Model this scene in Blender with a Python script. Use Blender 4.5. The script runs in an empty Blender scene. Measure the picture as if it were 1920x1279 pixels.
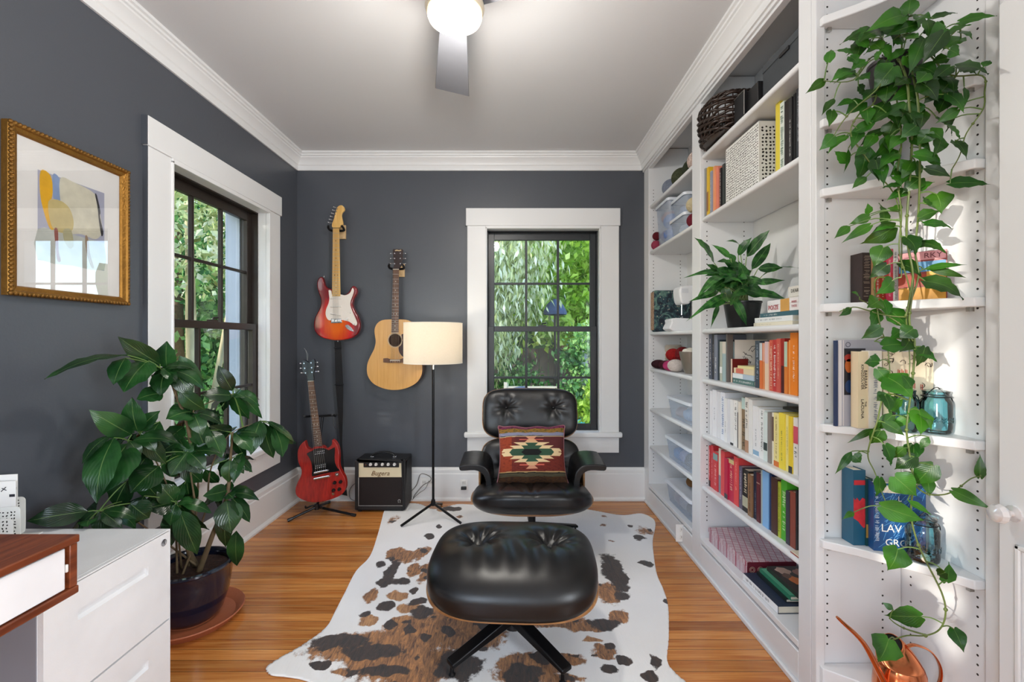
import bpy, bmesh, math, random
from mathutils import Vector, Matrix, noise
random.seed(7)
S = bpy.context.scene
C = S.collection
PI = math.pi
F = 850.0; CX = 960.0; CY = 637.0; CZ = 1.2     # focal length in pixels, vanishing point, eye height
def hexc(h, a=1.0):
    h = h.lstrip('#'); o = []
    for i in (0, 2, 4):
        v = int(h[i:i+2], 16)/255
        o.append(v/12.92 if v <= .04045 else ((v+.055)/1.055)**2.4)
    return (o[0], o[1], o[2], a)
# ------------------------------------------------------------------ camera, sky, sun, big lights, exposure
cd = bpy.data.cameras.new('camera'); cam = bpy.data.objects.new('camera', cd); C.objects.link(cam)
cam.location = (0, 0, CZ); cam.rotation_euler = (PI/2, 0, 0)
cd.sensor_width = 36; cd.lens = F/1920*36; cd.shift_y = -2.5/1920; cd.clip_start = .02; cd.clip_end = 200
S.camera = cam
S.view_settings.view_transform = 'Standard'; S.view_settings.look = 'None'
S.view_settings.gamma = 1; S.view_settings.use_curve_mapping = False
S.view_settings.exposure = 0.46
w = bpy.data.worlds.new('sky'); S.world = w; w.use_nodes = True
nt = w.node_tree; nt.nodes.clear()
sky = nt.nodes.new('ShaderNodeTexSky'); sky.sky_type = 'NISHITA'; sky.sun_disc = False
sky.sun_elevation = math.radians(38); sky.sun_rotation = math.radians(-110)
bg = nt.nodes.new('ShaderNodeBackground'); bg.inputs[1].default_value = 0.62
wo = nt.nodes.new('ShaderNodeOutputWorld')
nt.links.new(sky.outputs[0], bg.inputs[0]); nt.links.new(bg.outputs[0], wo.inputs[0])
def light(name, kind, loc, energy, col, aim=None, **kw):
    d = bpy.data.lights.new(name, kind); d.energy = energy; d.color = col
    for k, v in kw.items(): setattr(d, k, v)
    o = bpy.data.objects.new(name, d); C.objects.link(o); o.location = loc
    if aim is not None: o.rotation_euler = (Vector(aim)-Vector(loc)).to_track_quat('-Z', 'Y').to_euler()
    return o
light('sun', 'SUN', (-6, -2, 4), 3.2, (1, .93, .82), aim=(-6+2.89, -2+2.168, 4-.42), angle=math.radians(.8))
light('rear_fill_lamp', 'AREA', (-1.0, -1.66, 1.45), 22, (.88, .94, 1), aim=(-.85, 0, 1.4), shape='RECTANGLE', size=.95, size_y=1.5)  # added fill lamp behind the camera; no window is seen there
light('side_fill_lamp', 'AREA', (1.34, -.45, 1.25), 38, (.9, .95, 1), aim=(0, -.45, 1.25), shape='RECTANGLE', size=.6, size_y=1.1)  # added fill lamp in a made-up opening, out of view

# ------------------------------------------------------------------ helpers
def W(px, py, D): return Vector(((px-CX)*D/F, D, CZ-(py-CY)*D/F))
def FL(px, py, z=0): return W(px, py, (CZ-z)*F/(py-CY))
def tag(o, label=None, cat=None, group=None, kind=None):
    if label: o['label'] = label
    if cat: o['category'] = cat
    if group: o['group'] = group
    if kind: o['kind'] = kind
    return o
def thing(name, label, cat, loc=(0, 0, 0), rz=0, group=None, rx=0):
    o = bpy.data.objects.new(name, None); C.objects.link(o); o.empty_display_size = .05
    o.location = loc; o.rotation_euler = (rx, 0, rz)
    return tag(o, label, cat, group)
def obj(name, bm, m, parent=None, smooth=35, bevel=0, seg=2, world=False, subsurf=0, label=None, keepn=False):
    if world and parent is not None:
        p = parent
        while p.parent: p = p.parent
        bmesh.ops.transform(bm, matrix=Matrix.Translation(-Vector(p.location)), verts=bm.verts)
    if not keepn: bmesh.ops.recalc_face_normals(bm, faces=bm.faces)
    me = bpy.data.meshes.new(name); bm.to_mesh(me); bm.free()
    for mm in (m if isinstance(m, (list, tuple)) else [m]): me.materials.append(mm)
    if smooth:
        for f in me.polygons: f.use_smooth = True
        if smooth < 180: me.set_sharp_from_angle(angle=math.radians(smooth))
    o = bpy.data.objects.new(name, me); C.objects.link(o)
    if parent is not None: o.parent = parent
    if bevel:
        b = o.modifiers.new('bevel', 'BEVEL'); b.width = bevel; b.segments = seg; b.limit_method = 'ANGLE'; b.angle_limit = math.radians(40)
    if subsurf:
        b = o.modifiers.new('sub', 'SUBSURF'); b.levels = subsurf; b.render_levels = subsurf
    if label: o['label'] = label
    return o
def NB(): return bmesh.new()
def box(bm, x0, x1, y0, y1, z0, z1, mi=0, mtx=None):
    vs = [bm.verts.new((x, y, z)) for z in (z0, z1) for y in (y0, y1) for x in (x0, x1)]
    if mtx is not None:
        for v in vs: v.co = mtx @ v.co
    for q in ((0, 2, 3, 1), (4, 5, 7, 6), (0, 1, 5, 4), (2, 6, 7, 3), (0, 4, 6, 2), (1, 3, 7, 5)):
        f = bm.faces.new([vs[i] for i in q]); f.material_index = mi
    return vs
def tube(bm, pts, r, n=8, caps=True, mi=0, flat=None):
    pts = [Vector(p) for p in pts]; rs = r if isinstance(r, (list, tuple)) else [r]*len(pts)
    rings = []; up = None
    for i, p in enumerate(pts):
        t = (pts[min(i+1, len(pts)-1)]-pts[max(i-1, 0)])
        if t.length < 1e-9: t = Vector((0, 0, 1))
        t.normalize()
        if up is None:
            up = Vector((0, 0, 1)) if abs(t.z) < .9 else Vector((1, 0, 0))
        a = t.cross(up)
        if a.length < 1e-4: a = t.cross(Vector((0, 1, 0)))
        a.normalize(); b = a.cross(t).normalized(); up = b
        rr = rs[i]; fa = flat if flat else 1
        rings.append([bm.verts.new(p+a*math.cos(2*PI*k/n)*rr+b*math.sin(2*PI*k/n)*rr*fa) for k in range(n)])
    for i in range(len(rings)-1):
        for k in range(n):
            f = bm.faces.new((rings[i][k], rings[i][(k+1) % n], rings[i+1][(k+1) % n], rings[i+1][k])); f.material_index = mi
    if caps and n > 2:
        f = bm.faces.new(rings[0][::-1]); f.material_index = mi
        f = bm.faces.new(rings[-1]); f.material_index = mi
def lathe(bm, prof, n=32, c=(0, 0, 0), mi=0, mtx=None, closed=False):
    rings = []
    for r, z in prof:
        if r < 1e-6:
            rings.append([bm.verts.new((c[0], c[1], c[2]+z))])
        else:
            rings.append([bm.verts.new((c[0]+r*math.cos(2*PI*k/n), c[1]+r*math.sin(2*PI*k/n), c[2]+z)) for k in range(n)])
    if mtx is not None:
        for rg in rings:
            for v in rg: v.co = mtx @ v.co
    prs = list(zip(rings[:-1], rings[1:]))
    if closed: prs.append((rings[-1], rings[0]))
    for a, b in prs:
        for k in range(n):
            k2 = (k+1) % n
            if len(a) == 1 and len(b) == 1: continue
            if len(a) == 1: f = bm.faces.new((a[0], b[k], b[k2]))
            elif len(b) == 1: f = bm.faces.new((a[k], a[k2], b[0]))
            else: f = bm.faces.new((a[k], a[k2], b[k2], b[k]))
            f.material_index = mi
def prism(bm, pts, ext, mi=0):
    """closed outline of 3-D points swept by the vector ext"""
    e = Vector(ext); a = [bm.verts.new(p) for p in pts]; b = [bm.verts.new(Vector(p)+e) for p in pts]
    n = len(a)
    fs = [bm.faces.new(a), bm.faces.new(b[::-1])]
    for i in range(n): fs.append(bm.faces.new((a[i], b[i], b[(i+1) % n], a[(i+1) % n])))
    for f in fs: f.material_index = mi
    return fs
def smooth_loop(pts, k=4, closed=True):
    out = []; n = len(pts); V_ = [Vector(p) for p in pts]
    rng = range(n) if closed else range(n-1)
    for i in rng:
        if closed: p0, p1, p2, p3 = V_[i-1], V_[i], V_[(i+1) % n], V_[(i+2) % n]
        else: p0, p1, p2, p3 = V_[max(i-1, 0)], V_[i], V_[i+1], V_[min(i+2, n-1)]
        for j in range(k):
            t = j/k
            out.append(.5*((2*p1)+(p2-p0)*t+(2*p0-5*p1+4*p2-p3)*t*t+(3*p1-p0-3*p2+p3)*t**3))
    if not closed: out.append(V_[-1])
    return out
def ball(bm, c, r, seg=16, sc=(1, 1, 1), mi=0, rot=None):
    m = Matrix.Translation(c) @ (rot if rot is not None else Matrix.Identity(4)) @ Matrix.Diagonal((r*sc[0], r*sc[1], r*sc[2], 1))
    g = bmesh.ops.create_uvsphere(bm, u_segments=seg, v_segments=max(6, seg//2), radius=1, matrix=m)
    for v in g['verts']:
        for f in v.link_faces: f.material_index = mi
def pillow(bm, hx, hy, hz, n=4, seg=24, fn=None, mtx=None, nz=None):
    """super-ellipsoid made from a cube grid; fn moves each point"""
    import itertools
    vmap = {}
    def key(p): return (round(p[0], 5), round(p[1], 5), round(p[2], 5))
    nz = nz or n
    def vert(p):
        k = key(p)
        if k in vmap: return vmap[k]
        x, y, z = p
        q = (abs(x)**n+abs(y)**n)
        s = (q**(nz/n)+abs(z)**nz)**(1/nz)
        co = Vector((x/s*hx, y/s*hy, z/s*hz))
        if fn: co = fn(co)
        if mtx is not None: co = mtx @ co
        v = bm.verts.new(co); vmap[k] = v; return v
    g = [math.tan((-1+2*i/seg)*PI/4) for i in range(seg+1)]
    for ax in range(3):
        for s in (-1, 1):
            for i in range(seg):
                for j in range(seg):
                    ps = []
                    for a, b in ((g[i], g[j]), (g[i+1], g[j]), (g[i+1], g[j+1]), (g[i], g[j+1])):
                        p = [0, 0, 0]; p[ax] = s; p[(ax+1) % 3] = a; p[(ax+2) % 3] = b
                        ps.append(vert(tuple(p)))
                    if s < 0: ps = ps[::-1]
                    try: bm.faces.new(ps)
                    except ValueError: pass
def text_mesh(body, size, extrude=.0008):
    c = bpy.data.curves.new('t', 'FONT'); c.body = body; c.size = size; c.extrude = extrude; c.align_x = 'CENTER'; c.align_y = 'CENTER'
    c.resolution_u = 2
    o = bpy.data.objects.new('t', c); me = bpy.data.meshes.new_from_object(o)
    bpy.data.objects.remove(o); bpy.data.curves.remove(c)
    bm = bmesh.new(); bm.from_mesh(me); bpy.data.meshes.remove(me); return bm
def text(name, body, size, m, parent, mtx, extrude=.0008, label=None, sx=1.0):
    bm = text_mesh(body, size, extrude)
    bmesh.ops.transform(bm, matrix=mtx @ Matrix.Diagonal((sx, 1, 1, 1)), verts=bm.verts)
    return obj(name, bm, m, parent, smooth=0, label=label, keepn=True)
# ------------------------------------------------------------------ materials
def newmat(name):
    m = bpy.data.materials.new(name); m.use_nodes = True
    nt = m.node_tree; b = nt.nodes['Principled BSDF']; return m, nt, b
def N(nt, t, **kw):
    n = nt.nodes.new(t)
    for k, v in kw.items():
        if k.startswith('i_'):
            key = k[2:]; key = int(key) if key.isdigit() else key.replace('_', ' ')
            n.inputs[key].default_value = v
        else: setattr(n, k, v)
    return n
def mat(name, col, rough=.5, metal=0, var=.06, vs=6, bump=0, bs=60, coat=0, sheen=0, emit=None, es=0, stretch=(1, 1, 1), trans=0, sss=0):
    m, nt, b = newmat(name)
    c = hexc(col) if isinstance(col, str) else col
    b.inputs['Roughness'].default_value = rough; b.inputs['Metallic'].default_value = metal
    b.inputs['Coat Weight'].default_value = coat; b.inputs['Coat Roughness'].default_value = .12
    b.inputs['Sheen Weight'].default_value = sheen; b.inputs['Transmission Weight'].default_value = trans
    tc = N(nt, 'ShaderNodeTexCoord'); mp = N(nt, 'ShaderNodeMapping'); mp.inputs['Scale'].default_value = stretch
    nt.links.new(tc.outputs['Object'], mp.inputs[0])
    nz = N(nt, 'ShaderNodeTexNoise', i_Scale=vs, i_Detail=3.0); nt.links.new(mp.outputs[0], nz.inputs[0])
    mx = N(nt, 'ShaderNodeMix', data_type='RGBA'); nt.links.new(nz.outputs[0], mx.inputs[0])
    mx.inputs[6].default_value = tuple(max(0, v*(1-var*2)) for v in c[:3])+(1,)
    mx.inputs[7].default_value = tuple(min(1, v*(1+var*2)) for v in c[:3])+(1,)
    nt.links.new(mx.outputs[2], b.inputs['Base Color'])
    if bump:
        n2 = N(nt, 'ShaderNodeTexNoise', i_Scale=bs, i_Detail=4.0); nt.links.new(mp.outputs[0], n2.inputs[0])
        bp = N(nt, 'ShaderNodeBump', i_Strength=bump, i_Distance=.01); nt.links.new(n2.outputs[0], bp.inputs['Height'])
        nt.links.new(bp.outputs[0], b.inputs['Normal'])
    if emit: b.inputs['Emission Color'].default_value = hexc(emit); b.inputs['Emission Strength'].default_value = es
    return m
_mc = {}
def cm(col, rough=.5, **kw):
    k = (col, rough, tuple(sorted(kw.items())))
    if k not in _mc: _mc[k] = mat('surface_'+col.strip('#'), col, rough, **kw)
    return _mc[k]
M = {}
M['wall'] = mat('wall_paint_slate', '#4d5158', .38, var=.03, vs=2, bump=.05, bs=90)
M['ceil'] = mat('ceiling_paint', '#dadbdc', .75, var=.02, vs=1.5, bump=.04, bs=60)
M['white'] = mat('white_trim_paint', '#e8e9e9', .35, var=.015, vs=2, bump=.03, bs=25)
M['case'] = mat('bookcase_paint', '#e6e7e8', .42, var=.02, vs=2, bump=.03, bs=30)
M['hole'] = mat('dark_hole', '#2a2622', .8)
M['sash'] = mat('black_sash_paint', '#24282c', .35, var=.05, bump=.05, bs=40)
M['brownsash'] = mat('brown_sash_paint', '#2c241f', .4, var=.08, bump=.05, bs=40)
M['metal'] = mat('chrome', '#d5d5d8', .18, 1, var=.02)
M['nickel'] = mat('brushed_nickel', '#b9b7b2', .3, 1, var=.03)
M['black'] = mat('black_plastic', '#141416', .38, var=.05)
M['blkmetal'] = mat('black_metal', '#1b1b1d', .33, .6, var=.05)
M['gold'] = mat('antique_gold', '#94692c', .38, .75, var=.15, vs=30, bump=.25, bs=120)
M['lead'] = mat('siding_paint', '#a7b2c2', .6, var=.03)
def leather():
    m, nt, b = newmat('black_leather'); b.inputs['Base Color'].default_value = hexc('#0a0a0c'); b.inputs['Roughness'].default_value = .3
    b.inputs['Specular IOR Level'].default_value = .5
    tc = N(nt, 'ShaderNodeTexCoord')
    v = N(nt, 'ShaderNodeTexVoronoi', i_Scale=260.0); nt.links.new(tc.outputs['Object'], v.inputs[0])
    n = N(nt, 'ShaderNodeTexNoise', i_Scale=9.0, i_Detail=5.0); nt.links.new(tc.outputs['Object'], n.inputs[0])
    mr = N(nt, 'ShaderNodeMapRange', i_3=.28, i_4=.42); nt.links.new(n.outputs[0], mr.inputs[0]); nt.links.new(mr.outputs[0], b.inputs['Roughness'])
    ad = N(nt, 'ShaderNodeMath', operation='MULTIPLY_ADD'); ad.inputs[1].default_value = .05
    nt.links.new(v.outputs[0], ad.inputs[0]); nt.links.new(n.outputs[0], ad.inputs[2])
    bp = N(nt, 'ShaderNodeBump', i_Strength=.25, i_Distance=.004); nt.links.new(ad.outputs[0], bp.inputs['Height']); nt.links.new(bp.outputs[0], b.inputs['Normal'])
    return m
M['leather'] = leather()
def wood(name, c1, c2, rough=.35, sc=(1, 12, 12), coat=.2, scale=4, c3=None):
    m, nt, b = newmat(name); b.inputs['Roughness'].default_value = rough; b.inputs['Coat Weight'].default_value = coat
    tc = N(nt, 'ShaderNodeTexCoord'); mp = N(nt, 'ShaderNodeMapping'); mp.inputs['Scale'].default_value = sc
    nt.links.new(tc.outputs['Object'], mp.inputs[0])
    n = N(nt, 'ShaderNodeTexNoise', i_Scale=scale, i_Detail=6.0, i_Distortion=.6); nt.links.new(mp.outputs[0], n.inputs[0])
    r = N(nt, 'ShaderNodeValToRGB'); nt.links.new(n.outputs[0], r.inputs[0])
    r.color_ramp.elements[0].position = .32; r.color_ramp.elements[0].color = hexc(c1)
    r.color_ramp.elements[1].position = .7; r.color_ramp.elements[1].color = hexc(c2)
    nt.links.new(r.outputs[0], b.inputs['Base Color'])
    bp = N(nt, 'ShaderNodeBump', i_Strength=.08, i_Distance=.005); nt.links.new(n.outputs[0], bp.inputs['Height']); nt.links.new(bp.outputs[0], b.inputs['Normal'])
    return m
M['walnut'] = wood('walnut_veneer', '#5c2812', '#8f4a28', .35, (14, 1, 14))
M['ply'] = wood('rosewood_ply', '#7a4f2c', '#b98a58', .35, (1, 8, 8))
M['maple'] = wood('maple_neck', '#d9a552', '#edc57c', .3, (16, 16, 1))
M['rosewood'] = wood('rosewood_fretboard', '#4b2c1a', '#7d553a', .45, (16, 16, 1))
M['spruce'] = wood('spruce_top', '#cf9a52', '#dca963', .3, (30, 30, 1), coat=.5)
def floor_mat():
    m, nt, b = newmat('heart_pine_strip_floor'); L = nt.links.new
    tc = N(nt, 'ShaderNodeTexCoord')
    br = N(nt, 'ShaderNodeTexBrick', offset=.37, offset_frequency=2, i_Scale=1.0)
    br.inputs['Brick Width'].default_value = 1.9; br.inputs['Row Height'].default_value = .0585; br.inputs['Mortar Size'].default_value = .0011
    br.inputs['Mortar Smooth'].default_value = .3
    br.inputs['Color1'].default_value = (0, 0, 0, 1); br.inputs['Color2'].default_value = (1, 1, 1, 1); br.inputs['Mortar'].default_value = (.5, .5, .5, 1)
    L(tc.outputs['Object'], br.inputs[0])
    mp = N(nt, 'ShaderNodeMapping'); mp.inputs['Scale'].default_value = (1.2, 26, 1); L(tc.outputs['Object'], mp.inputs[0])
    cx = N(nt, 'ShaderNodeVectorMath', operation='MULTIPLY_ADD'); cx.inputs[1].default_value = (7, 7, 7)
    L(br.outputs['Color'], cx.inputs[0]); L(mp.outputs[0], cx.inputs[2])
    n = N(nt, 'ShaderNodeTexNoise', i_Scale=2.2, i_Detail=7.0, i_Distortion=.8); L(cx.outputs[0], n.inputs[0])
    r = N(nt, 'ShaderNodeValToRGB'); e = r.color_ramp.elements
    e[0].position = .28; e[0].color = hexc('#b5682a'); e[1].position = .72; e[1].color = hexc('#e3a45c')
    k = e.new(.5); k.color = hexc('#d08a46'); L(n.outputs[0], r.inputs[0])
    n0 = N(nt, 'ShaderNodeTexNoise', i_Scale=30.0, i_Detail=1.0); L(tc.outputs['Object'], n0.inputs[0])
    mx = N(nt, 'ShaderNodeMix', data_type='RGBA', blend_type='MULTIPLY'); mx.inputs[0].default_value = 1
    rr = N(nt, 'ShaderNodeValToRGB'); rr.color_ramp.elements[0].color = (.62, .55, .5, 1); rr.color_ramp.elements[1].color = (1.1, 1.08, 1.05, 1)
    L(br.outputs['Color'], rr.inputs[0]); L(r.outputs[0], mx.inputs[6]); L(rr.outputs[0], mx.inputs[7])
    m2 = N(nt, 'ShaderNodeMix', data_type='RGBA'); L(br.outputs['Fac'], m2.inputs[0]); L(mx.outputs[2], m2.inputs[6]); m2.inputs[7].default_value = hexc('#4a2610')
    L(m2.outputs[2], b.inputs['Base Color'])
    b.inputs['Roughness'].default_value = .24; b.inputs['Coat Weight'].default_value = .25; b.inputs['Coat Roughness'].default_value = .15
    bp = N(nt, 'ShaderNodeBump', i_Strength=.25, i_Distance=.002, invert=True); L(br.outputs['Fac'], bp.inputs['Height'])
    b2 = N(nt, 'ShaderNodeBump', i_Strength=.06, i_Distance=.01); n3 = N(nt, 'ShaderNodeTexNoise', i_Scale=3.0); L(mp.outputs[0], n3.inputs[0])
    L(n3.outputs[0], b2.inputs['Height']); L(bp.outputs[0], b2.inputs['Normal']); L(b2.outputs[0], b.inputs['Normal'])
    return m
M['floor'] = floor_mat()
def glass_thin(name, tint=(1, 1, 1, 1), refl=.08, rough=0.0):
    m = bpy.data.materials.new(name); m.use_nodes = True; nt = m.node_tree; nt.nodes.clear()
    t = N(nt, 'ShaderNodeBsdfTransparent'); t.inputs[0].default_value = tint
    g = N(nt, 'ShaderNodeBsdfGlossy'); g.inputs['Roughness'].default_value = rough
    lw = N(nt, 'ShaderNodeFresnel'); lw.inputs[0].default_value = 1.45
    mx = N(nt, 'ShaderNodeMixShader'); o = N(nt, 'ShaderNodeOutputMaterial')
    ma = N(nt, 'ShaderNodeMath', operation='ADD'); ma.inputs[1].default_value = refl-.04
    nt.links.new(lw.outputs[0], ma.inputs[0]); nt.links.new(ma.outputs[0], mx.inputs[0])
    nt.links.new(t.outputs[0], mx.inputs[1]); nt.links.new(g.outputs[0], mx.inputs[2]); nt.links.new(mx.outputs[0], o.inputs[0])
    return m
M['glass'] = glass_thin('window_glass', (.97, 1, .99, 1), .05)
M['picglass'] = glass_thin('picture_glass', (1, 1, 1, 1), .16)
M['jar'] = glass_thin('aqua_jar_glass', (.62, .88, .93, 1), .12)
def bin_mat():
    m = bpy.data.materials.new('clear_bin_plastic'); m.use_nodes = True; nt = m.node_tree; b = nt.nodes['Principled BSDF']
    b.inputs['Base Color'].default_value = hexc('#dfe8f3'); b.inputs['Roughness'].default_value = .25
    t = N(nt, 'ShaderNodeBsdfTransparent'); t.inputs[0].default_value = (.95, .97, 1, 1)
    mx = N(nt, 'ShaderNodeMixShader'); mx.inputs[0].default_value = .27
    nt.links.new(t.outputs[0], mx.inputs[1]); nt.links.new(b.outputs[0], mx.inputs[2]); nt.links.new(mx.outputs[0], nt.nodes['Material Output'].inputs[0])
    return m
M['bin'] = bin_mat()
def leafmat(name, dark, light_, rib, rough=.32, patch=0, trans=.25):
    m, nt, b = newmat(name); L = nt.links.new
    uv = N(nt, 'ShaderNodeUVMap'); sp = N(nt, 'ShaderNodeSeparateXYZ'); L(uv.outputs[0], sp.inputs[0])
    tc = N(nt, 'ShaderNodeTexCoord'); n = N(nt, 'ShaderNodeTexNoise', i_Scale=9.0 if not patch else 30.0, i_Detail=3.0); L(tc.outputs['Object'], n.inputs[0])
    r = N(nt, 'ShaderNodeValToRGB'); L(n.outputs[0], r.inputs[0])
    r.color_ramp.elements[0].position = .4; r.color_ramp.elements[0].color = hexc(dark); r.color_ramp.elements[1].position = .66; r.color_ramp.elements[1].color = hexc(light_)
    at = N(nt, 'ShaderNodeVertexColor', layer_name='tint')
    mt = N(nt, 'ShaderNodeMix', data_type='RGBA', blend_type='MULTIPLY'); mt.inputs[0].default_value = 1; L(r.outputs[0], mt.inputs[6]); L(at.outputs[0], mt.inputs[7])
    d = N(nt, 'ShaderNodeMath', operation='SUBTRACT'); d.inputs[1].default_value = .5; L(sp.outputs[0], d.inputs[0])
    a = N(nt, 'ShaderNodeMath', operation='ABSOLUTE'); L(d.outputs[0], a.inputs[0])
    mr = N(nt, 'ShaderNodeMapRange', i_1=.006, i_2=.022, i_3=.5, i_4=0.0); L(a.outputs[0], mr.inputs[0])
    mx = N(nt, 'ShaderNodeMix', data_type='RGBA'); L(mr.outputs[0], mx.inputs[0]); L(mt.outputs[2], mx.inputs[6]); mx.inputs[7].default_value = hexc(rib)
    L(mx.outputs[2], b.inputs['Base Color']); b.inputs['Roughness'].default_value = rough
    # side veins as relief
    wv = N(nt, 'ShaderNodeMath', operation='MULTIPLY_ADD'); wv.inputs[1].default_value = -1.1; L(a.outputs[0], wv.inputs[0]); L(sp.outputs[1], wv.inputs[2])
    s = N(nt, 'ShaderNodeMath', operation='MULTIPLY'); s.inputs[1].default_value = 55; L(wv.outputs[0], s.inputs[0])
    si = N(nt, 'ShaderNodeMath', operation='SINE'); L(s.outputs[0], si.inputs[0])
    bp = N(nt, 'ShaderNodeBump', i_Strength=.07, i_Distance=.003); L(si.outputs[0], bp.inputs['Height']); L(bp.outputs[0], b.inputs['Normal'])
    tr = N(nt, 'ShaderNodeBsdfTranslucent'); L(mx.outputs[2], tr.inputs[0])
    ms = N(nt, 'ShaderNodeMixShader'); ms.inputs[0].default_value = trans
    L(b.outputs[0], ms.inputs[1]); L(tr.outputs[0], ms.inputs[2]); L(ms.outputs[0], nt.nodes['Material Output'].inputs[0])
    return m
M['leafS'] = leafmat('schefflera_leaf', '#183a1c', '#2c5a2a', '#7f9f5c', .24)
M['leafP'] = leafmat('pothos_leaf', '#24541a', '#468628', '#7ba24e', .3, trans=.3)
M['leafA'] = leafmat('aglaonema_leaf', '#1f5426', '#4f9040', '#a9c98a', .33, patch=1)
M['stem'] = mat('green_stem', '#5c7a3a', .5, var=.2, vs=20)
M['bark'] = mat('brown_bark', '#6b5238', .8, var=.2, vs=30, bump=.5, bs=60)
M['soil'] = mat('potting_soil', '#2a1a12', .95, var=.5, vs=120, bump=1, bs=150)

LEAFW = {'oval': [0, .52, .84, .98, 1, .95, .82, .60, .30, 0], 'heart': [.35, .9, 1, .97, .86, .7, .5, .3, .1, 0], 'lance': [0, .5, .85, 1, .95, .82, .62, .38, .14, 0]}
def leaf(bm, base, tip, w, nrm, shape='oval', droop=.12, fold=.18, tint=1.0, curl=0.0):
    """one leaf from base to tip; w = full width; nrm = side it faces"""
    uvl = bm.loops.layers.uv.verify(); cl = bm.loops.layers.color.get('tint') or bm.loops.layers.color.new('tint')
    base = Vector(base); tip = Vector(tip); d = tip-base; Ln = d.length
    if Ln < 1e-5: return
    t = d/Ln; nrm = Vector(nrm); s = t.cross(nrm)
    if s.length < 1e-4: s = t.cross(Vector((0, 0, 1)))
    s.normalize(); n = s.cross(t).normalized()
    prof = LEAFW[shape]; rows = []; K = len(prof)-1
    for i, p in enumerate(prof):
        f = i/K; c = base+d*f+n*(math.sin(f*PI)*droop*Ln) - n*(curl*Ln*f*f)
        hw = w*.5*p; back = Vector((0, 0, 0))
        if shape == 'heart' and i == 0: back = -t*(Ln*.10)
        row = []
        wv = math.sin(i*2.3+Ln*90)*.04*w
        for j, q in enumerate((-1, -.5, 0, .5, 1)):
            off = s*(hw*q)+n*(abs(q)*hw*fold+(wv*q if abs(q) == 1 else 0))-n*(q*q*hw*.12)
            row.append(bm.verts.new(c+off+(back if abs(q) > .2 else Vector((0, 0, 0)))))
        rows.append(row)
    tc = (tint, tint, tint, 1) if not isinstance(tint, (tuple, list)) else tuple(tint)+(1,)
    for i in range(K):
        for j in range(4):
            vs = (rows[i][j], rows[i][j+1], rows[i+1][j+1], rows[i+1][j])
            f = bm.faces.new(vs)
            for lp, (u, v) in zip(f.loops, ((j/4, i/K), ((j+1)/4, i/K), ((j+1)/4, (i+1)/K), (j/4, (i+1)/K))):
                lp[uvl].uv = (u, v); lp[cl] = tc
# ================================================================== ROOM
XL, XR, YB, YF, ZC = -1.612, 1.28, 3.40, -1.6, 2.59
XF = .99                                    # face of the bookcase
def struct(name, bm, m, parent=None, **kw):
    o = obj(name, bm, m, parent, **kw)
    if parent is None: o['kind'] = 'structure'
    return o
b = NB(); box(b, XL-.15, XR+.15, YF-.15, YB+.15, -.1, 0); struct('floor', b, M['floor'], smooth=0)
b = NB(); box(b, XL-.15, XR+.15, YF-.15, YB+.15, ZC, ZC+.1); struct('ceiling', b, M['ceil'], smooth=0)
def wall_x(name, x0, x1, holes, m, y0=YF-.15, y1=YB+.15):
    b = NB(); c = y0
    for h0, h1, z0, z1 in sorted(holes):
        box(b, x0, x1, c, h0, 0, ZC); box(b, x0, x1, h0, h1, 0, z0); box(b, x0, x1, h0, h1, z1, ZC); c = h1
    box(b, x0, x1, c, y1, 0, ZC); struct(name, b, m, smooth=0)
def wall_y(name, y0, y1, holes, m, x0=XL, x1=XR):
    b = NB(); c = x0
    for h0, h1, z0, z1 in sorted(holes):
        box(b, c, h0, y0, y1, 0, ZC); box(b, h0, h1, y0, y1, 0, z0); box(b, h0, h1, y0, y1, z1, ZC); c = h1
    box(b, c, x1, y0, y1, 0, ZC); struct(name, b, m, smooth=0)
WB, WL = .232, 2.55                          # window centres
wall_x('wall_left', XL-.15, XL, [(WL-.43, WL+.43, .505, 2.045), (-.99, -.68, .1, 2.045)], M['wall'])  # second opening added out of view, sized to aim sun at the corner shelves
wall_y('wall_back', YB, YB+.15, [(WB-.43, WB+.43, .505, 2.045)], M['wall'])
wall_x('wall_right', XR, XR+.15, [(-.8, -.1, .65, 1.85)], M['case'])  # opening made up to hold the side fill lamp
wall_y('wall_front', YF-.15, YF, [(-1.5, -.5, .7, 2.2)], M['case'])  # opening made up to hold the rear fill lamp
def trim_profile(name, prof, p0, p1, nrm, z, m=None):
    """profile (distance from wall, height) swept from p0 to p1"""
    b = NB(); n = Vector(nrm); d = Vector((p1[0]-p0[0], p1[1]-p0[1], 0))
    pts = [Vector((p0[0], p0[1], z+h))+n*q for q, h in prof]
    prism(b, pts, d); struct(name, b, m or M['white'], smooth=25)
CR = [(0, -.124), (.010, -.124), (.013, -.112), (.013, -.09), (.019, -.084), (.021, -.074), (.034, -.052), (.048, -.040), (.05, -.032), (.058, -.028), (.06, -.018), (.07, -.014), (.07, 0), (0, 0)]
trim_profile('trim_1', CR, (XL, YF), (XL, YB), (1, 0, 0), ZC)
trim_profile('trim_2', CR, (XL, YB), (XF, YB), (0, -1, 0), ZC)
trim_profile('trim_3', CR, (XF-.012, 1.22), (XF-.012, YB), (-1, 0, 0), ZC)
BB = [(0, 0), (.036, 0), (.036, .012), (.026, .022), (.02, .026), (.02, .196), (.014, .202), (.016, .214), (.016, .226), (.006, .24), (0, .244)]
trim_profile('baseboard_left', BB, (XL, YF), (XL, YB), (1, 0, 0), 0)
trim_profile('baseboard_back', BB, (XL, YB), (XF, YB), (0, -1, 0), 0)

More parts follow.
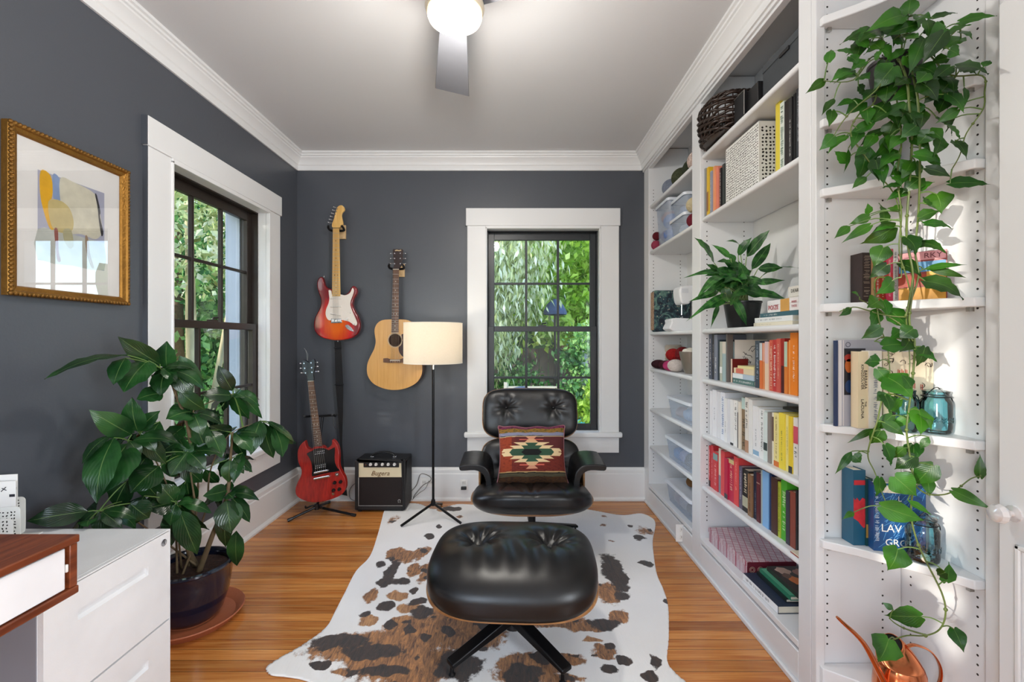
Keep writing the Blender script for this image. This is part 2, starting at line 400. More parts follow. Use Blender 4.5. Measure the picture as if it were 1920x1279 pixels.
def window(name, loc, rz, dark, hidden=False):
    t = bpy.data.objects.new(name, None); C.objects.link(t); t.location = loc; t.rotation_euler = (0, 0, rz); t['kind'] = 'structure'
    b = NB()
    for s in (-1, 1):
        a, c = sorted((s*.424, s*.566)); box(b, a, c, -.02, 0, .51, 2.05)
        a, c = sorted((s*.418, s*.43)); box(b, a, c, -.026, 0, .51, 2.04)
    box(b, -.43, .43, -.026, 0, 2.028, 2.05)
    obj('casing', b, M['white'], t, bevel=.003)
    b = NB()
    for s in (-1, 1):
        a, c = sorted((s*.5665, s*.572)); box(b, a, c, -.0195, 0, .51, 2.049)
        a, c = sorted((s*.5755, s*.581)); box(b, a, c, -.026, 0, 2.051, 2.179)
    obj('casing_edge', b, M['wall'], t, label='casing edge painted slate like the wall')
    b = NB(); box(b, -.575, .575, -.027, 0, 2.05, 2.18); obj('head_casing', b, M['white'], t, bevel=.003)
    b = NB(); box(b, -.588, .588, -.05, 0, .472, .512); box(b, -.43, .43, 0, .06, .482, .512); obj('window_sill', b, M['white'], t, bevel=.012, seg=3)
    b = NB(); box(b, -.566, .566, -.02, 0, .356, .472); obj('apron', b, M['white'], t, bevel=.003)
    b = NB()
    for s in (-1, 1):
        a, c = sorted((s*.422, s*.432)); box(b, a, c, 0, .052, .51, 2.04)
    box(b, -.43, .43, 0, .052, 2.03, 2.045); obj('jamb', b, M['white'], t)
    b = NB()
    for s in (-1, 1):
        a, c = sorted((s*.4145, s*.432)); box(b, a, c, .052, .124, .508, 2.021)
        a, c = sorted((s*.395, s*.432)); box(b, a, c, .125, .15, .508, 2.021)
    box(b, -.431, .431, .052, .15, 2.0225, 2.045); box(b, -.431, .431, .06, .2, .49, .5065); obj('jamb_liner', b, dark, t)
    for nm, y0, y1, z0, z1, rb, rt in (('upper_sash', .092, .122, 1.262, 2.022, .036, .055), ('lower_sash', .056, .088, .508, 1.302, .05, .04)):
        b = NB(); hw = .414; st = .046
        box(b, -hw, -hw+st, y0, y1, z0, z1); box(b, hw-st, hw, y0, y1, z0, z1)
        box(b, -hw+st, hw-st, y0, y1, z0, z0+rb); box(b, -hw+st, hw-st, y0, y1, z1-rt, z1)
        s = obj(nm, b, dark, t, bevel=.002)
        b = NB(); iw = 2*(hw-st); zz0, zz1 = z0+rb, z1-rt
        for k in (1, 2):
            x = -hw+st+iw*k/3; box(b, x-.009, x+.009, y0+.004, y1-.004, zz0, zz1)
        zm = (zz0+zz1)/2; box(b, -hw+st, hw-st, y0+.005, y1-.005, zm-.008, zm+.008)
        obj('muntins', b, dark, s, bevel=.002)
        b = NB(); ym = (y0+y1)/2+.004; vs = [b.verts.new(p) for p in ((-hw+st, ym, zz0), (hw-st, ym, zz0), (hw-st, ym, zz1), (-hw+st, ym, zz1))]; b.faces.new(vs)
        obj('pane', b, M['glass'], s, smooth=0)
    b = NB(); box(b, -.03, .03, .06, .085, 1.302, 1.312); tube(b, [(0, .07, 1.31), (.0, .07, 1.322), (.03, .06, 1.326)], .005); obj('sash_lock', b, dark, t)
    b = NB()
    for s in (-1, 1):
        a, c = sorted((s*.425, s*.45)); box(b, a, c, .151, .27, .49, 2.06)
        a, c = sorted((s*.40, s*.45)); box(b, a, c, .16, .185, .49, 2.06)
    box(b, -.45, .45, .151, .27, 2.04, 2.07); box(b, -.48, .48, .151, .3, .46, .492)
    obj('outer_frame', b, M['lead'], t, bevel=.003)
    return t
window('window_1', (XL, WL, 0), PI/2, M['brownsash'])
window('window_2', (WB, YB, 0), 0, M['sash'])

# door on the right, past the corner shelves
d = bpy.data.objects.new('door_1', None); C.objects.link(d); d.location = (XR, .75, 0); d['kind'] = 'structure'
b = NB(); box(b, -.045, -.005, -.40, .40, .01, 2.05)
obj('door_slab', b, M['case'], d, bevel=.002)
b = NB()
for y0, y1, z0, z1 in ((-.30, -.03, 1.12, 1.95), (.03, .30, 1.12, 1.95), (-.30, -.03, .2, .70), (.03, .36, .2, .70)):
    box(b, -.052, -.045, y0, y1, z0, z0+.012); box(b, -.052, -.045, y0, y1, z1-.012, z1); box(b, -.052, -.045, y0, y0+.012, z0, z1); box(b, -.052, -.045, y1-.012, y1, z0, z1)
obj('panel_moulding', b, M['white'], d, bevel=.003)
b = NB(); lathe(b, [(0, 0), (.02, 0), (.02, .004), (.007, .006), (.007, .022), (.018, .026), (.024, .036), (.02, .048), (.008, .054), (0, .055)], 12, mtx=Matrix.Translation((-.045, .365, .772)) @ Matrix.Rotation(-PI/2, 4, 'Y'))
obj('door_handle', b, mat('crystal_knob', '#e9e6e6', .08, .3), d, smooth=20, label='cut crystal door knob')
b = NB(); box(b, -.012, 0, .41, .428, 0, 2.13); box(b, -.02, 0, -.47, -.41, 0, 2.13); box(b, -.016, 0, -.47, .428, 2.06, 2.17); obj('door_casing', b, M['white'], d, bevel=.003)

# ================================================================== OUTSIDE
b = NB(); box(b, -22, 22, 3.75, 30, -1.0, -.5); box(b, -22, -1.95, -14, 3.75, -1.0, -.5)
struct('ground', b, mat('lawn', '#4f6a35', .9, var=.3, vs=2, bump=.6, bs=40), smooth=0)
def outdoor_leaf_mat(name, c1, c2, c3):
    m, nt, bs = newmat(name); L = nt.links.new
    at = N(nt, 'ShaderNodeVertexColor', layer_name='tint'); r = N(nt, 'ShaderNodeValToRGB'); L(at.outputs[0], r.inputs[0])
    e = r.color_ramp.elements; e[0].color = hexc(c1); e[1].color = hexc(c3); k = e.new(.5); k.color = hexc(c2)
    L(r.outputs[0], bs.inputs['Base Color']); bs.inputs['Roughness'].default_value = .45
    tr = N(nt, 'ShaderNodeBsdfTranslucent'); L(r.outputs[0], tr.inputs[0]); ms = N(nt, 'ShaderNodeMixShader'); ms.inputs[0].default_value = .35
    L(bs.outputs[0], ms.inputs[1]); L(tr.outputs[0], ms.inputs[2]); L(ms.outputs[0], nt.nodes['Material Output'].inputs[0]); return m
OL = [outdoor_leaf_mat('lime_leaves', '#7fae2e', '#b9dd4e', '#ecf78c'), outdoor_leaf_mat('deep_green_leaves', '#2a5c30', '#568f45', '#b4dc88'),
      outdoor_leaf_mat('olive_leaves', '#7d8a48', '#c9d393', '#fbfbea')]
def tree(name, label, cat, loc, stems, blobs, nleaf, lsize, mi, seed, group=None, hang=0, clusters=70, bark=None):
    rnd = random.Random(seed); t = thing(name, label, cat, loc, group=group)
    b = NB()
    for pts, r0, r1 in stems:
        pts = smooth_loop(pts, 4, closed=False); k = len(pts); tube(b, pts, [r0+(r1-r0)*i/(k-1) for i in range(k)], 7)
    if stems: obj('trunk', b, bark or M['bark'], t, smooth=60)
    else: b.free()
    V_, Fc, T = [], [], []; per = max(1, nleaf//clusters)
    for c in range(clusters):
        bx, by, bz, br = rnd.choice(blobs)
        while True:
            u = Vector((rnd.uniform(-1, 1), rnd.uniform(-1, 1), rnd.uniform(-1, 1)))
            if u.length < 1: break
        cc = Vector((bx, by, bz))+u.normalized()*(u.length**.5)*br; cr = br*.33; tb = rnd.uniform(.15, .85)
        for i in range(per):
            p = cc+Vector((rnd.gauss(0, cr), rnd.gauss(0, cr), rnd.gauss(0, cr*(1.6 if hang else .8))))
            a = Vector((rnd.gauss(0, 1), rnd.gauss(0, 1), rnd.gauss(0, 1)-(3 if hang else .6))).normalized()
            s = a.cross(Vector((rnd.gauss(0, 1), rnd.gauss(0, 1), rnd.gauss(0, 1)))).normalized()
            l = lsize*rnd.uniform(.7, 1.3); wd = l*(.16 if hang else .32); k = len(V_); m_ = p+a*l*.45
            n_ = a.cross(s)*wd*.3
            V_ += [p, m_-s*wd+n_, p+a*l, m_+s*wd+n_]; Fc.append((k, k+1, k+2, k+3)); v = min(1, max(0, rnd.gauss(tb, .2))); T += [v]*4
    me = bpy.data.meshes.new('foliage'); me.from_pydata([tuple(v) for v in V_], [], Fc); ca = me.color_attributes.new('tint', 'FLOAT_COLOR', 'POINT')
    ca.data.foreach_set('color', [x for v in T for x in (v, v, v, 1)]); me.materials.append(OL[mi])
    o = bpy.data.objects.new('foliage', me); C.objects.link(o); o.parent = t
    return t
G = -.5
pale = mat('peeling_pale_bark', '#cdb690', .7, var=.4, vs=9, bump=.5, bs=30, stretch=(1, 1, .3))
def st(x, y, h, dx, dy, r0=.06, r1=.02): return ([(x, y, 0), (x+dx*.3, y+dy*.2, h*.35), (x+dx*.6, y+dy*.7, h*.7), (x+dx, y+dy, h)], r0, r1)
tree('weeping_tree', 'pale weeping tree hanging over the left panes of the back window', 'tree', (-.5, 7.6, G), [st(-.3, 0, 3.4, .2, .1, .1, .03)],
     [(-.6, 0, 3.0, .9), (.1, -.1, 2.6, .8), (-.9, .2, 2.2, .8), (.3, .1, 3.4, .7), (-.1, 0, 1.9, .55)], 13000, .14, 2, 1, hang=1, clusters=110)
tree('lime_tree', 'bright lime green leafy tree in the upper right panes of the back window', 'tree', (1.35, 9.0, G), [st(0, 0, 3, .2, 0, .09, .03)],
     [(-.3, 0, 3.0, .9), (.5, .2, 2.5, .9), (.1, -.3, 3.7, .8), (-.6, 0, 2.3, .6), (.7, 0, 1.9, .5)], 11000, .15, 0, 2, clusters=90)
tree('shade_tree', 'dark green tree rising behind the lime green tree', 'tree', (1.4, 12.5, G), [st(0, 0, 5, .2, 0, .14, .05)],
     [(0, 0, 4.4, 1.8), (-1.6, .2, 3.8, 1.6), (1.6, 0, 3.8, 1.7), (-3.2, .3, 3.9, 1.7), (3, .5, 2.5, 1.6), (-1, .5, 5.6, 1.4)], 16000, .2, 1, 3, clusters=160)
tree('garden_shrub', 'dark leafy shrub in front of the fence below the weeping tree', 'shrub', (-.15, 8.2, G), [],
     [(-.5, 0, .9, .45), (0, .1, 1.1, .45), (.45, 0, .8, .4)], 1600, .09, 1, 4, clusters=50)
tree('climbing_vine', 'green vine climbing the white post at the right of the back window', 'vine', (1.0, 6.9, G), [],
     [(.0, 0, .9, .22), (.05, 0, 1.4, .25), (-.1, 0, .5, .2), (.15, 0, 1.75, .3)], 2600, .08, 1, 5, clusters=26)
tree('yellow_shrub', 'small yellow green shrub low in the right corner of the back window', 'shrub', (1.02, 5.9, G), [],
     [(0, 0, .72, .17), (.05, 0, .95, .15)], 1400, .08, 0, 6, clusters=14)
tree('crepe_myrtle', 'many stemmed pale barked tree just outside the left window', 'tree', (-3.35, 4.75, G),
     [st(-.5, -.35, 4.2, -.3, .2, .055), st(-.25, -.1, 4.4, .15, -.3, .07), st(0, .1, 4.3, -.35, .2, .075), st(.2, .3, 4.3, .25, .25, .06), st(.3, .55, 4, -.2, -.3, .05), st(.05, .5, 4.2, .35, .3, .06), st(-.9, -.5, 4, .2, .1, .06), st(.6, .8, 4, -.1, .1, .06), st(-.7, .4, 4, .5, -.5, .05), st(-.1, .2, 3.6, .7, .1, .04), st(-.4, .1, 3.8, -.8, -.2, .04)],
     [(-.5, -.3, 3.6, .7), (.3, .4, 3.9, .8), (0, 0, 2.9, .7), (.5, .8, 3.0, .6), (-.8, -.5, 2.6, .6)], 5200, .08, 2, 7, clusters=80, bark=pale)
tree('hedge_tree', 'bright leafy tree filling the view beyond the stems outside the left window', 'tree', (-5.6, 7.6, G), [st(0, 0, 4, 0, 0, .12, .04)],
     [(0, 0, 3.4, 1.5), (-1.6, -1.2, 3.0, 1.5), (1.4, 1.3, 3.1, 1.4), (0, 0, 1.2, 1.3), (1.5, 1.4, 1.0, 1.1), (-1.4, -1.3, 1.1, 1.3), (.2, .2, 5.0, 1.3)], 16000, .13, 1, 8, clusters=170)
tree('evergreen_tree', 'dark evergreen at the far side of the garden outside the left window', 'tree', (-8.6, 10.5, G), [st(0, 0, 5, 0, 0, .2, .06)],
     [(0, 0, 3.5, 2.2), (-2.4, -1.8, 3.2, 2.2), (2.4, 1.8, 3.5, 2.2), (0, 0, 1.2, 2), (2.5, 2, 1.0, 2), (0, 0, 6, 1.9), (3, 3, 6, 2)], 12000, .28, 1, 9, clusters=150)
tree('sun_block_tree', 'unseen leafy tree added beside the left window to block low sun', 'tree', (-3.9, .75, G), [st(0, 0, 3.6, 0, 0, .08, .03)],  # added out of view to keep sun from entering the left window
     [(0, 0, 2.4, .9), (0, .3, 1.5, .8), (0, -.3, 3.2, .9)], 9000, .11, 1, 10, clusters=120)
tree('sun_dapple_tree', 'unseen young tree added outside the opening behind the viewer to dapple the sun', 'tree', (-3.6, -2.45, G), [st(0, 0, 2.4, 0, 0, .03, .01)],  # added out of view to break up sun on the corner shelves
     [(0, 0, 2.3, .5), (.1, .1, 1.5, .5), (-.1, 0, .8, .4)], 620, .10, 0, 12, clusters=50)
t = thing('boundary_hedge', 'tall clipped green hedge closing the far end of the garden', 'hedge', (1, 15.5, G))
def hedge_core(t, L_, D_, H_, seed):
    b = NB(); nx = int(L_/.35); nz_ = int(H_/.35); g_ = {}
    for i in range(nx+1):
        for k in range(nz_+1):
            g_[i, k] = b.verts.new((-L_/2+i*L_/nx, -.35*noise.noise(Vector((i*.7, k*.7, seed))), k*H_/nz_*(1+.08*noise.noise(Vector((i*.4, seed, 0))))))
    for i in range(nx):
        for k in range(nz_): b.faces.new((g_[i, k], g_[i+1, k], g_[i+1, k+1], g_[i, k+1]))
    vs = [b.verts.new((-L_/2, D_, 0)), b.verts.new((L_/2, D_, 0)), b.verts.new((L_/2, D_, H_)), b.verts.new((-L_/2, D_, H_))]; b.faces.new(vs[::-1])
    obj('foliage', b, mat('hedge_mass_%d' % seed, '#3f6b34', .8, var=.45, vs=5, bump=1, bs=12), t, smooth=180)
hedge_core(t, 20, 1.2, 4.4, 1)
t = thing('side_hedge', 'tall hedge beyond the trees outside the left window', 'hedge', (-12.5, 12, G), rz=math.radians(45)); hedge_core(t, 14, 1.2, 5.2, 2)
t = thing('garden_fence', 'dark wooden plank fence behind the shrubs outside the back window', 'fence', (0, 9.9, G))
b = NB()
for i in range(40): box(b, -4+i*.2, -4+i*.2+.185, 0, .02, 0, 1.5+.02*(i % 2))
obj('fence_boards', b, mat('weathered_boards', '#4a453f', .8, var=.2, bump=.4), t, smooth=0)
b = NB(); box(b, -4, 4, .02, .07, .3, .38); box(b, -4, 4, .02, .07, 1.2, 1.28); obj('fence_rail', b, mat('fence_rail_wood', '#3c3833', .8), t, smooth=0)
t = thing('patio_umbrella', 'closed blue patio umbrella seen through the middle panes of the back window', 'umbrella', (.735, 7.75, G))
b = NB(); lathe(b, [(0, 2.40), (.05, 2.38), (.14, 2.30), (.2, 2.18), (.2, 2.13), (.17, 2.12), (.05, 2.13), (0, 2.13)], 8, ); obj('canopy', b, mat('blue_canvas', '#33486b', .8), t, smooth=20)
b = NB(); tube(b, [(0, 0, 0), (0, 0, 2.4)], .02); lathe(b, [(0, 0), (.22, 0), (.22, .05), (.04, .08), (0, .08)], 16); obj('pole', b, M['blkmetal'], t)
t = thing('covered_grill', 'grill under a blue grey cover outside the back window, left of the lounge chair', 'grill', (.02, 5.6, G))
b = NB(); pillow(b, .34, .28, .55, 3.2, 14, mtx=Matrix.Translation((0, 0, .55)), fn=lambda p: Vector((p.x*(1+.06*math.sin(p.z*20)), p.y, p.z+.03*math.sin(p.x*9)))); obj('cover', b, mat('grill_cover_fabric', '#51627c', .7, bump=.3, bs=12), t, smooth=180)
t = thing('patio_bench', 'pale slatted bench in the garden seen through the lower middle panes', 'bench', (.35, 6.6, G))
for i in range(5):
    b = NB(); box(b, -.45, .45, .30, .325, .48+i*.11, .55+i*.11); obj('back_slat', b, mat('bench_slat', '#b9b4a6', .7) if i == 0 else bpy.data.materials['bench_slat'], t)
b = NB(); box(b, -.47, .47, -.1, .3, .42, .46); obj('seat', b, bpy.data.materials['bench_slat'], t)
for sx in (-1, 1):
    for y in (-.08, .29):
        b = NB(); box(b, sx*.45-.025, sx*.45+.025, y, y+.05, 0, .42 if y < 0 else 1.05); obj('leg', b, bpy.data.materials['bench_slat'], t)
b = NB(); box(b, -.04, .04, -.04, .04, 0, 1.75); box(b, -.06, .06, -.06, .06, 1.75, 1.79)
tag(obj('garden_post', b, M['lead'], smooth=0), 'tall white post wrapped in vine at the right of the back window', 'post').location = (1.12, 7.0, G)
t = thing('garden_tub', 'turquoise garden tub low at the right edge of the back window', 'tub', (1.22, 6.4, G))
b = NB(); lathe(b, [(0, 0), (.3, 0), (.36, .5), (.38, .52), (.34, .5), (.28, .05), (0, .05)], 24); obj('basin', b, mat('turquoise_plastic', '#36b8b0', .4), t, smooth=40)
b = NB(); box(b, -.2, .2, -.2, .2, 0, .02); b2 = b; obj('foot_ring', b2, M['lead'], t, smooth=0)

# ================================================================== BOOKCASE
bc = thing('built_in_bookcase', 'tall white built-in bookcase with two open bays along the right wall', 'bookcase', (1.13, 2.45, 0))
def pw(name, b, m, **kw): return obj(name, b, m, bc, world=True, **kw)
for y0, y1 in ((3.285, 3.398), (2.384, 2.493), (1.503, 1.567)):
    b = NB(); box(b, XF, XR-.002, y0, y1, 0.0, 2.585); pw('upright', b, M['case'], bevel=.002)
b = NB(); box(b, XR-.012, XR-.001, 1.567, 3.285, .12, 2.468); pw('back_panel', b, M['case'])
b = NB(); box(b, XF, XF+.03, 1.567, 2.384, 0, .12); box(b, XF, XF+.03, 2.493, 3.285, 0, .12); box(b, XF-.012, XF, 1.503, 3.36, 0, .02); pw('plinth', b, M['case'], bevel=.003)
b = NB(); box(b, XF, XF+.03, 1.567, 2.384, 2.44, ZC-.001); box(b, XF, XF+.03, 2.493, 3.285, 2.44, ZC-.001); box(b, XF-.012, XF, 1.503, 3.397, 2.452, ZC-.001); pw('header', b, M['case'], bevel=.002)
SZ = [.145, .424, .694, .984, 1.243, 1.828, 2.158]
TH = .024
for k, z in enumerate(SZ):
    for y0, y1 in ((1.568, 2.383), (2.494, 3.284)):
        b = NB(); box(b, XF+(.006 if k else 0), XR-.013, y0, y1, z-TH/2, z+TH/2); pw('shelf', b, M['case'], bevel=.010 if k else .002, seg=3)
def holes(yf, nx, xs, z0, z1, parent, ax='y', step=.0245):
    b = NB(); z = z0; r = .0032; k = 0
    while z < z1:
        if (k*7 % 23) not in (3, 4):
            for xx in xs:
                c = (xx, yf, z) if ax == 'y' else (yf, xx, z)
                mtx = Matrix.Translation(c) @ (Matrix.Rotation(PI/2, 4, 'X') if ax == 'y' else Matrix.Rotation(-PI/2, 4, 'Y'))
                lathe(b, [(0, .0006), (r, .0006), (r, -.0002)], 8, mtx=mtx)
        z += step; k += 1
    o = obj('pin_holes', b, M['hole'], parent, world=True, smooth=0); o['kind'] = 'stuff'
for yf in (2.384, 3.285):
    for xx in (XF+.035, XR-.06): holes(yf, 0, [xx], .25, 2.3, bc)

cu = thing('corner_shelf_unit', 'white corner shelves with slanted fronts at the end of the bookcase, holding the trailing plant', 'shelf unit', (1.2, 1.4, 0))
def pc(name, b, m, **kw): return obj(name, b, m, cu, world=True, **kw)
b = NB(); box(b, XF+.001, XF+.03, 1.478, 1.502, 0, 2.468); pc('side_stile', b, M['case'], bevel=.002)
b = NB(); box(b, XF+.03, XR-.002, 1.490, 1.502, 0, 2.468); pc('back_panel', b, M['case'])
b = NB(); box(b, XR-.012, XR-.001, 1.18, 1.215, 0, 2.468); pc('end_stile', b, M['white'], bevel=.002)
CZS = [(.551, .026), (.927, .026), (1.316, .027), (1.689, .027), (1.914, .027), (2.246, .027)]
def shelf_outline(z, k=0): return [Vector((XF+.013, 1.4885, z)), Vector((XR-.001, 1.4885, z)), Vector((XR-.001, 1.2195, z)), Vector((XR-.034, 1.2195, z)), Vector((1.165, 1.322, z)), Vector((1.07, 1.412, z)), Vector((XF+.013, 1.463, z))]
for zt, th in CZS:
    b = NB(); prism(b, shelf_outline(zt-th), (0, 0, th)); pc('shelf', b, M['case'], bevel=.003)
b = NB(); prism(b, shelf_outline(0), (0, 0, .139)); pc('plinth', b, M['case'], bevel=.003)
b = NB(); prism(b, shelf_outline(2.44), (0, 0, ZC-.001-2.44)); pc('header', b, M['case'], bevel=.003)
for xx in (XF+.046, XR-.062): holes(1.490, 0, [xx], .2, 2.4, cu, step=.0265)
for yy in (1.246, 1.455): holes(XR, 0, [yy], .2, 2.4, cu, ax='x', step=.0265)
for zt, th in CZS:
    for c in ((XF+.046, 1.483, zt-th-.006), (XR-.027, 1.24, zt-th-.006)): b = NB(); box(b, c[0]-.006, c[0]+.006, c[1]-.006, c[1]+.006, c[2]-.006, c[2]+.006); pc('shelf_pin', b, M['nickel'])
# ================================================================== RUG
def ell(lst): return [(FL(px, py).x, FL(px, py).y, rx*(1020/(py-637))/F, ry*(1020/(py-637))**2/(CZ*F), k) for px, py, rx, ry, k in lst]
RUG_SPOTS = ell([
 (690,1215,120,34,0),(800,1185,90,34,0),(770,1250,130,40,0),(880,1195,70,30,0),(640,1205,60,16,1),(700,1225,60,14,1),(860,1160,60,18,0),(720,1262,50,14,1),(860,1250,50,30,1),
 (992,1254,68,34,0),(985,1262,40,16,1),(1040,1168,60,14,0),(745,1041,19,13,0),(735,1071,13,20,1),(762,1047,20,12,0),(775,1071,13,13,0),(723,1094,18,9,1),(753,1092,18,7,1),
 (790,1040,14,14,0),(800,1075,14,20,0),(790,1150,24,12,1),(830,1150,30,10,0),(696,1119,15,13,0),(743,1119,22,9,2),(728,1139,20,9,1),(766,1143,22,12,2),(775,1109,10,8,1),(783,1131,18,7,1),(685,1156,9,7,1),(691,1167,18,9,2),
 (735,1173,11,8,1),(757,1165,20,9,2),(807,1006,9,6,1),(820,990,6,3,1),(736,977,15,15,3),(713,1060,8,6,1),(850,955,18,5,1),(1131,970,13,5,3),(1133,988,7,3,3),(1182,988,6,4,1),(1146,1017,6,4,3),
 (1208,996,20,13,3),(1200,1010,12,7,1),(1212,1060,9,5,1),(1176,1086,6,5,1),(1250,1131,6,5,1),(1152,1075,22,40,1),(1142,1113,24,22,0),(1165,1120,14,10,1),(1163,1160,20,13,0),(1135,1173,32,12,1),(1100,1180,40,10,0),
 (1133,1225,28,13,0),(1142,1215,16,8,1),(1142,1258,16,10,1),(1223,1245,12,14,1),(1219,1271,14,6,1),(1070,1237,30,12,0),(1170,1240,12,8,1),(1110,1205,20,6,2),
 (860,970,8,3,3),(830,958,7,3,2),(900,1010,14,10,0),(1060,1280,50,10,0),(600,1250,14,6,1),(1000,1320,160,40,0),(800,1330,120,40,0),(1160,1310,30,12,1),(640,1262,20,6,0)])
ol = [(738,948),(722,958),(716,975),(708,1005),(694,1045),(668,1072),(646,1115),(628,1150),(610,1180),(566,1212),(525,1236),(500,1254),(506,1268),(540,1272),(575,1279),(605,1300),(680,1330),(760,1380),(900,1420),(1050,1420),(1180,1380),(1260,1330),(1300,1300),(1285,1280),(1270,1268),(1251,1243),(1254,1200),(1253,1140),(1244,1108),(1232,1080),(1226,1045),(1224,1015),(1229,985),(1222,972),(1202,964),(1170,967),(1138,963),(1110,958),(1060,952),(960,950),(900,948),(860,947),(838,951),(812,956),(788,947),(765,945)]
ol = [(p.x, p.y) for p in smooth_loop([FL(*q) for q in ol], 4)]
def inside(x, y, P):
    c = False; n = len(P); j = n-1
    for i in range(n):
        if (P[i][1] > y) != (P[j][1] > y) and x < (P[j][0]-P[i][0])*(y-P[i][1])/(P[j][1]-P[i][1])+P[i][0]: c = not c
        j = i
    return c
def nearest(x, y, P):
    best = None
    for i in range(len(P)):
        ax, ay = P[i-1]; bx, by = P[i]; dx, dy = bx-ax, by-ay; l = dx*dx+dy*dy or 1e-9
        t = max(0, min(1, ((x-ax)*dx+(y-ay)*dy)/l)); qx, qy = ax+dx*t, ay+dy*t; d = (qx-x)**2+(qy-y)**2
        if best is None or d < best[0]: best = (d, qx, qy)
    return best
def rug():
    cs = .0105; x0 = min(p[0] for p in ol); x1 = max(p[0] for p in ol); y0 = min(p[1] for p in ol); y1 = max(p[1] for p in ol)
    nx = int((x1-x0)/cs)+2; ny = int((y1-y0)/cs)+2; ins = {}
    for j in range(ny):
        for i in range(nx): ins[i, j] = inside(x0+i*cs, y0+j*cs, ol)
    V_, Fc, idx, col = [], [], {}, []
    def vid(i, j):
        if (i, j) in idx: return idx[i, j]
        x, y = x0+i*cs, y0+j*cs
        edge = not all(ins.get((i+a, j+c), False) for a in (-1, 0, 1) for c in (-1, 0, 1)) 
        if not ins[i, j]:
            d, qx, qy = nearest(x, y, ol); x, y = qx, qy
        z = .0055+.003*noise.noise(Vector((x*5, y*5, 0)))+ (.004*max(0, noise.noise(Vector((x*3, y*3, 4)))) if edge else 0)
        f = [0, 0, 0]; 
        wx = x+.026*noise.noise(Vector((x*11, y*11, 1)))+.012*noise.noise(Vector((x*35, y*35, 2))); wy = y+.026*noise.noise(Vector((x*11, y*11, 7)))+.012*noise.noise(Vector((x*35, y*35, 8)))
        for sx, sy, rx, ry, k in RUG_SPOTS:
            r = math.hypot((wx-sx)/max(rx, .005), (wy-sy)/max(ry, .005))
            val = max(0, min(1, 1.15-r*.65)) if max(rx, ry) > .03 else max(0, min(1, 1.3-r*.6))
            if k == 0: f[0] = max(f[0], val)
            elif k == 1: f[1] = max(f[1], val)
            elif k == 2: f[2] = max(f[2], val)
            else: f[0] = max(f[0], val*.62); f[1] = max(f[1], val*.45)
        if f[0] > .5: f[1] = max(f[1], max(0, min(1, -.12+1.9*(noise.noise(Vector((x*13, y*16, 3)))+.35*noise.noise(Vector((x*34, y*34, 5)))))))
        idx[i, j] = len(V_); V_.append((x, y, z)); col.append((f[0], f[1], f[2], 1)); return idx[i, j]
    for j in range(ny-1):
        for i in range(nx-1):
            n = sum((ins[i, j], ins[i+1, j], ins[i+1, j+1], ins[i, j+1]))
            if n >= 3 or (n >= 2): Fc.append((vid(i, j), vid(i+1, j), vid(i+1, j+1), vid(i, j+1)))
    me = bpy.data.meshes.new('cowhide_rug'); me.from_pydata(V_, [], Fc)
    ca = me.color_attributes.new('coat', 'FLOAT_COLOR', 'POINT'); ca.data.foreach_set('color', [q for c in col for q in c])
    for p in me.polygons: p.use_smooth = True
    m, nt, bs = newmat('cowhide'); L = nt.links.new
    at = N(nt, 'ShaderNodeVertexColor', layer_name='coat'); sp = N(nt, 'ShaderNodeSeparateColor'); L(at.outputs[0], sp.inputs[0])
    tc = N(nt, 'ShaderNodeTexCoord'); n1 = N(nt, 'ShaderNodeTexNoise', i_Scale=26.0, i_Detail=8.0, i_Roughness=.75); L(tc.outputs['Object'], n1.inputs[0])
    mp = N(nt, 'ShaderNodeMapping'); mp.inputs['Scale'].default_value = (34, 7, 1); mp.inputs['Rotation'].default_value = (0, 0, .6); L(tc.outputs['Object'], mp.inputs[0])
    n2 = N(nt, 'ShaderNodeTexNoise', i_Scale=2.0, i_Detail=7.0, i_Distortion=1.2, i_Roughness=.7); L(mp.outputs[0], n2.inputs[0])
    n3 = N(nt, 'ShaderNodeTexNoise', i_Scale=3.0, i_Detail=3.0); L(tc.outputs['Object'], n3.inputs[0])
    base = N(nt, 'ShaderNodeMix', data_type='RGBA'); L(n3.outputs[0], base.inputs[0]); base.inputs[6].default_value = hexc('#ebe9e6'); base.inputs[7].default_value = hexc('#fbfaf8')
    cur = base.outputs[2]
    for ch, c1, c2, off in ((2, '#8a5a34', '#c8935c', .0), (0, '#4a2a16', '#c08348', .0), (1, '#0f0a08', '#3f2819', .0)):
        a = N(nt, 'ShaderNodeMath', operation='MULTIPLY_ADD'); a.inputs[1].default_value = .75; L(n1.outputs[0], a.inputs[0]); L(sp.outputs[ch], a.inputs[2])
        mr = N(nt, 'ShaderNodeMapRange', interpolation_type='SMOOTHSTEP', i_1=.84, i_2=.97); L(a.outputs[0], mr.inputs[0])
        mc_ = N(nt, 'ShaderNodeMapRange', i_1=.36, i_2=.64); L(n2.outputs[0], mc_.inputs[0]); cc = N(nt, 'ShaderNodeMix', data_type='RGBA'); L(mc_.outputs[0], cc.inputs[0]); cc.inputs[6].default_value = hexc(c1); cc.inputs[7].default_value = hexc(c2)
        mx = N(nt, 'ShaderNodeMix', data_type='RGBA'); L(mr.outputs[0], mx.inputs[0]); L(cur, mx.inputs[6]); L(cc.outputs[2], mx.inputs[7]); cur = mx.outputs[2]
    L(cur, bs.inputs['Base Color']); bs.inputs['Roughness'].default_value = .75; bs.inputs['Sheen Weight'].default_value = .3
    bp = N(nt, 'ShaderNodeBump', i_Strength=.5, i_Distance=.004); L(n2.outputs[0], bp.inputs['Height']); L(bp.outputs[0], bs.inputs['Normal'])
    me.materials.append(m)
    o = bpy.data.objects.new('cowhide_rug', me); C.objects.link(o)
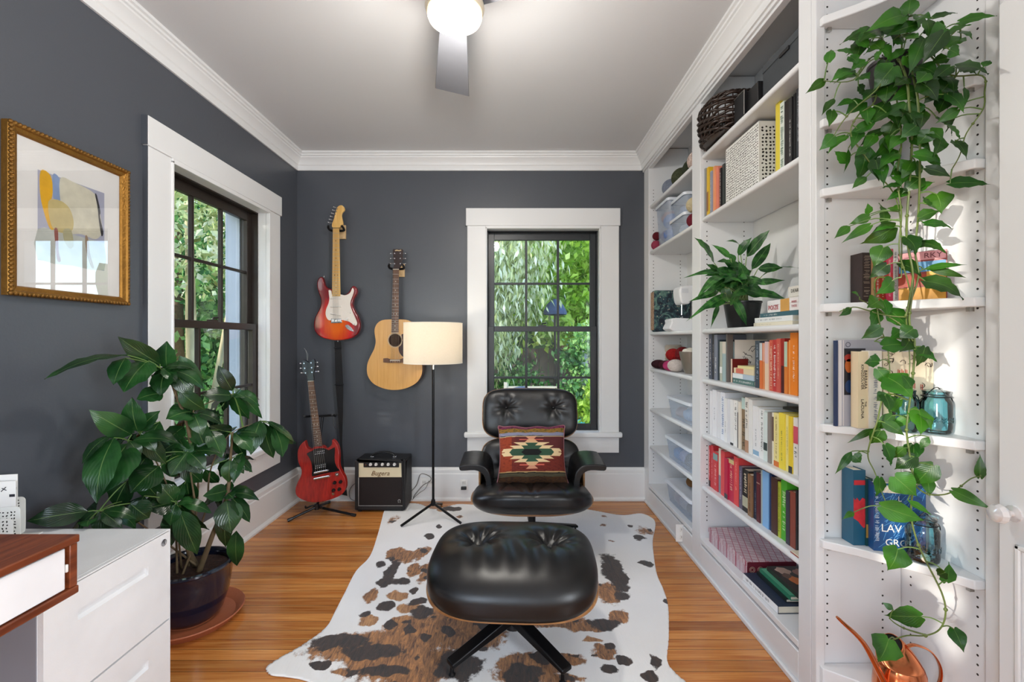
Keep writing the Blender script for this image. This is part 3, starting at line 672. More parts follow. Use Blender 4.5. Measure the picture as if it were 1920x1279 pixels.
    so = o.modifiers.new('thick', 'SOLIDIFY'); so.thickness = .004; so.offset = -1
    tag(o, 'white cowhide rug with brown and black patches on the wood floor', 'rug')
rug()

# ================================================================== LOUNGE CHAIR AND OTTOMAN
def dimple_fn(btn, depth=.032, rad=.045, folds=9, amp=.004, extra=None):
    def fn(p):
        if p.z > 0:
            for i, (bx, by) in enumerate(btn):
                dx, dy = p.x-bx, p.y-by; d = math.hypot(dx, dy); th = math.atan2(dy, dx)
                p.z -= depth*math.exp(-(d/rad)**1.4)
                p.z += amp*math.sin(th*folds+i*1.7+2*math.sin(th))*math.exp(-((d-.055)/.045)**2)
        if extra: p = extra(p)
        return p
    return fn
RX90 = Matrix.Rotation(PI/2, 4, 'X')
def button(bm, c, r=.009, mtx=None): ball(bm, c, r, 12, (1, 1, .6))
ott = thing('leather_ottoman', 'black tufted leather ottoman with wood shell edge on a dark four legged base', 'ottoman', (.005, 1.765, 0), rz=-.05)
def ott_extra(p):
    # front droops, sides roll down
    p.z -= .05*max(0, -p.y/.265)**2 + .012*max(0, p.y/.265)**2
    if p.z > -.02:
        p.z += .0052*math.sin(p.x*80+3*math.sin(p.y*9))*math.exp(-((p.y+.09)/.07)**2)*math.exp(-(p.x/.2)**4)
    return p
b = NB(); pillow(b, .316, .266, .088, 3.6, 60, dimple_fn([(-.14, .03), (.14, .03)], .062, .055, 9, .007, ott_extra), nz=3.0)
bmesh.ops.transform(b, matrix=Matrix.Translation((0, 0, .345)) , verts=b.verts)
obj('cushion', b, M['leather'], ott, smooth=180)
for bx in (-.14, .14):
    b = NB(); ball(b, (bx, .03, .378), .010, 12, (1, 1, .5)); obj('button', b, M['leather'], ott)
b = NB()
def shell_ott(p):
    p.z -= .05*max(0, -p.y/.265)**2 + .012*max(0, p.y/.265)**2; return p
pillow(b, .320, .258, .030, 3.6, 34, shell_ott, Matrix.Translation((0, .003, .304)), nz=2.8)
obj('shell', b, M['ply'], ott, smooth=180, label='curved wood veneer shell')
b = NB(); lathe(b, [(0, .085), (.035, .085), (.03, .105), (.02, .11), (.02, .24), (.08, .25), (.08, .262), (0, .262)], 20); obj('column', b, M['blkmetal'], ott)
for k, (ex, ey) in enumerate(((-.205, -.165), (.185, -.185), (.2, .17), (-.19, .18))):
    ex -= .005; L_ = math.hypot(ex, ey); a = math.atan2(ey, ex); m4 = Matrix.Rotation(a, 4, 'Z')
    b = NB()
    prism(b, [m4 @ Vector(q) for q in ((0, -.027, .108), (L_+.015, -.016, .050), (L_+.015, -.016, .066), (.03, -.025, .140), (0, -.025, .146))], (m4 @ Vector((0, .048, 0))))
    lg = obj('leg', b, M['blkmetal'], ott, bevel=.004, seg=2)
    b = NB(); lathe(b, [(0, .0095), (.012, .0095), (.013, .014), (.007, .02), (.006, .056), (0, .056)], 14, c=tuple(m4 @ Vector((L_, 0, 0)))); obj('glide', b, M['blkmetal'], lg)

ch = thing('lounge_chair', 'black leather lounge chair with wood shells and headrest in front of the back window', 'armchair', (.118, 2.70, 0))
lx = 0.0
# headrest
def back_part(nm, w_, h_, t_, cz, cy, lean, btn, depth=.03):
    mt = Matrix.Translation((lx, cy, cz)) @ Matrix.Rotation(lean, 4, 'X') @ RX90
    def curve(p):
        p.z += .10*(p.x*p.x)/(w_)  # wraps gently around the sitter
        return p
    b = NB(); pillow(b, w_, h_, t_, 4.2, 44, dimple_fn(btn, depth, .04, 7, .003, curve), mt, nz=2.4); cu_ = obj(nm+'_cushion', b, M['leather'], ch, smooth=180)
    for bx, by in btn:
        b = NB(); ball(b, mt @ curve(Vector((bx, by, t_-depth+.004))), .009, 10); obj('button', b, M['leather'], cu_)
    b = NB(); pillow(b, w_+.007, h_+.007, t_*.55, 4.0, 26, curve, mt @ Matrix.Translation((0, 0, -t_*.55)), nz=2.2); obj(nm+'_shell', b, M['ply'], ch, smooth=180, label='curved wood veneer shell')
back_part('headrest', .308, .165, .052, .712, .30, -.22, [(-.155, .035), (.155, .035)])
back_part('backrest', .312, .17, .06, .40, .20, -.30, [(-.15, 0), (.15, 0)], .02)
b = NB()
def seat_fn(p):
    p.z += .035*max(0, -p.y/.27)**2*(1 if p.z > 0 else .4)
    if p.z > 0:
        for cx_, a_ in ((-.15, .2), (-.02, -.1), (.0, .15), (.14, -.25), (-.1, -.3), (.07, .35)):
            q = p.x-cx_-a_*(p.y+.1); p.z -= .010*math.exp(-(q/.008)**2)*math.exp(-((p.y+.10)/.15)**2)
        p.z -= .012*math.exp(-((p.x)/.14)**2)*math.exp(-((p.y+.05)/.14)**2)
    return p
mt = Matrix.Translation((lx-.005, -.085, .300)) @ Matrix.Rotation(-.10, 4, 'X')
pillow(b, .338, .28, .088, 3.2, 56, seat_fn, mt, nz=2.3); obj('seat_cushion', b, M['leather'], ch, smooth=180)
b = NB(); pillow(b, .349, .262, .045, 3.2, 26, lambda p: Vector((p.x, p.y, p.z+.03*abs(p.x/.34)**3)), mt @ Matrix.Translation((0, .022, -.036)), nz=2.2); obj('seat_shell', b, M['ply'], ch, smooth=180, label='curved wood veneer shell')
for s in (-1, 1):
    prof = smooth_loop([Vector(q) for q in ((-.418, 0, .470), (-.412, 0, .485), (-.35, 0, .492), (-.285, 0, .484), (-.25, 0, .452), (-.235, 0, .40), (-.232, 0, .34), (-.262, 0, .335), (-.268, 0, .40), (-.288, 0, .440), (-.33, 0, .458), (-.405, 0, .455))], 3)
    b = NB(); prof = [Vector((-p.x*s if s > 0 else p.x, p.y-.13, p.z)) for p in prof]
    fs = prism(b, prof, (0, .28, 0))
    for v in b.verts:   # the pad slopes and narrows towards the front
        f = (v.co.y+.13)/.28; v.co.z += .0 + .012*f; 
        if abs(v.co.x) > .3: v.co.x *= 1-.0*f
    obj('armrest', b, M['leather'], ch, smooth=60, bevel=.012, seg=3)
    b = NB(); xs = s*.305; box(b, min(xs, xs+s*.012), max(xs, xs+s*.012), .0, .2, .27, .42); obj('arm_bracket', b, M['ply'], ch, bevel=.004)
b = NB(); tube(b, [(-.1, .33, .3), (-.1, .375, .45), (-.1, .38, .6), (-.1, .375, .70)], .012, 8); tube(b, [(.1, .33, .3), (.1, .375, .45), (.1, .38, .6), (.1, .375, .70)], .012, 8); obj('back_brace', b, M['blkmetal'], ch)
b = NB(); lathe(b, [(0, .06), (.045, .06), (.04, .085), (.022, .09), (.022, .19), (.09, .2), (.09, .225), (0, .225)], 20); obj('column', b, M['blkmetal'], ch)
for k in range(5):
    a = PI/2+k*2*PI/5; m4 = Matrix.Rotation(a, 4, 'Z'); L_ = .30; b = NB()
    prism(b, [m4 @ Vector(q) for q in ((0, -.02, .08), (L_, -.012, .045), (L_, -.012, .058), (.03, -.018, .108), (0, -.018, .11))], (m4 @ Vector((0, .034, 0))))
    lg = obj('leg', b, M['blkmetal'], ch, bevel=.004)
    b = NB(); lathe(b, [(0, .0095), (.012, .0095), (.012, .014), (.006, .02), (.006, .05), (0, .05)], 12, c=tuple(m4 @ Vector((L_-.015, 0, 0)))); obj('glide', b, M['blkmetal'], lg)

# ------------------------------------------------------------------ kilim pillow
def kilim(x, y):
    """x, y in the pattern's own millimetre-like units, 0..1190 by 0..1060 from the top left"""
    X = x+180; Y = y+130; n1 = noise.noise(Vector((X*.02, Y*.05, 0)))
    Y2 = Y+6*noise.noise(Vector((X*.006, 3, 0)))
    if Y2 < 188: return '#a35d84' if n1 < .1 else '#8f4668'
    if Y2 < 268: return '#b39a58' if n1 < .15 else '#8f8a4e'
    if Y2 < 325: return '#c9c9d4' if (int(X/14)+int(Y2/14)) % 2 else '#6d7395'
    if Y2 < 337: return '#33313a'
    if Y2 < 352: return '#cfc3ae'
    if Y2 > 1050: return '#80601f' if n1 < .15 else '#6a4a1a'
    if Y2 > 990: return '#9a937c' if (int(X/12)+int(Y2/12)) % 2 else '#4c4a44'
    if Y2 > 975: return '#2c2522'
    if Y2 > 960: return '#cdbb9a'
    dx = abs(X-765); dy = abs(Y-628)
    if dy < 52 and dx+dy*1.1 < 178: return '#0d0b0c'
    bands = ((0, 62, 390, 1.0), (62, 112, 185, -1), (112, 165, 110, -1))
    if dy < 62 and dx < 392-dy*.9: return '#6a8a76'
    if 62 <= dy < 115 and dx < 130+(dy-62)*1.0 and dx < 300-(dy-62)*1.4+60: return '#6a8a76'
    if 115 <= dy < 165 and dx < 60+(dy-115)*1.1: return '#6a8a76'
    if dy < 66:
        if dx < 545-abs(dy-18)*.9 and not (dy < 7 and dx > 480): return '#e3d3bb'
    if 66 <= dy < 118 and dx < 300+(dy-66)*1.7: return '#e3d3bb'
    if 118 <= dy < 172 and dx < 190+(dy-118)*2.3: return '#e3d3bb'
    if 172 <= dy < 230 and dx < 110-(dy-172)*1.1+8: return '#dcc4ab'
    if 212 <= dy < 228 and dx < 210: return '#d99a8c'
    if 230 <= dy < 285 and dx < 40+(dy-230)*1.1: return '#d9b8a4'
    if Y < 560 and X > 480+100*n1: return '#8f5254'
    if X < 420: return '#b87448' if n1 < .3 else '#a9623e'
    return '#a25c48' if n1 < .2 else '#965040'
pl = thing('kilim_pillow', 'woven rust throw pillow with a cream and sage medallion, on the lounge chair', 'pillow', (.118, 2.635, 0))
b = NB(); n_ = 150; cl = b.loops.layers.color.new('weave')
hx, hz = .200, .172
def pp(u, v, side):
    x = (u-.5)*2; y = (v-.5)*2; k = max(0, (1-abs(x)**2.6)*(1-abs(y)**2.6))**.55
    pin = 1-.06*(1-abs(y)**2)*abs(x)**4 ; pin2 = 1-.05*(1-abs(x)**2)*abs(y)**4
    wid = 1+.045*max(0, -y)**3
    return Vector((x*hx*pin*wid, -side*k*.062+.004*math.sin(x*5)*math.sin(y*4), y*hz*pin2+.004*math.sin(x*9)*abs(y)**3))
gr = {}
for s_ in (1, -1):
    for i in range(n_+1):
        for j in range(n_+1):
            edge = i in (0, n_) or j in (0, n_)
            if edge and s_ == -1: gr[s_, i, j] = gr[1, i, j]; continue
            gr[s_, i, j] = b.verts.new(pp(i/n_, j/n_, s_))
    for i in range(n_):
        for j in range(n_):
            q = [gr[s_, i, j], gr[s_, i+1, j], gr[s_, i+1, j+1], gr[s_, i, j+1]]
            f = b.faces.new(q if s_ == 1 else q[::-1])
            c = hexc(kilim((i+.5)/n_*1190, (1-(j+.5)/n_)*1060)) if s_ == 1 else hexc('#7a3a2c'); c = tuple(min(.85, v*1.12+.01) for v in c[:3])+(1,)
            for lp in f.loops: lp[cl] = c
m, nt, bs = newmat('kilim_weave'); at = N(nt, 'ShaderNodeVertexColor', layer_name='weave'); nt.links.new(at.outputs[0], bs.inputs['Base Color']); bs.inputs['Roughness'].default_value = .9
tc = N(nt, 'ShaderNodeTexCoord'); mp = N(nt, 'ShaderNodeMapping'); mp.inputs['Scale'].default_value = (300, 300, 700); nt.links.new(tc.outputs['Object'], mp.inputs[0])
nn = N(nt, 'ShaderNodeTexNoise', i_Scale=1.0); nt.links.new(mp.outputs[0], nn.inputs[0]); bp = N(nt, 'ShaderNodeBump', i_Strength=.5, i_Distance=.003); nt.links.new(nn.outputs[0], bp.inputs['Height']); nt.links.new(bp.outputs[0], bs.inputs['Normal'])
bmesh.ops.transform(b, matrix=Matrix.Translation((0, .045, .518)) @ Matrix.Rotation(-.36, 4, 'X') @ Matrix.Rotation(-.01, 4, 'Y'), verts=b.verts)
obj('cover', b, m, pl, smooth=180)
b = NB(); ed = smooth_loop([Matrix.Translation((0, .045, .518)) @ Matrix.Rotation(-.36, 4, 'X') @ pp(u, v, 1) for u, v in [(i/12, 0) for i in range(13)]+[(1, i/12) for i in range(1, 13)]+[(1-i/12, 1) for i in range(1, 13)]+[(0, 1-i/12) for i in range(1, 12)]], 3)
tube(b, ed+[ed[0]], .0025, 6, caps=False); obj('seam', b, mat('seam_thread', '#a06a70', .9), pl)

# ================================================================== FLOOR LAMP
fl = thing('floor_lamp', 'floor lamp with a cream linen drum shade on a thin black tripod', 'lamp', (-.53, 3.05, 0))
b = NB()
lathe(b, [(.196, 1.042), (.196, 1.312), (.1945, 1.312), (.1945, 1.042)], 64, closed=True)
m, nt, bs = newmat('linen_shade'); L = nt.links.new
tc = N(nt, 'ShaderNodeTexCoord'); mp = N(nt, 'ShaderNodeMapping'); mp.inputs['Scale'].default_value = (60, 60, 220); L(tc.outputs['Object'], mp.inputs[0]); nz = N(nt, 'ShaderNodeTexNoise', i_Scale=2.0, i_Detail=4.0); L(mp.outputs[0], nz.inputs[0])
mx = N(nt, 'ShaderNodeMix', data_type='RGBA'); L(nz.outputs[0], mx.inputs[0]); mx.inputs[6].default_value = hexc('#efe7d8'); mx.inputs[7].default_value = hexc('#fdf9f0'); L(mx.outputs[2], bs.inputs['Base Color']); bs.inputs['Roughness'].default_value = .9
tr = N(nt, 'ShaderNodeBsdfTranslucent'); L(mx.outputs[2], tr.inputs[0]); ms = N(nt, 'ShaderNodeMixShader'); ms.inputs[0].default_value = .55
L(bs.outputs[0], ms.inputs[1]); L(tr.outputs[0], ms.inputs[2]); L(ms.outputs[0], nt.nodes['Material Output'].inputs[0])
sh = obj('lamp_shade', b, m, fl, smooth=60)
b = NB()
for z in (1.043, 1.311): tube(b, [(.1955*math.cos(a*PI/24), .1955*math.sin(a*PI/24), z) for a in range(49)], .002, 6, caps=False)
obj('shade_ring', b, mat('shade_tape', '#f3eee2', .8), sh)
b = NB(); tube(b, [(0, 0, .09), (0, 0, 1.03)], .0085, 10); lathe(b, [(0, .085), (.014, .085), (.017, .1), (.012, .125), (0, .125)], 14); obj('pole', b, M['blkmetal'], fl)
b = NB(); tube(b, [(0, 0, 1.0), (0, 0, 1.16)], .010, 10); lathe(b, [(0, 1.13), (.017, 1.13), (.017, 1.19), (0, 1.19)], 14); obj('socket', b, M['nickel'], fl)
b = NB()
for a in (0, 2*PI/3, 4*PI/3): tube(b, [(0, 0, 1.13), (.193*math.cos(a), .193*math.sin(a), 1.06)], .002, 6)
obj('spider', b, M['nickel'], fl)
b = NB(); ball(b, (0, 0, 1.215), .028, 14, (1, 1, 1.2)); obj('bulb', b, mat('lamp_bulb', '#fff4dd', .4, emit='#ffd9a0', es=9), fl)
for ex, ey in ((-.177, -.165), (.20, -.12), (.02, .24)):
    zf = .008 if (ex, ey) != (.02, .24) else .002
    b = NB(); tube(b, [(0, 0, .10), (ex, ey, zf+.006)], .0085, 8); obj('leg', b, M['blkmetal'], fl)
light('floor_lamp_bulb', 'POINT', (-.53, 3.05, 1.22), 13, (1, .93, .82), shadow_soft_size=.03)

# ================================================================== CEILING FAN
cf = thing('ceiling_fan', 'white ceiling fan with a lit round glass dome and silver blades', 'ceiling fan', (-.208, 1.65, 0))
b = NB(); lathe(b, [(0, 2.588), (.07, 2.588), (.075, 2.56), (.05, 2.535), (.018, 2.53), (.018, 2.47), (.07, 2.465), (.098, 2.455), (.105, 2.435), (.105, 2.417), (0, 2.417)], 40); obj('motor_housing', b, M['nickel'], cf)
b = NB(); lathe(b, [(0, 2.416), (.106, 2.416), (.108, 2.405), (.103, 2.392), (.1, 2.388), (0, 2.388)], 40); obj('light_collar', b, mat('fan_collar', '#e8dcc2', .4), cf)
b = NB(); lathe(b, [(0, 2.387), (.097, 2.387), (.099, 2.376), (.095, 2.366), (.082, 2.358), (.06, 2.352), (.03, 2.348), (0, 2.347)], 48)
obj('glass_dome', b, mat('lit_opal_glass', '#fff8ea', .3, emit='#fff1d6', es=2.2), cf, smooth=80)
for k in range(3):
    a = PI/2+.145+k*2*PI/3
    m4 = Matrix.Rotation(a, 4, 'Z'); b = NB()
    pts = [(.085, -.045), (.612, -.083), (.592, .085), (.085, .052)]
    vs = []
    for dz in (0, .006):
        vs.append([b.verts.new(m4 @ Vector((x, y, 2.424+dz+y*.10))) for x, y in pts])
    b.faces.new(vs[0][::-1]); b.faces.new(vs[1])
    for i in range(4): b.faces.new((vs[0][i], vs[0][(i+1) % 4], vs[1][(i+1) % 4], vs[1][i]))
    obj('blade', b, mat('silver_blade', '#8f9198', .35, .25), cf, bevel=.002)
light('fan_bulb', 'POINT', (-.208, 1.65, 2.305), 22, (1, .96, .90), shadow_soft_size=.06)
# ================================================================== GUITARS
def trc(pts, sx, ox, oy, D, sy=None):
    Df = D if callable(D) else (lambda px, py: D)
    out = []
    for x, y in pts:
        px, py = ox+x/sx, oy+y/(sy or sx); out.append(W(px, py, Df(px, py)))
    return out
def neck(th, tl, tr, br, bl, fm, nm, nfret=21, dots=True, dotc='#1a1512', nut='#efe9da', back=.022):
    """four corners of the fretboard face, in world space"""
    tl, tr, br, bl = map(Vector, (tl, tr, br, bl)); n = (tr-tl).cross(bl-tl).normalized()
    if n.y > 0: n = -n
    L_ = (bl-tl).length
    b = NB(); prism(b, [tl+n*0, tr, br, bl], -n*.006); fb = obj('fretboard', b, fm, th, world=True, bevel=.001)
    b = NB(); mid = lambda a, c, f: a.lerp(c, f)
    pts = [tl, mid(tl, tr, .15)-n*back*.7, mid(tl, tr, .5)-n*back, mid(tl, tr, .85)-n*back*.7, tr]
    pts2 = [bl, mid(bl, br, .15)-n*back*.75, mid(bl, br, .5)-n*back*1.05, mid(bl, br, .85)-n*back*.75, br]
    va = [b.verts.new(p-n*.006) for p in pts]; vb = [b.verts.new(p-n*.006) for p in pts2]
    for i in range(4): b.faces.new((va[i], va[i+1], vb[i+1], vb[i]))
    b.faces.new(va); b.faces.new(vb[::-1]); b.faces.new((va[0], vb[0], vb[-1], va[-1])); obj('neck', b, nm, th, world=True, smooth=60)
    sc = L_/(1-2**(-nfret/12)); b = NB(); fr = [0]
    for k in range(1, nfret+1):
        f = sc*(1-2**(-k/12))/L_; fr.append(f)
        a, c = mid(tl, bl, f), mid(tr, br, f); d = (bl-tl).normalized()*.0009
        prism(b, [a-d+n*.001, c-d+n*.001, c+d+n*.001, a+d+n*.001], -n*.002)
    obj('frets', b, M['nickel'], fb, world=True, smooth=0)
    if dots:
        b = NB(); wv = (tr-tl).normalized()
        for k in (3, 5, 7, 9, 12, 15, 17, 19, 21):
            if k > nfret: continue
            f = (fr[k]+fr[k-1])/2; c = mid(mid(tl, tr, .5), mid(bl, br, .5), f)
            for o_ in ((-.011, .011) if k == 12 else (0,)):
                q = n.to_track_quat('Z', 'Y').to_matrix().to_4x4(); lathe(b, [(0, .0006), (.0032, .0006), (.0032, 0)], 10, mtx=Matrix.Translation(c+wv*o_) @ q)
        obj('inlays', b, cm(dotc, .4), fb, world=True, smooth=0)
    b = NB(); d = (bl-tl).normalized()*.003; prism(b, [tl+n*.003, tr+n*.003, tr+d+n*.003, tl+d+n*.003], -n*.008); obj('nut', b, cm(nut, .4), th, world=True, smooth=0)
    return n
def strings(th, a0, a1, b0, b1, n, off0=.004, off1=.009, k=6):
    b = NB()
    for i in range(k):
        f = (i+.5)/k; tube(b, [Vector(a0).lerp(Vector(a1), f)+n*off0, Vector(b0).lerp(Vector(b1), f)+n*off1], .0005+.0002*(k-i)/k, 4)
    obj('strings', b, M['nickel'], th, world=True)
def tuner(th, c, d, n, r=.006):
    """button peg poking out sideways (d) with a post on the face"""
    b = NB(); c = Vector(c); d = Vector(d).normalized()
    tube(b, [c, c+d*.018], .0022, 6); ball(b, c+d*.022, r, 10, (1, .55, .75)); obj('tuner', b, M['metal'], th, world=True)
def post(b, c, n, r=.004, h=.008): tube(b, [Vector(c)-n*.001, Vector(c)+n*h], r, 8)
def burst(name, c, sx, sz, c1, c2, c3):
    m, nt, bs = newmat(name); L = nt.links.new; tc = N(nt, 'ShaderNodeTexCoord'); mp = N(nt, 'ShaderNodeMapping')
    mp.inputs['Location'].default_value = (-c[0]/sx, 0, -c[1]/sz); mp.inputs['Scale'].default_value = (1/sx, 0, 1/sz); L(tc.outputs['Object'], mp.inputs[0])
    ln = N(nt, 'ShaderNodeVectorMath', operation='LENGTH'); L(mp.outputs[0], ln.inputs[0])
    m2 = N(nt, 'ShaderNodeMapping'); m2.inputs['Scale'].default_value = (30, 1, 5); L(tc.outputs['Object'], m2.inputs[0]); nz = N(nt, 'ShaderNodeTexNoise', i_Scale=2.0, i_Detail=3.0); L(m2.outputs[0], nz.inputs[0])
    ad = N(nt, 'ShaderNodeMath', operation='MULTIPLY_ADD'); ad.inputs[1].default_value = .25; L(nz.outputs[0], ad.inputs[0]); L(ln.outputs['Value'], ad.inputs[2])
    r = N(nt, 'ShaderNodeValToRGB'); L(ad.outputs[0], r.inputs[0]); e = r.color_ramp.elements; e[0].position = .35; e[0].color = hexc(c1); e[1].position = 1.12; e[1].color = hexc(c3); k = e.new(.8); k.color = hexc(c2)
    L(r.outputs[0], bs.inputs['Base Color']); bs.inputs['Roughness'].default_value = .15; bs.inputs['Coat Weight'].default_value = .6; bs.inputs['Coat Roughness'].default_value = .05
    return m
# --- red sunburst electric on the wall
D1 = 3.305
g1 = thing('electric_guitar', 'cherry sunburst electric guitar with white pickguard hanging highest on the back wall', 'guitar', W(630, 638, D1)+Vector((0, .02, 0)))
T1 = lambda p, D=D1: trc(p, 8.525, 580, 500, D)
T4 = lambda p, D=D1: trc(p, 3.997, 540, 360, D)
body = smooth_loop(T1([(352,356),(300,345),(250,300),(228,235),(212,180),(186,160),(150,178),(120,240),(120,330),(148,430),(176,510),(180,600),(150,690),(100,780),(70,880),(70,985),(110,1070),(200,1135),(330,1168),(440,1178),(560,1168),(680,1138),(760,1085),(802,1000),(808,900),(778,800),(725,700),(692,610),(702,530),(742,450),(762,385),(742,330),(702,306),(665,330),(640,380),(600,428),(560,448),(495,440)]), 3)
b = NB(); prism(b, body, (0, .042, 0)); obj('body', b, burst('cherry_burst', (0, .12), .165, .25, '#e86a1e', '#c81a1c', '#7a0c16'), g1, world=True, bevel=.009, seg=3)
pg = smooth_loop(T1([(306,380),(350,388),(362,455),(430,475),(490,465),(496,442),(560,458),(622,440),(662,400),(690,338),(712,385),(690,465),(662,540),(655,620),(690,720),(730,810),(765,900),(748,942),(712,935),(640,882),(560,862),(500,850),(350,860),(300,850),(268,800),(258,735),(275,660),(305,590),(320,500)], D1-.0035), 2)
b = NB(); prism(b, pg, (0, .003, 0)); pk = obj('pickguard', b, mat('parchment_plastic', '#efe6dc', .3), g1, world=True, bevel=.0008, seg=1)
for (x0, y0, x1, y1) in ((340, 508, 515, 508), (338, 640, 512, 640), (340, 750, 510, 782)):
    b = NB(); a, c = T1([(x0, y0), (x1, y1)], D1-.0045); tube(b, [a, c], .008, 10, flat=.7); obj('pickup', b, mat('cream_cover', '#f1ebe4', .35), pk, world=True)
    b = NB()
    for i in range(6): q = a.lerp(c, (i+.7)/6.4); tube(b, [q, q+Vector((0, -.0075, 0))], .0022, 8)
    obj('pole_pieces', b, M['nickel'], pk, world=True)
for (x, y) in ((615, 835), (715, 915)):
    b = NB(); c = T1([(x, y)], D1-.003)[0]; tube(b, [c, c+Vector((0, -.012, 0))], [.009, .007], 14); obj('knob', b, mat('knob_white', '#f5efe8', .3), pk, world=True)
b = NB(); c = T1([(655, 745)], D1-.003)[0]; tube(b, [c, c+Vector((.004, -.014, .003))], .0022, 8); obj('selector_switch', b, M['nickel'], pk, world=True)
b = NB(); prism(b, T1([(345, 832), (512, 832), (520, 900), (345, 905)], D1-.008), (0, .008, 0)); obj('bridge', b, M['metal'], g1, world=True, bevel=.002)
b = NB()
for i in range(6): a, c = T1([(362+i*26, 842), (362+i*26, 880)], D1-.011); tube(b, [a, c], .0028, 6)
obj('saddles', b, M['nickel'], g1, world=True)
b = NB(); prism(b, smooth_loop(T1([(572, 940), (620, 930), (680, 985), (712, 1035), (680, 1035), (620, 1005), (585, 975)], D1-.003), 2), (0, .003, 0)); obj('output_jack', b, M['metal'], g1, world=True, bevel=.001)
tl, tr = T4([(335, 268), (382, 268)], D1-.006); bl, br = T4([(330, 782), (392, 782)], D1-.006)
n = neck(g1, tl, tr, br, bl, M['maple'], M['maple'], 21, nut='#1a1a1a')
hs = smooth_loop(T4([(335,268),(330,240),(343,205),(352,165),(366,120),(384,102),(405,100),(421,117),(423,138),(408,154),(401,178),(408,212),(413,240),(400,255),(382,268)], D1-.003), 2)
b = NB(); prism(b, hs, (0, .014, 0)); obj('headstock', b, M['maple'], g1, world=True, bevel=.001)
b = NB(); ps = T4([(372+(-1)*i*8, 128+i*21) for i in range(6)], D1-.003)
for i, q in enumerate(ps):
    post(b, q, n, .0035, .007)
obj('string_posts', b, M['metal'], g1, world=True)
for i in range(6): tuner(g1, T4([(364-i*8.3, 118+i*23)], D1+.004)[0], (-1, 0, .25), n, .0055)
strings(g1, tl, tr, *T4([(338, 965), (385, 965)], D1-.008), n)
for q in (T1([(215, 152)])[0], T1([(440, 1190)])[0]):
    b = NB(); lathe(b, [(0, -.006), (.004, -.006), (.003, 0), (.006, .006), (0, .008)], 10, c=tuple(q+Vector((0, .02, 0)))); obj('strap_button', b, M['metal'], g1, world=True)
st_ = mat('black_webbing', '#0f0f12', .8, bump=.3, bs=200)
T6 = lambda p, D: trc(p, 3.658, 545, 640, D, 3.654)
L0 = [(300,0),(304,150),(308,300),(325,500),(338,700),(350,870),(346,1050)]; R0 = [(344,0),(352,150),(360,300),(358,500),(352,700),(366,880),(388,1060)]
b = NB(); A = T6(L0, 3.325); B_ = T6(R0, 3.335); k = len(A)
for s, o_ in ((0, 0), (1, .004)): pass
va = [[b.verts.new(p+Vector((0, o_, 0))) for p in A] for o_ in (0, .003)]; vb = [[b.verts.new(p+Vector((0, o_, 0))) for p in B_] for o_ in (0, .003)]
for i in range(k-1):
    b.faces.new((va[0][i], vb[0][i], vb[0][i+1], va[0][i+1])); b.faces.new((va[1][i], va[1][i+1], vb[1][i+1], vb[1][i]))
    b.faces.new((va[0][i], va[0][i+1], va[1][i+1], va[1][i])); b.faces.new((vb[0][i], vb[1][i], vb[1][i+1], vb[0][i+1]))
b.faces.new((va[0][0], va[1][0], vb[1][0], vb[0][0])); b.faces.new((va[0][-1], vb[0][-1], vb[1][-1], va[1][-1]))
sp_ = obj('strap', b, st_, g1, world=True, smooth=0, label='long black webbing strap')
for y in (45, 297):
    a, c = T6([(296 if y < 100 else 303, y), (350 if y < 100 else 364, y)], 3.32); b = NB(); tube(b, [a, c], .004, 8); obj('buckle', b, M['black'], sp_, world=True)
def hanger(lbl, px0, py, px1, plate, D):
    t = thing('guitar_hanger', lbl, 'wall hook', W((px0+px1)/2, py, D)); z = W(0, py, D).z
    x0, x1 = W(px0, py, D).x, W(px1, py, D).x
    p0, p1 = W(plate[0], plate[1], 3.385), W(plate[2], plate[3], 3.385)
    b = NB(); box(b, p0.x, p1.x, 3.383, 3.3995, p1.z, p0.z); obj('mounting_block', b, mat('pine_block', '#d9b98a', .5), t, world=True, bevel=.002)
    b = NB()
    for x in ((p0.x+p1.x)/2,):
        for zz in (p0.z-.012, p1.z+.012): ball(b, (x, 3.383, zz), .003, 8)
    obj('screws', b, M['metal'], t, world=True)
    xm = (x0+x1)/2
    b = NB(); tube(b, [((p0.x+p1.x)/2-.01, 3.39, z), (xm, D+.036, z-.004), (xm, D+.03, z-.004)], .006, 8)
    obj('arm', b, M['blkmetal'], t, world=True)
    b = NB()
    tube(b, smooth_loop([(x0+.008, D-.03, z+.012), (x0, D-.012, z-.002), (x0+.008, D+.018, z-.012), (xm, D+.034, z-.012), (x1-.008, D+.018, z-.012), (x1, D-.012, z-.002), (x1-.008, D-.03, z+.012)], 4, closed=False), .0085, 10)
    obj('yoke', b, M['black'], t, world=True)
hanger('black yoke wall hook on a pine block holding the sunburst electric guitar', 617, 428, 645, (636, 422, 648, 448), 3.315)
# --- acoustic
D2 = 3.285
g2 = thing('acoustic_guitar', 'natural spruce top acoustic guitar hanging on the back wall behind the lamp shade', 'guitar', W(740, 731, D2)+Vector((0, .03, 0)))
hw = [(599,10),(600.5,24),(606,33),(614,37.5),(622,38.5),(632,37),(642,36),(655,39),(668,45.5),(680,50.5),(693,52),(705,50),(716,43),(723,33.5),(728.5,20),(731,7)]
cxx = lambda y: 741-(y-599)*.011
out = smooth_loop([W(cxx(y)+h, y, D2) for y, h in hw]+[W(cxx(y)-h, y, D2) for y, h in hw[::-1]], 3)
b = NB(); prism(b, out, (0, .088, 0)); bd = obj('body', b, mat('mahogany_sides', '#5e3320', .3, coat=.4), g2, world=True, bevel=.003)
b = NB(); prism(b, [p+Vector((0, -.0025, 0)) for p in out], (0, .0024, 0)); obj('soundboard', b, M['spruce'], g2, world=True, bevel=.0008, seg=1)
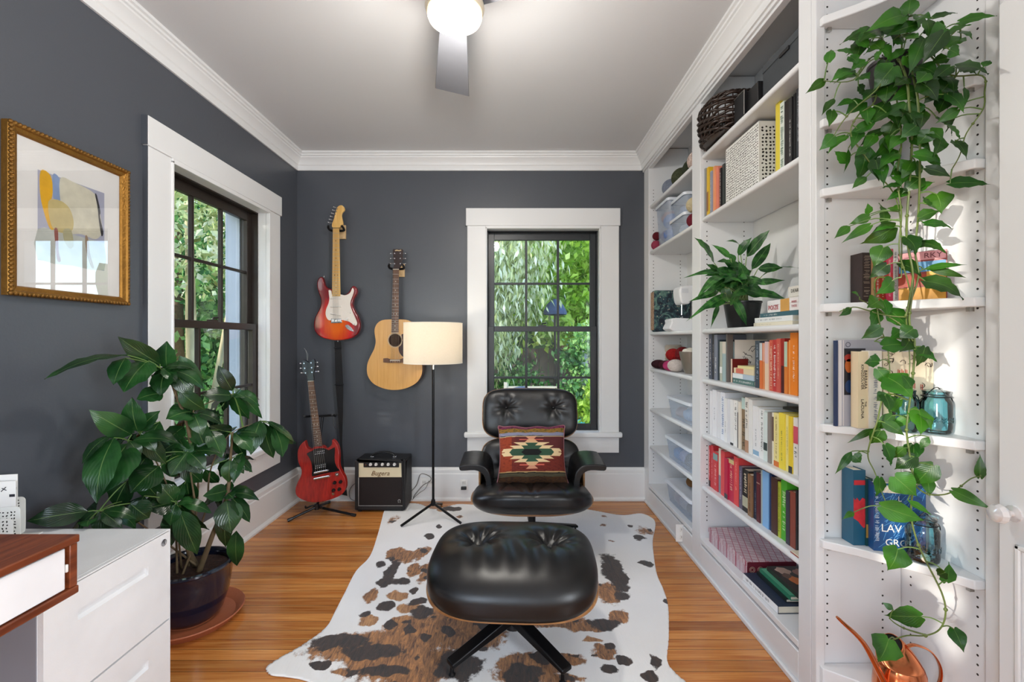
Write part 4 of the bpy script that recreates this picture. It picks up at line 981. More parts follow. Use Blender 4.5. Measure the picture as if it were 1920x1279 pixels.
c = W(740.8, 638, D2-.003); q = Matrix.Translation(c) @ Matrix.Rotation(PI/2, 4, 'X')
b = NB(); lathe(b, [(0, .0006), (.047, .0006), (.047, 0), (0, 0)], 40, mtx=q); obj('soundhole', b, mat('dark_interior', '#2c150c', .8), g2, world=True)
b = NB(); lathe(b, [(.047, 0), (.047, .0012), (.0545, .0012), (.0545, 0)], 40, mtx=q, closed=True); obj('rosette', b, mat('rosette_rings', '#e9d3ab', .4), g2, world=True)
b = NB(); lathe(b, [(.0495, .0012), (.0495, .0016), (.052, .0016), (.052, .0012)], 40, mtx=q, closed=True); obj('rosette_ring', b, mat('rosette_dark', '#5b2a1a', .4), g2, world=True)
b = NB(); prism(b, smooth_loop([W(x, y, D2-.005) for x, y in ((753,627),(763,628),(769,640),(771,655),(768,668),(759,671),(750,663),(747,652),(752,647),(754.5,638))], 3), (0, .002, 0)); obj('pickguard', b, mat('tortoise_pickguard', '#3c1710', .2, var=.5, vs=60), g2, world=True)
b = NB(); prism(b, [W(x, y, D2-.011) for x, y in ((718.5,672),(726,671.5),(733,674),(749,674),(756,671.5),(764,672),(764,679.5),(749,680.5),(733,680.5),(718.5,679.5))], (0, .0085, 0)); obj('bridge', b, M['rosewood'], g2, world=True, bevel=.002)
b = NB(); prism(b, [W(x, y, D2-.014) for x, y in ((731,675),(750,675),(750,676.4),(731,676.4))], (0, .004, 0)); obj('saddle', b, cm('#efe8d8', .4), g2, world=True, smooth=0)
b = NB()
for i in range(6): ball(b, W(732+i*3.4, 678.4, D2-.012), .0022, 8)
obj('bridge_pins', b, cm('#f3ede0', .4), g2, world=True)
tl, tr, br, bl = W(736.6, 504.5, D2-.012), W(747.8, 504.5, D2-.012), W(747.0, 623.5, D2-.008), W(733.6, 623.5, D2-.008)
n = neck(g2, tl, tr, br, bl, M['rosewood'], mat('mahogany_neck', '#6e3b22', .3), 20, dotc='#ded6c2')
b = NB(); prism(b, trc([(789,428),(857,428),(862,436),(858,490),(848,548),(832,580),(785,580),(796,545),(790,490),(784,436)], 3.997, 540, 360, D2-.008), (0, .015, 0)); hs_ = obj('headstock', b, mat('dark_headstock', '#2d1710', .2, coat=.5), g2, world=True, bevel=.001)
b = NB(); prism(b, smooth_loop([W(x, y, D2-.0092) for x, y in ((740.5,469.5),(744,468.2),(748,469.2),(751.5,468.4),(752.4,470),(748,470.9),(744,470.4),(741,471))], 2), (0, .001, 0)); obj('script_mark', b, cm('#b9a37c', .4), hs_, world=True, smooth=0)
b = NB()
for x in (800, 843):
    for y in (461, 499, 538): post(b, trc([(x, y)], 3.997, 540, 360, D2-.008)[0], n, .0045, .006)
obj('string_posts', b, M['metal'], g2, world=True)
for y in (461, 499, 538):
    tuner(g2, trc([(792, y)], 3.997, 540, 360, D2)[0], (-1, 0, 0), n, .0058); tuner(g2, trc([(856, y)], 3.997, 540, 360, D2)[0], (1, 0, 0), n, .0058)
strings(g2, tl, tr, W(732, 675.5, D2-.014), W(749, 675.5, D2-.014), n, .003, .002)
hanger('black yoke wall hook on a pine block holding the acoustic guitar', 730, 500, 757.5, (748, 494, 758.5, 519), 3.275)
# --- red double cutaway on the floor stand
D3 = lambda px, py: 3.08+(943-py)/270*.13
T6 = lambda p, o_=0: [q+Vector((0, o_, 0)) for q in trc(p, 3.658, 545, 640, D3, 3.654)]
g3 = thing('cherry_electric_guitar', 'satin red double cutaway electric guitar with black pickguard leaning on a floor stand', 'guitar', W(602, 943, 3.09))
body = smooth_loop(T6([(163,722),(150,735),(130,742),(108,728),(97,688),(88,690),(62,718),(47,765),(53,830),(74,880),(70,922),(46,970),(32,1022),(44,1062),(90,1090),(150,1104),(225,1098),(305,1074),(356,1045),(378,1000),(372,940),(345,892),(330,850),(331,790),(326,735),(308,697),(284,676),(283,700),(268,722),(240,738),(220,722)]), 3)
b = NB(); prism(b, body, (0, .036, .003)); obj('body', b, wood('cherry_stain', '#8c1712', '#b82a1e', .3, (20, 20, 2), .4), g3, world=True, bevel=.008, seg=3)
b = NB(); prism(b, smooth_loop(T6([(165,738),(150,750),(112,768),(122,788),(140,822),(150,880),(147,925),(200,912),(255,900),(333,888),(322,868),(306,835),(302,790),(305,735),(296,728),(262,745),(222,730)], -.003), 2), (0, .0028, 0)); pk = obj('pickguard', b, mat('black_gloss', '#101012', .12, coat=.5), g3, world=True, bevel=.0008, seg=1)
for (x0, y0, x1, y1) in ((170, 760, 238, 750), (172, 856, 246, 843)):
    b = NB(); prism(b, T6([(x0, y0-12), (x1, y1-12), (x1, y1+20), (x0, y0+20)], -.011), (0, .008, 0)); obj('pickup', b, M['black'], pk, world=True, bevel=.001)
    b = NB(); A, B2 = T6([(x0+5, y0-3), (x1-5, y1-3)], -.012); A2, B3 = T6([(x0+5, y0+11), (x1-5, y1+11)], -.012)
    for a, c in ((A, B2), (A2, B3)):
        for i in range(6): ball(b, a.lerp(c, i/5), .0026, 6)
    obj('pole_pieces', b, M['metal'], pk, world=True)
for nm, (a, c), r in (('bridge', T6([(168, 900), (258, 882)], -.011), .0065), ('stop_tailpiece', T6([(166, 942), (268, 922)], -.011), .0075)):
    b = NB(); tube(b, [a, c], r, 10, flat=1.1)
    for q in (a, c): tube(b, [q, q+Vector((0, .011, 0))], .005, 10)
    obj(nm, b, M['metal'], g3, world=True)
for x, y in ((303, 968), (344, 962), (295, 1020), (335, 1013)):
    b = NB(); c = T6([(x, y)])[0]; tube(b, [c, c+Vector((0, -.014, 0))], [.0125, .0095], 16); obj('knob', b, M['black'], g3, world=True)
b = NB(); c = T6([(318, 912)])[0]; tube(b, [c, c+Vector((0, -.003, 0))], .013, 18); tube(b, [c, c+Vector((.004, -.016, .002))], .003, 8); obj('selector_switch', b, M['metal'], g3, world=True)
b = NB(); c = T6([(292, 1045)])[0]; tube(b, [c, c+Vector((0, -.004, 0))], .009, 16); obj('output_jack', b, M['metal'], g3, world=True)
tl, tr, br, bl = T6([(119, 272), (160, 270), (219, 712), (167, 718)], -.008)
n = neck(g3, tl, tr, br, bl, M['rosewood'], mat('cherry_neck', '#6e1b14', .35), 22, dotc='#e6ded0')
b = NB(); prism(b, smooth_loop(T6([(119,270),(113,235),(84,205),(78,150),(88,130),(112,136),(126,146),(140,132),(160,122),(168,142),(164,195),(156,228),(160,268)], -.005), 2), (0, .014, .002)); obj('headstock', b, mat('black_headstock', '#17110f', .2, coat=.5), g3, world=True, bevel=.001)
b = NB()
for x, y in ((96,152),(101,185),(106,217),(144,148),(148,181),(151,212)): post(b, T6([(x, y)], -.005)[0], n, .005, .006)
obj('string_posts', b, M['metal'], g3, world=True)
for x, y in ((84,152),(86,185),(90,217)): tuner(g3, T6([(x, y)], .004)[0], (-1, 0, 0), n, .0075)
for x, y in ((158,146),(160,174),(165,208)): tuner(g3, T6([(x, y)], .004)[0], (1, 0, .05), n, .0075)
strings(g3, tl, tr, *T6([(172, 898), (254, 882)], -.016), n, .003, .001)
b = NB(); tube(b, smooth_loop(T6([(96,152),(118,125),(112,80),(98,48)], -.01), 4, closed=False) if False else smooth_loop(T6([(118,132),(114,85),(106,60),(97,48)], -.01), 4, closed=False), .0012, 5); tube(b, T6([(119,135),(122,90),(108,62)], -.008), .001, 5); obj('loose_string_ends', b, M['nickel'], g3, world=True)
gs = thing('guitar_stand', 'black tubular floor stand with spread legs under the red electric guitar', 'stand', (-1.345, 3.16, 0))
b = NB(); top = W(604, 777, 3.26); base_ = Vector((-1.335, 3.10, .058))
tube(b, [base_, Vector((-1.335, 3.15, .12)), Vector((-1.37, 3.235, .5)), top+Vector((0, .012, -.01))], .009, 8); obj('pole', b, M['blkmetal'], gs, world=True)
b = NB(); lx0, lx1 = W(579, 777, 3.2).x, W(631, 773, 3.2).x; zz = top.z
tube(b, smooth_loop([(lx0, 3.13, zz+.01), (lx0-.004, 3.16, zz), (lx0+.02, 3.225, zz-.005), (top.x, 3.25, zz-.01), (lx1-.02, 3.225, zz), (lx1+.004, 3.16, zz+.005), (lx1, 3.13, zz+.02)], 3, closed=False), .008, 8); obj('neck_yoke', b, M['black'], gs, world=True)
b = NB(); tube(b, smooth_loop([(lx1-.005, 3.15, zz), (lx1+.004, 3.14, zz-.05), (lx1+.014, 3.145, zz-.085)], 3, closed=False), .0025, 6); obj('retaining_strap', b, M['black'], gs, world=True)
for nm, p in (('leg', (-1.478, 2.985, .008)), ('leg', (-1.06, 3.075, .008)), ('leg', (-1.34, 3.33, .008))):
    b = NB(); tube(b, [base_+Vector((0, 0, .0)), p], .009, 8); lg = obj(nm, b, M['blkmetal'], gs, world=True)
    b = NB(); d = (Vector(p)-base_).normalized(); tube(b, [Vector(p)-d*.03, Vector(p)], .011, 8); obj('rubber_foot', b, M['black'], lg, world=True)
b = NB()
for s in (-.055, .05):
    tube(b, smooth_loop([base_, base_+Vector((s*.6, .0, .006)), base_+Vector((s, -.035, .003)), base_+Vector((s, -.05, .02))], 3, closed=False), .006, 8)
obj('cradle', b, M['black'], gs, world=True)
b = NB(); lathe(b, [(0, -.018), (.016, -.018), (.016, .018), (0, .018)], 12, c=tuple(base_)); obj('collar', b, M['black'], gs, world=True)

# ================================================================== AMPLIFIER
am = thing('guitar_amplifier', 'small black guitar combo amplifier with cream control panel on the floor', 'amplifier', (-.917, 3.26, 0))
x0, x1, y0, y1, z0, z1 = -1.094, -.742, 3.15, 3.362, .014, .358
b = NB()
box(b, x0, x1, y0+.02, y1, z0, z1); box(b, x0, x0+.02, y0, y0+.02, z0, z1); box(b, x1-.02, x1, y0, y0+.02, z0, z1); box(b, x0+.02, x1-.02, y0, y0+.02, z0, z0+.03); box(b, x0+.02, x1-.02, y0, y0+.02, z1-.018, z1)
bmesh.ops.remove_doubles(b, verts=b.verts, dist=1e-5)
obj('cabinet', b, mat('black_tolex', '#17171a', .5, bump=.6, bs=400), am, world=True, bevel=.008, seg=3)
A_ = lambda x, y, D=3.15: W(660+x/7.525, 830+y/7.525, D)
def fr_rect(b, xa, ya, xb, yb, yy0, yy1):
    p, q = A_(xa, ya), A_(xb, yb); box(b, p.x, q.x, yy0, yy1, q.z, p.z)
b = NB(); fr_rect(b, 88, 258, 732, 494, 3.158, 3.171); pnl = obj('front_panel', b, mat('cream_panel', '#dccfae', .5), am, world=True, bevel=.001)
b = NB(); fr_rect(b, 95, 500, 725, 890, 3.160, 3.171); obj('speaker_grille', b, mat('brown_grille_cloth', '#241b1b', .85, bump=.8, bs=500), am, world=True, smooth=0)
b = NB(); p, q = A_(88, 496), A_(733, 898)
tube(b, [(p.x, 3.157, p.z), (p.x, 3.157, q.z), (q.x, 3.157, q.z), (q.x, 3.157, p.z)], .0026, 6); obj('piping', b, cm('#bdb8b4', .35), am, world=True)
b = NB(); fr_rect(b, 160, 265, 662, 352, 3.150, 3.159); obj('control_recess', b, M['black'], pnl, world=True, bevel=.004)
for i, x in enumerate((200, 262, 340, 430, 512, 600)):
    b = NB(); c = A_(x, 308); c.y = 3.151; tube(b, [c, c+Vector((0, -.014, 0))], [.0115, .008] if i else [.007, .006], 14); obj('knob', b, cm('#d9d6d2', .3) if i else M['metal'], pnl, world=True)
lc = A_(402, 440); lc.y = 3.1575
text('script_logo', 'Bugera', .046, mat('bronze_script', '#6e4a1c', .35, .4), pnl, Matrix.Translation(lc-Vector(am.location)) @ Matrix.Rotation(PI/2, 4, 'X') @ Matrix(((1, .35, 0, 0), (0, 1, 0, 0), (0, 0, 1, 0), (0, 0, 0, 1))), .001)
lc = A_(662, 835); b = NB(); tube(b, [(lc.x+.008*math.cos(a*PI/8), 3.1585, lc.z+.004+.008*math.sin(a*PI/8)) for a in range(-2, 11)], .0012, 5); tube(b, [(lc.x-.009, 3.1585, lc.z-.007), (lc.x-.003, 3.1585, lc.z-.007)], .0012, 5); tube(b, [(lc.x+.003, 3.1585, lc.z-.007), (lc.x+.009, 3.1585, lc.z-.007)], .0012, 5); obj('emblem', b, cm('#d8d5d0', .4), am, world=True)
b = NB(); tube(b, smooth_loop([(-1.0, 3.25, .362), (-.985, 3.25, .382), (-.92, 3.25, .396), (-.855, 3.25, .384), (-.84, 3.25, .362)], 4, closed=False), .012, 10, flat=.6); hd = obj('handle', b, M['black'], am, world=True)
for x in (-1.0, -.84):
    b = NB(); box(b, x-.012, x+.012, 3.238, 3.262, .356, .366); obj('handle_bracket', b, M['metal'], hd, world=True, bevel=.002)
for x in (x0+.03, x1-.03):
    for y in (y0+.03, y1-.03):
        b = NB(); lathe(b, [(0, 0), (.014, 0), (.016, .0145), (0, .0145)], 14, c=(x, y, 0)); obj('foot', b, M['black'], am, world=True)

def outlet(lbl, c, w_, h_, ax='y'):
    t = thing('wall_outlet', lbl, 'outlet', c); b = NB(); box(b, -w_/2, w_/2, -.006, 0, -h_/2, h_/2); obj('cover_plate', b, mat('outlet_plate', '#f0eeea', .35) if 'outlet_plate' not in bpy.data.materials else bpy.data.materials['outlet_plate'], t, bevel=.002)
    horiz = w_ > h_
    for s in (-1, 1):
        b = NB(); cx_, cz_ = (s*w_*.22, 0) if horiz else (0, s*h_*.22)
        box(b, cx_-.015, cx_+.015, -.0085, -.006, cz_-.013, cz_+.013); r_ = obj('receptacle', b, cm('#e3e0da', .4), t, bevel=.002)
        b = NB(); box(b, cx_-.007, cx_-.005, -.009, -.0085, cz_-.004, cz_+.006); box(b, cx_+.005, cx_+.007, -.009, -.0085, cz_-.004, cz_+.006); obj('slots', b, M['hole'], r_, smooth=0)
    return t
o1 = outlet('white outlet in the back baseboard between the amplifier and the lamp pole', (W(802, 0, 3.38).x, 3.38, .138), .115, .072)
o2 = outlet('white outlet in the back baseboard beside the lounge chair', (W(870, 0, 3.38).x, 3.38, .118), .06, .075)
b = NB(); box(b, -.02, .02, -.03, -.009, -.03, -.008); t = thing('plug_adapter', 'small dark plug in the outlet beside the lounge chair', 'plug', (o2.location.x, 3.38, .118)); obj('plug_body', b, cm('#2b2b2d', .4), t, bevel=.003)
b = NB(); box(b, -.006, -.004, -.0092, -.0086, -.02, -.014); obj('prong', b, M['metal'], t, smooth=0)
c0 = W(798, 905, 3.36)
b = NB(); pts = [(-.752, 3.372, .07), (-.71, 3.365, .12), (-.68, 3.355, .20), (-.64, 3.35, .205), (-.60, 3.35, .18), (-.61, 3.355, .15), (-.66, 3.36, .12), (-.72, 3.365, .05), (-.735, 3.37, .02)]
tube(b, smooth_loop(pts, 6, closed=False), .0028, 6)
tube(b, smooth_loop([(-.615, 3.358, .155), (-.64, 3.35, .10), (-.68, 3.352, .07), (-.72, 3.36, .035), (-.74, 3.365, .01)], 5, closed=False), .0022, 6)
tag(obj('power_cord', b, cm('#77746f', .5), smooth=60), 'grey power cord looping from the amplifier to the baseboard outlet', 'cord')
b = NB(); tube(b, smooth_loop([(-1.10, 3.34, .10), (-1.15, 3.35, .14), (-1.20, 3.355, .09), (-1.19, 3.34, .03), (-1.13, 3.33, .012), (-1.10, 3.35, .02)], 6, closed=False), .0028, 6)
tag(obj('amplifier_cable', b, cm('#8b8f92', .5), smooth=60), 'grey cable looped on the floor between the strap and the amplifier', 'cord')

# ================================================================== FRAMED PICTURE
pf = thing('framed_print', 'abstract yellow, cream and lavender print in an ornate gold frame on the left wall', 'picture', (XL, 1.655, 1.62), rz=PI/2)
fw, fh = .225, .278      # half sizes; local x along the wall, -y into the room
prof = [(0, 0), (0, -.02), (.006, -.03), (.012, -.03), (.016, -.024), (.028, -.02), (.032, -.014), (.034, 0)]
b = NB(); rings = []
for q, dy in prof: rings.append([b.verts.new((sx*(fw-q), dy, sz*(fh-q))) for sx, sz in ((-1, -1), (1, -1), (1, 1), (-1, 1))])
for a, c in zip(rings, rings[1:]):
    for k in range(4): b.faces.new((a[k], a[(k+1) % 4], c[(k+1) % 4], c[k]))
fr = obj('frame', b, M['gold'], pf, smooth=25)
b = NB(); per = []
for k in range(33): per += [(-fw+.004+k*(2*fw-.008)/32, -fh+.006), (-fw+.004+k*(2*fw-.008)/32, fh-.006)]
for k in range(1, 40): per += [(-fw+.006, -fh+.004+k*(2*fh-.008)/40), (fw-.006, -fh+.004+k*(2*fh-.008)/40)]
for x, z in per: ball(b, (x, -.026, z), .0075, 6, (1, .9, 1))
o = obj('beading', b, mat('dark_gold_beading', '#7a5520', .45, .6, var=.3, vs=50), fr, smooth=180); o['kind'] = 'stuff'
b = NB(); box(b, -fw+.032, fw-.032, -.011, -.009, -fh+.032, fh-.032); obj('mat_board', b, cm('#ece9e6', .8), pf, smooth=0)
# painting: flat coloured shapes
def art(name, pts, col, lift):
    b = NB()
    P_ = [Vector((x, -.0112-lift, z)) for x, z in pts]
    prism(b, P_, (0, .0003, 0)); obj(name, b, mat('paint_'+col.strip('#'), col, .8, var=.12, vs=25, bump=.2, bs=60), ps_, smooth=0)
px_ = lambda u, v: (-.125+u*.25, .155-v*.305)
b = NB(); box(b, -.125, .125, -.01115, -.011, -.15, .155); ps_ = obj('painting', b, mat('lavender_ground', '#b3b4c6', .8, var=.08, vs=12), pf, smooth=0)
def sl(p, k=4): return [(q.x, q.y) for q in smooth_loop([Vector((*px_(u, v), 0)) for u, v in p], k)]
art('yellow_shape', sl([(.04,.0),(.17,.02),(.20,.2),(.16,.4),(.22,.6),(.16,.62),(.08,.45),(.03,.25)]), '#e6b51c', .0002)
art('blue_shape', sl([(.20,.0),(.30,.03),(.31,.28),(.22,.3)]), '#93a7c9', .0002)
art('cream_shape', sl([(.30,.02),(.5,.0),(.85,.06),(.93,.3),(.96,.5),(.85,.62),(.62,.60),(.42,.62),(.33,.4)]), '#d9d4c2', .0003)
art('ochre_shape', sl([(.14,.32),(.3,.27),(.44,.33),(.5,.48),(.46,.6),(.3,.64),(.18,.58)]), '#cdbd86', .0005)
art('lower_field', sl([(.0,.66),(.25,.63),(.9,.64),(1.0,.68),(1.0,.99),(.5,1.0),(.0,.99)], 2), '#c9cbc4', .00015)
art('red_line', sl([(.22,.62),(.27,.62),(.28,.85),(.31,.97),(.26,.97),(.24,.82)]), '#a0655c', .0006)
art('dark_line', sl([(.68,.62),(.72,.62),(.76,.82),(.82,.98),(.77,.97),(.70,.8)]), '#a99078', .0006)
art('black_edge', sl([(.84,.06),(.87,.06),(.93,.25),(.92,.32),(.98,.5),(.95,.56),(.91,.4),(.88,.2)], 3), '#3c3a3e', .0007)
art('grey_shape', sl([(.35,.6),(.46,.58),(.5,.75),(.44,.8),(.36,.72)]), '#b9b392', .0006)
b = NB(); b.faces.new([b.verts.new(p) for p in ((-fw+.03, -.0135, -fh+.03), (fw-.03, -.0135, -fh+.03), (fw-.03, -.0135, fh-.03), (-fw+.03, -.0135, fh-.03))]); obj('glazing', b, M['picglass'], pf, smooth=0)

# ================================================================== DESK, CABINET, LETTER HOLDER
dk = thing('desk', 'walnut desk with a white drawer front at the near left corner', 'desk', (-1.3, .45, 0))
dx0, dx1, dy0, dy1 = -1.60, -1.002, -.35, 1.052
b = NB(); box(b, dx0, dx1, dy0, dy1, .732, .75); obj('desktop', b, M['walnut'], dk, world=True, bevel=.003)
b = NB(); box(b, dx0, dx1-.001, dy0, dy1-.001, .615, .633); obj('bottom_panel', b, M['walnut'], dk, world=True, bevel=.003)
for ya in (dy1-.02, dy0+.002): b = NB(); box(b, dx0, dx1-.004, ya, ya+.018, .633, .732); obj('side_panel', b, M['walnut'], dk, world=True, bevel=.002)
b = NB(); box(b, dx0, dx0+.012, dy0+.02, dy1-.02, .633, .732); obj('back_panel', b, M['walnut'], dk, world=True)
for ya, yb in ((.42, dy1-.029), (-.30, .40)):
    b = NB(); box(b, dx1-.022, dx1-.006, ya, yb, .636, .729); dr = obj('drawer', b, mat('white_lacquer', '#f0f0f2', .3) if 'white_lacquer' not in bpy.data.materials else bpy.data.materials['white_lacquer'], dk, world=True, bevel=.002)
    b = NB(); box(b, dx0+.05, dx1-.023, ya+.02, yb-.02, .64, .71); obj('drawer_box', b, M['walnut'], dr, world=True)
b = NB(); box(b, dx1-.012, dx1-.0055, dy1-.027, dy1-.021, .672, .690); obj('catch', b, cm('#e8e6e2', .4), dk, world=True, bevel=.002)
for x, y in ((-1.05, .98), (-1.55, .98), (-1.05, -.28), (-1.55, -.28)):
    if y > 0 and x > -1.1: x, y = -1.55, .4
    b = NB(); tube(b, [(x, y, 0), (x, y, .62)], [.012, .019], 12); obj('leg', b, M['walnut'], dk, world=True)
fc = thing('file_cabinet', 'white metal two drawer file cabinet beside the potted plant', 'cabinet', (-1.352, 1.268, 0))
cw = mat('white_powder_coat', '#eeeff0', .35, bump=.08, bs=300)
cx0, cx1, cy0, cy1, cz1 = -1.596, -1.112, 1.066, 1.468, .588
b = NB(); cx1 -= .008; box(b, cx0, cx1, cy0+.003, cy1, .02, cz1); box(b, cx1, cx1+.014, cy1-.003, cy1, .02, cz1); box(b, cx1, cx1+.014, cy0+.003, cy1-.003, cz1-.004, cz1); obj('body', b, cw, fc, world=True, bevel=.006, seg=3)
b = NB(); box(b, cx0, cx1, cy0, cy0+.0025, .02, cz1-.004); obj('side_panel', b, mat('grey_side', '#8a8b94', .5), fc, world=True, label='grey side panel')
for za, zb in ((.303, .582), (.028, .297)):
    b = NB(); ya, yb = cy0+.004, cy1-.004; hz0, hz1 = zb-.098, zb-.070; hy0, hy1 = ya+.085, yb-.085; X0, X1 = cx1+.0005, cx1+.014
    box(b, X0, X1, ya, yb, za, hz0); box(b, X0, X1, ya, yb, hz1, zb); box(b, X0, X1, ya, hy0, hz0, hz1); box(b, X0, X1, hy1, yb, hz0, hz1); box(b, X0, X0+.003, hy0, hy1, hz0, hz1)
    bmesh.ops.remove_doubles(b, verts=b.verts, dist=1e-5)
    dr = obj('drawer', b, cw, fc, world=True)
    b = NB(); prism(b, [Vector(q) for q in ((X0+.003, hy0, hz0), (X1-.001, hy0, hz0), (X0+.003, hy0, hz0+.006))], (0, hy1-hy0, 0)); obj('pull_recess', b, cw, dr, world=True)
b = NB(); lathe(b, [(0, 0), (.011, 0), (.011, .003), (.007, .004), (0, .003)], 20, mtx=Matrix.Translation((cx1+.014, cy1-.03, .556)) @ Matrix.Rotation(PI/2, 4, 'Y')); lk = obj('lock', b, M['metal'], fc, world=True)
b = NB(); box(b, cx1+.0172, cx1+.0178, cy1-.031, cy1-.029, .551, .561); obj('keyhole', b, M['hole'], lk, world=True, smooth=0)
for x in (cx0+.04, cx1-.04):
    for y in (cy0+.04, cy1-.04):
        b = NB(); lathe(b, [(0, 0), (.015, 0), (.015, .02), (0, .02)], 12, c=(x, y, 0)); obj('foot', b, M['black'], fc, world=True)
def perforated(name, parent, mtx, w_, h_, m, seed=1, cell=.010, r=.002, t=.0018, corner=.012, style=0, label=None):
    """a sheet with dark pierced openings, each opening shown by a small recessed dark slot"""
    b = NB(); pts = []
    for cx_, cz_, a0 in ((w_/2-corner, h_/2-corner, 0), (-w_/2+corner, h_/2-corner, 90), (-w_/2+corner, -h_/2+corner, 180), (w_/2-corner, -h_/2+corner, 270)):
        for k in range(5): a = math.radians(a0+k*22.5); pts.append(mtx @ Vector((cx_+corner*math.cos(a), 0, cz_+corner*math.sin(a))))
    ext = (mtx.to_3x3() @ Vector((0, t, 0))); prism(b, pts, ext); o = obj(name, b, m, parent, smooth=0, label=label)
    rnd = random.Random(seed); b = NB(); i = -w_/2+cell; row = 0
    while i < w_/2-cell*.8:
        j = -h_/2+cell
        while j < h_/2-cell*.8:
            a = rnd.uniform(0, PI); l = cell*rnd.uniform(.22, .42); q = Vector((i+rnd.uniform(-.15, .15)*cell, 0, j+rnd.uniform(-.15, .15)*cell)); d = Vector((math.cos(a)*l, 0, math.sin(a)*l)); e = Vector((-math.sin(a), 0, math.cos(a)))*r
            for yy in (-.0003, t+.0003):
                vs = [mtx @ (q+k_+Vector((0, yy, 0))) for k_ in (d, d*.4+e, -d*.4+e, -d, -d*.4-e, d*.4-e)]; b.faces.new([b.verts.new(v) for v in vs])
            j += cell
        i += cell
    ob = obj('pierced_pattern', b, M['hole'], o, smooth=0, keepn=True); ob['kind'] = 'stuff'
    return o
lh = thing('letter_holder', 'white pierced metal letter holder on the file cabinet at the left edge', 'letter holder', (-1.528, 1.375, cz1), rz=.22)
wm = mat('white_enamel', '#f0efea', .35)
for y, h_, nm, xo in ((-.055, .085, 'front_plate', .0), (.0, .102, 'middle_plate', -.02), (.055, .115, 'back_plate', -.045)):
    perforated(nm, lh, Matrix.Translation((xo*.5+.0, y, h_/2+.002)), .10+xo, h_, wm, seed=int(h_*1000), cell=.0095, r=.0018)
b = NB(); box(b, -.05, .05, -.055, .057, 0, .002); obj('tray', b, wm, lh)
for i, (y, z, h_, lbl) in enumerate(((.012, .01, .175, 'white envelope with a dark stamp in the letter holder, front one'), (.035, .01, .19, 'white sheet standing behind the stamped envelope in the letter holder'))):
    t = thing('envelope', lbl, 'paper', (-1.53, 1.375, cz1+.004), rz=.22); b = NB(); box(b, -.048, .012-i*.012, y, y+.002, 0, h_); obj('sheet', b, cm('#efece8', .7), t, smooth=0)
    b = NB(); box(b, -.004-i*.01, .010-i*.012, y-.0006, y-.0001, h_-.048, h_-.040); obj('stamp', b, cm('#26262e', .6), t, smooth=0)
    if i == 0:
        b = NB(); tube(b, [(-.024, y-.001, .145), (-.012, y-.001, .158)], .0012, 5); tube(b, [(-.022, y-.001, .155), (-.011, y-.001, .148)], .0012, 5); obj('ink_mark', b, cm('#26262e', .6), t)
# ================================================================== BOOKS
ORD = ['first', 'second', 'third', 'fourth', 'fifth', 'sixth', 'seventh', 'eighth', 'ninth', 'tenth', 'eleventh', 'twelfth', 'thirteenth', 'fourteenth', 'fifteenth', 'sixteenth', 'seventeenth', 'eighteenth', 'nineteenth', 'twentieth', 'twenty-first', 'twenty-second', 'twenty-third', 'twenty-fourth', 'twenty-fifth', 'twenty-sixth']
brnd = random.Random(11)
PAGE = mat('book_pages', '#e6ddc8', .8, var=.08, vs=40, stretch=(1, 1, 20))
def scribble(bm, x0, x1, z0, z1, y, vertical=True, dens=.6, seed=0, h=.6):
    """tiny illegible strokes standing for lettering too small to read in the photo"""
    r = random.Random(seed); cw_ = (x1-x0) if vertical else (z1-z0)
    p = (z1 if vertical else x0); end = (z0 if vertical else x1); gh = cw_*h; st_ = max(.0035, gh*.42)
    while (p > end+st_) if vertical else (p < end-st_):
        if r.random() < .86:
            k = r.choice((0, 1, 2))
            for t in range(2 if k else 1):
                a, c_ = r.uniform(.0, .35), r.uniform(.65, 1.0); w_ = st_*r.uniform(.16, .28)
                if vertical:
                    m_ = (x0+x1)/2; zz = p-st_*(.25+.4*t)
                    q = [(m_-gh/2+gh*a, zz), (m_-gh/2+gh*c_, zz), (m_-gh/2+gh*c_, zz-w_), (m_-gh/2+gh*a, zz-w_)]
                else:
                    m_ = (z0+z1)/2; xx = p+st_*(.25+.4*t)
                    q = [(xx, m_-gh/2+gh*a), (xx+w_, m_-gh/2+gh*a), (xx+w_, m_-gh/2+gh*c_), (xx, m_-gh/2+gh*c_)]
                bm.faces.new([bm.verts.new((u, y, v)) for u, v in q])
        p += -st_ if vertical else st_
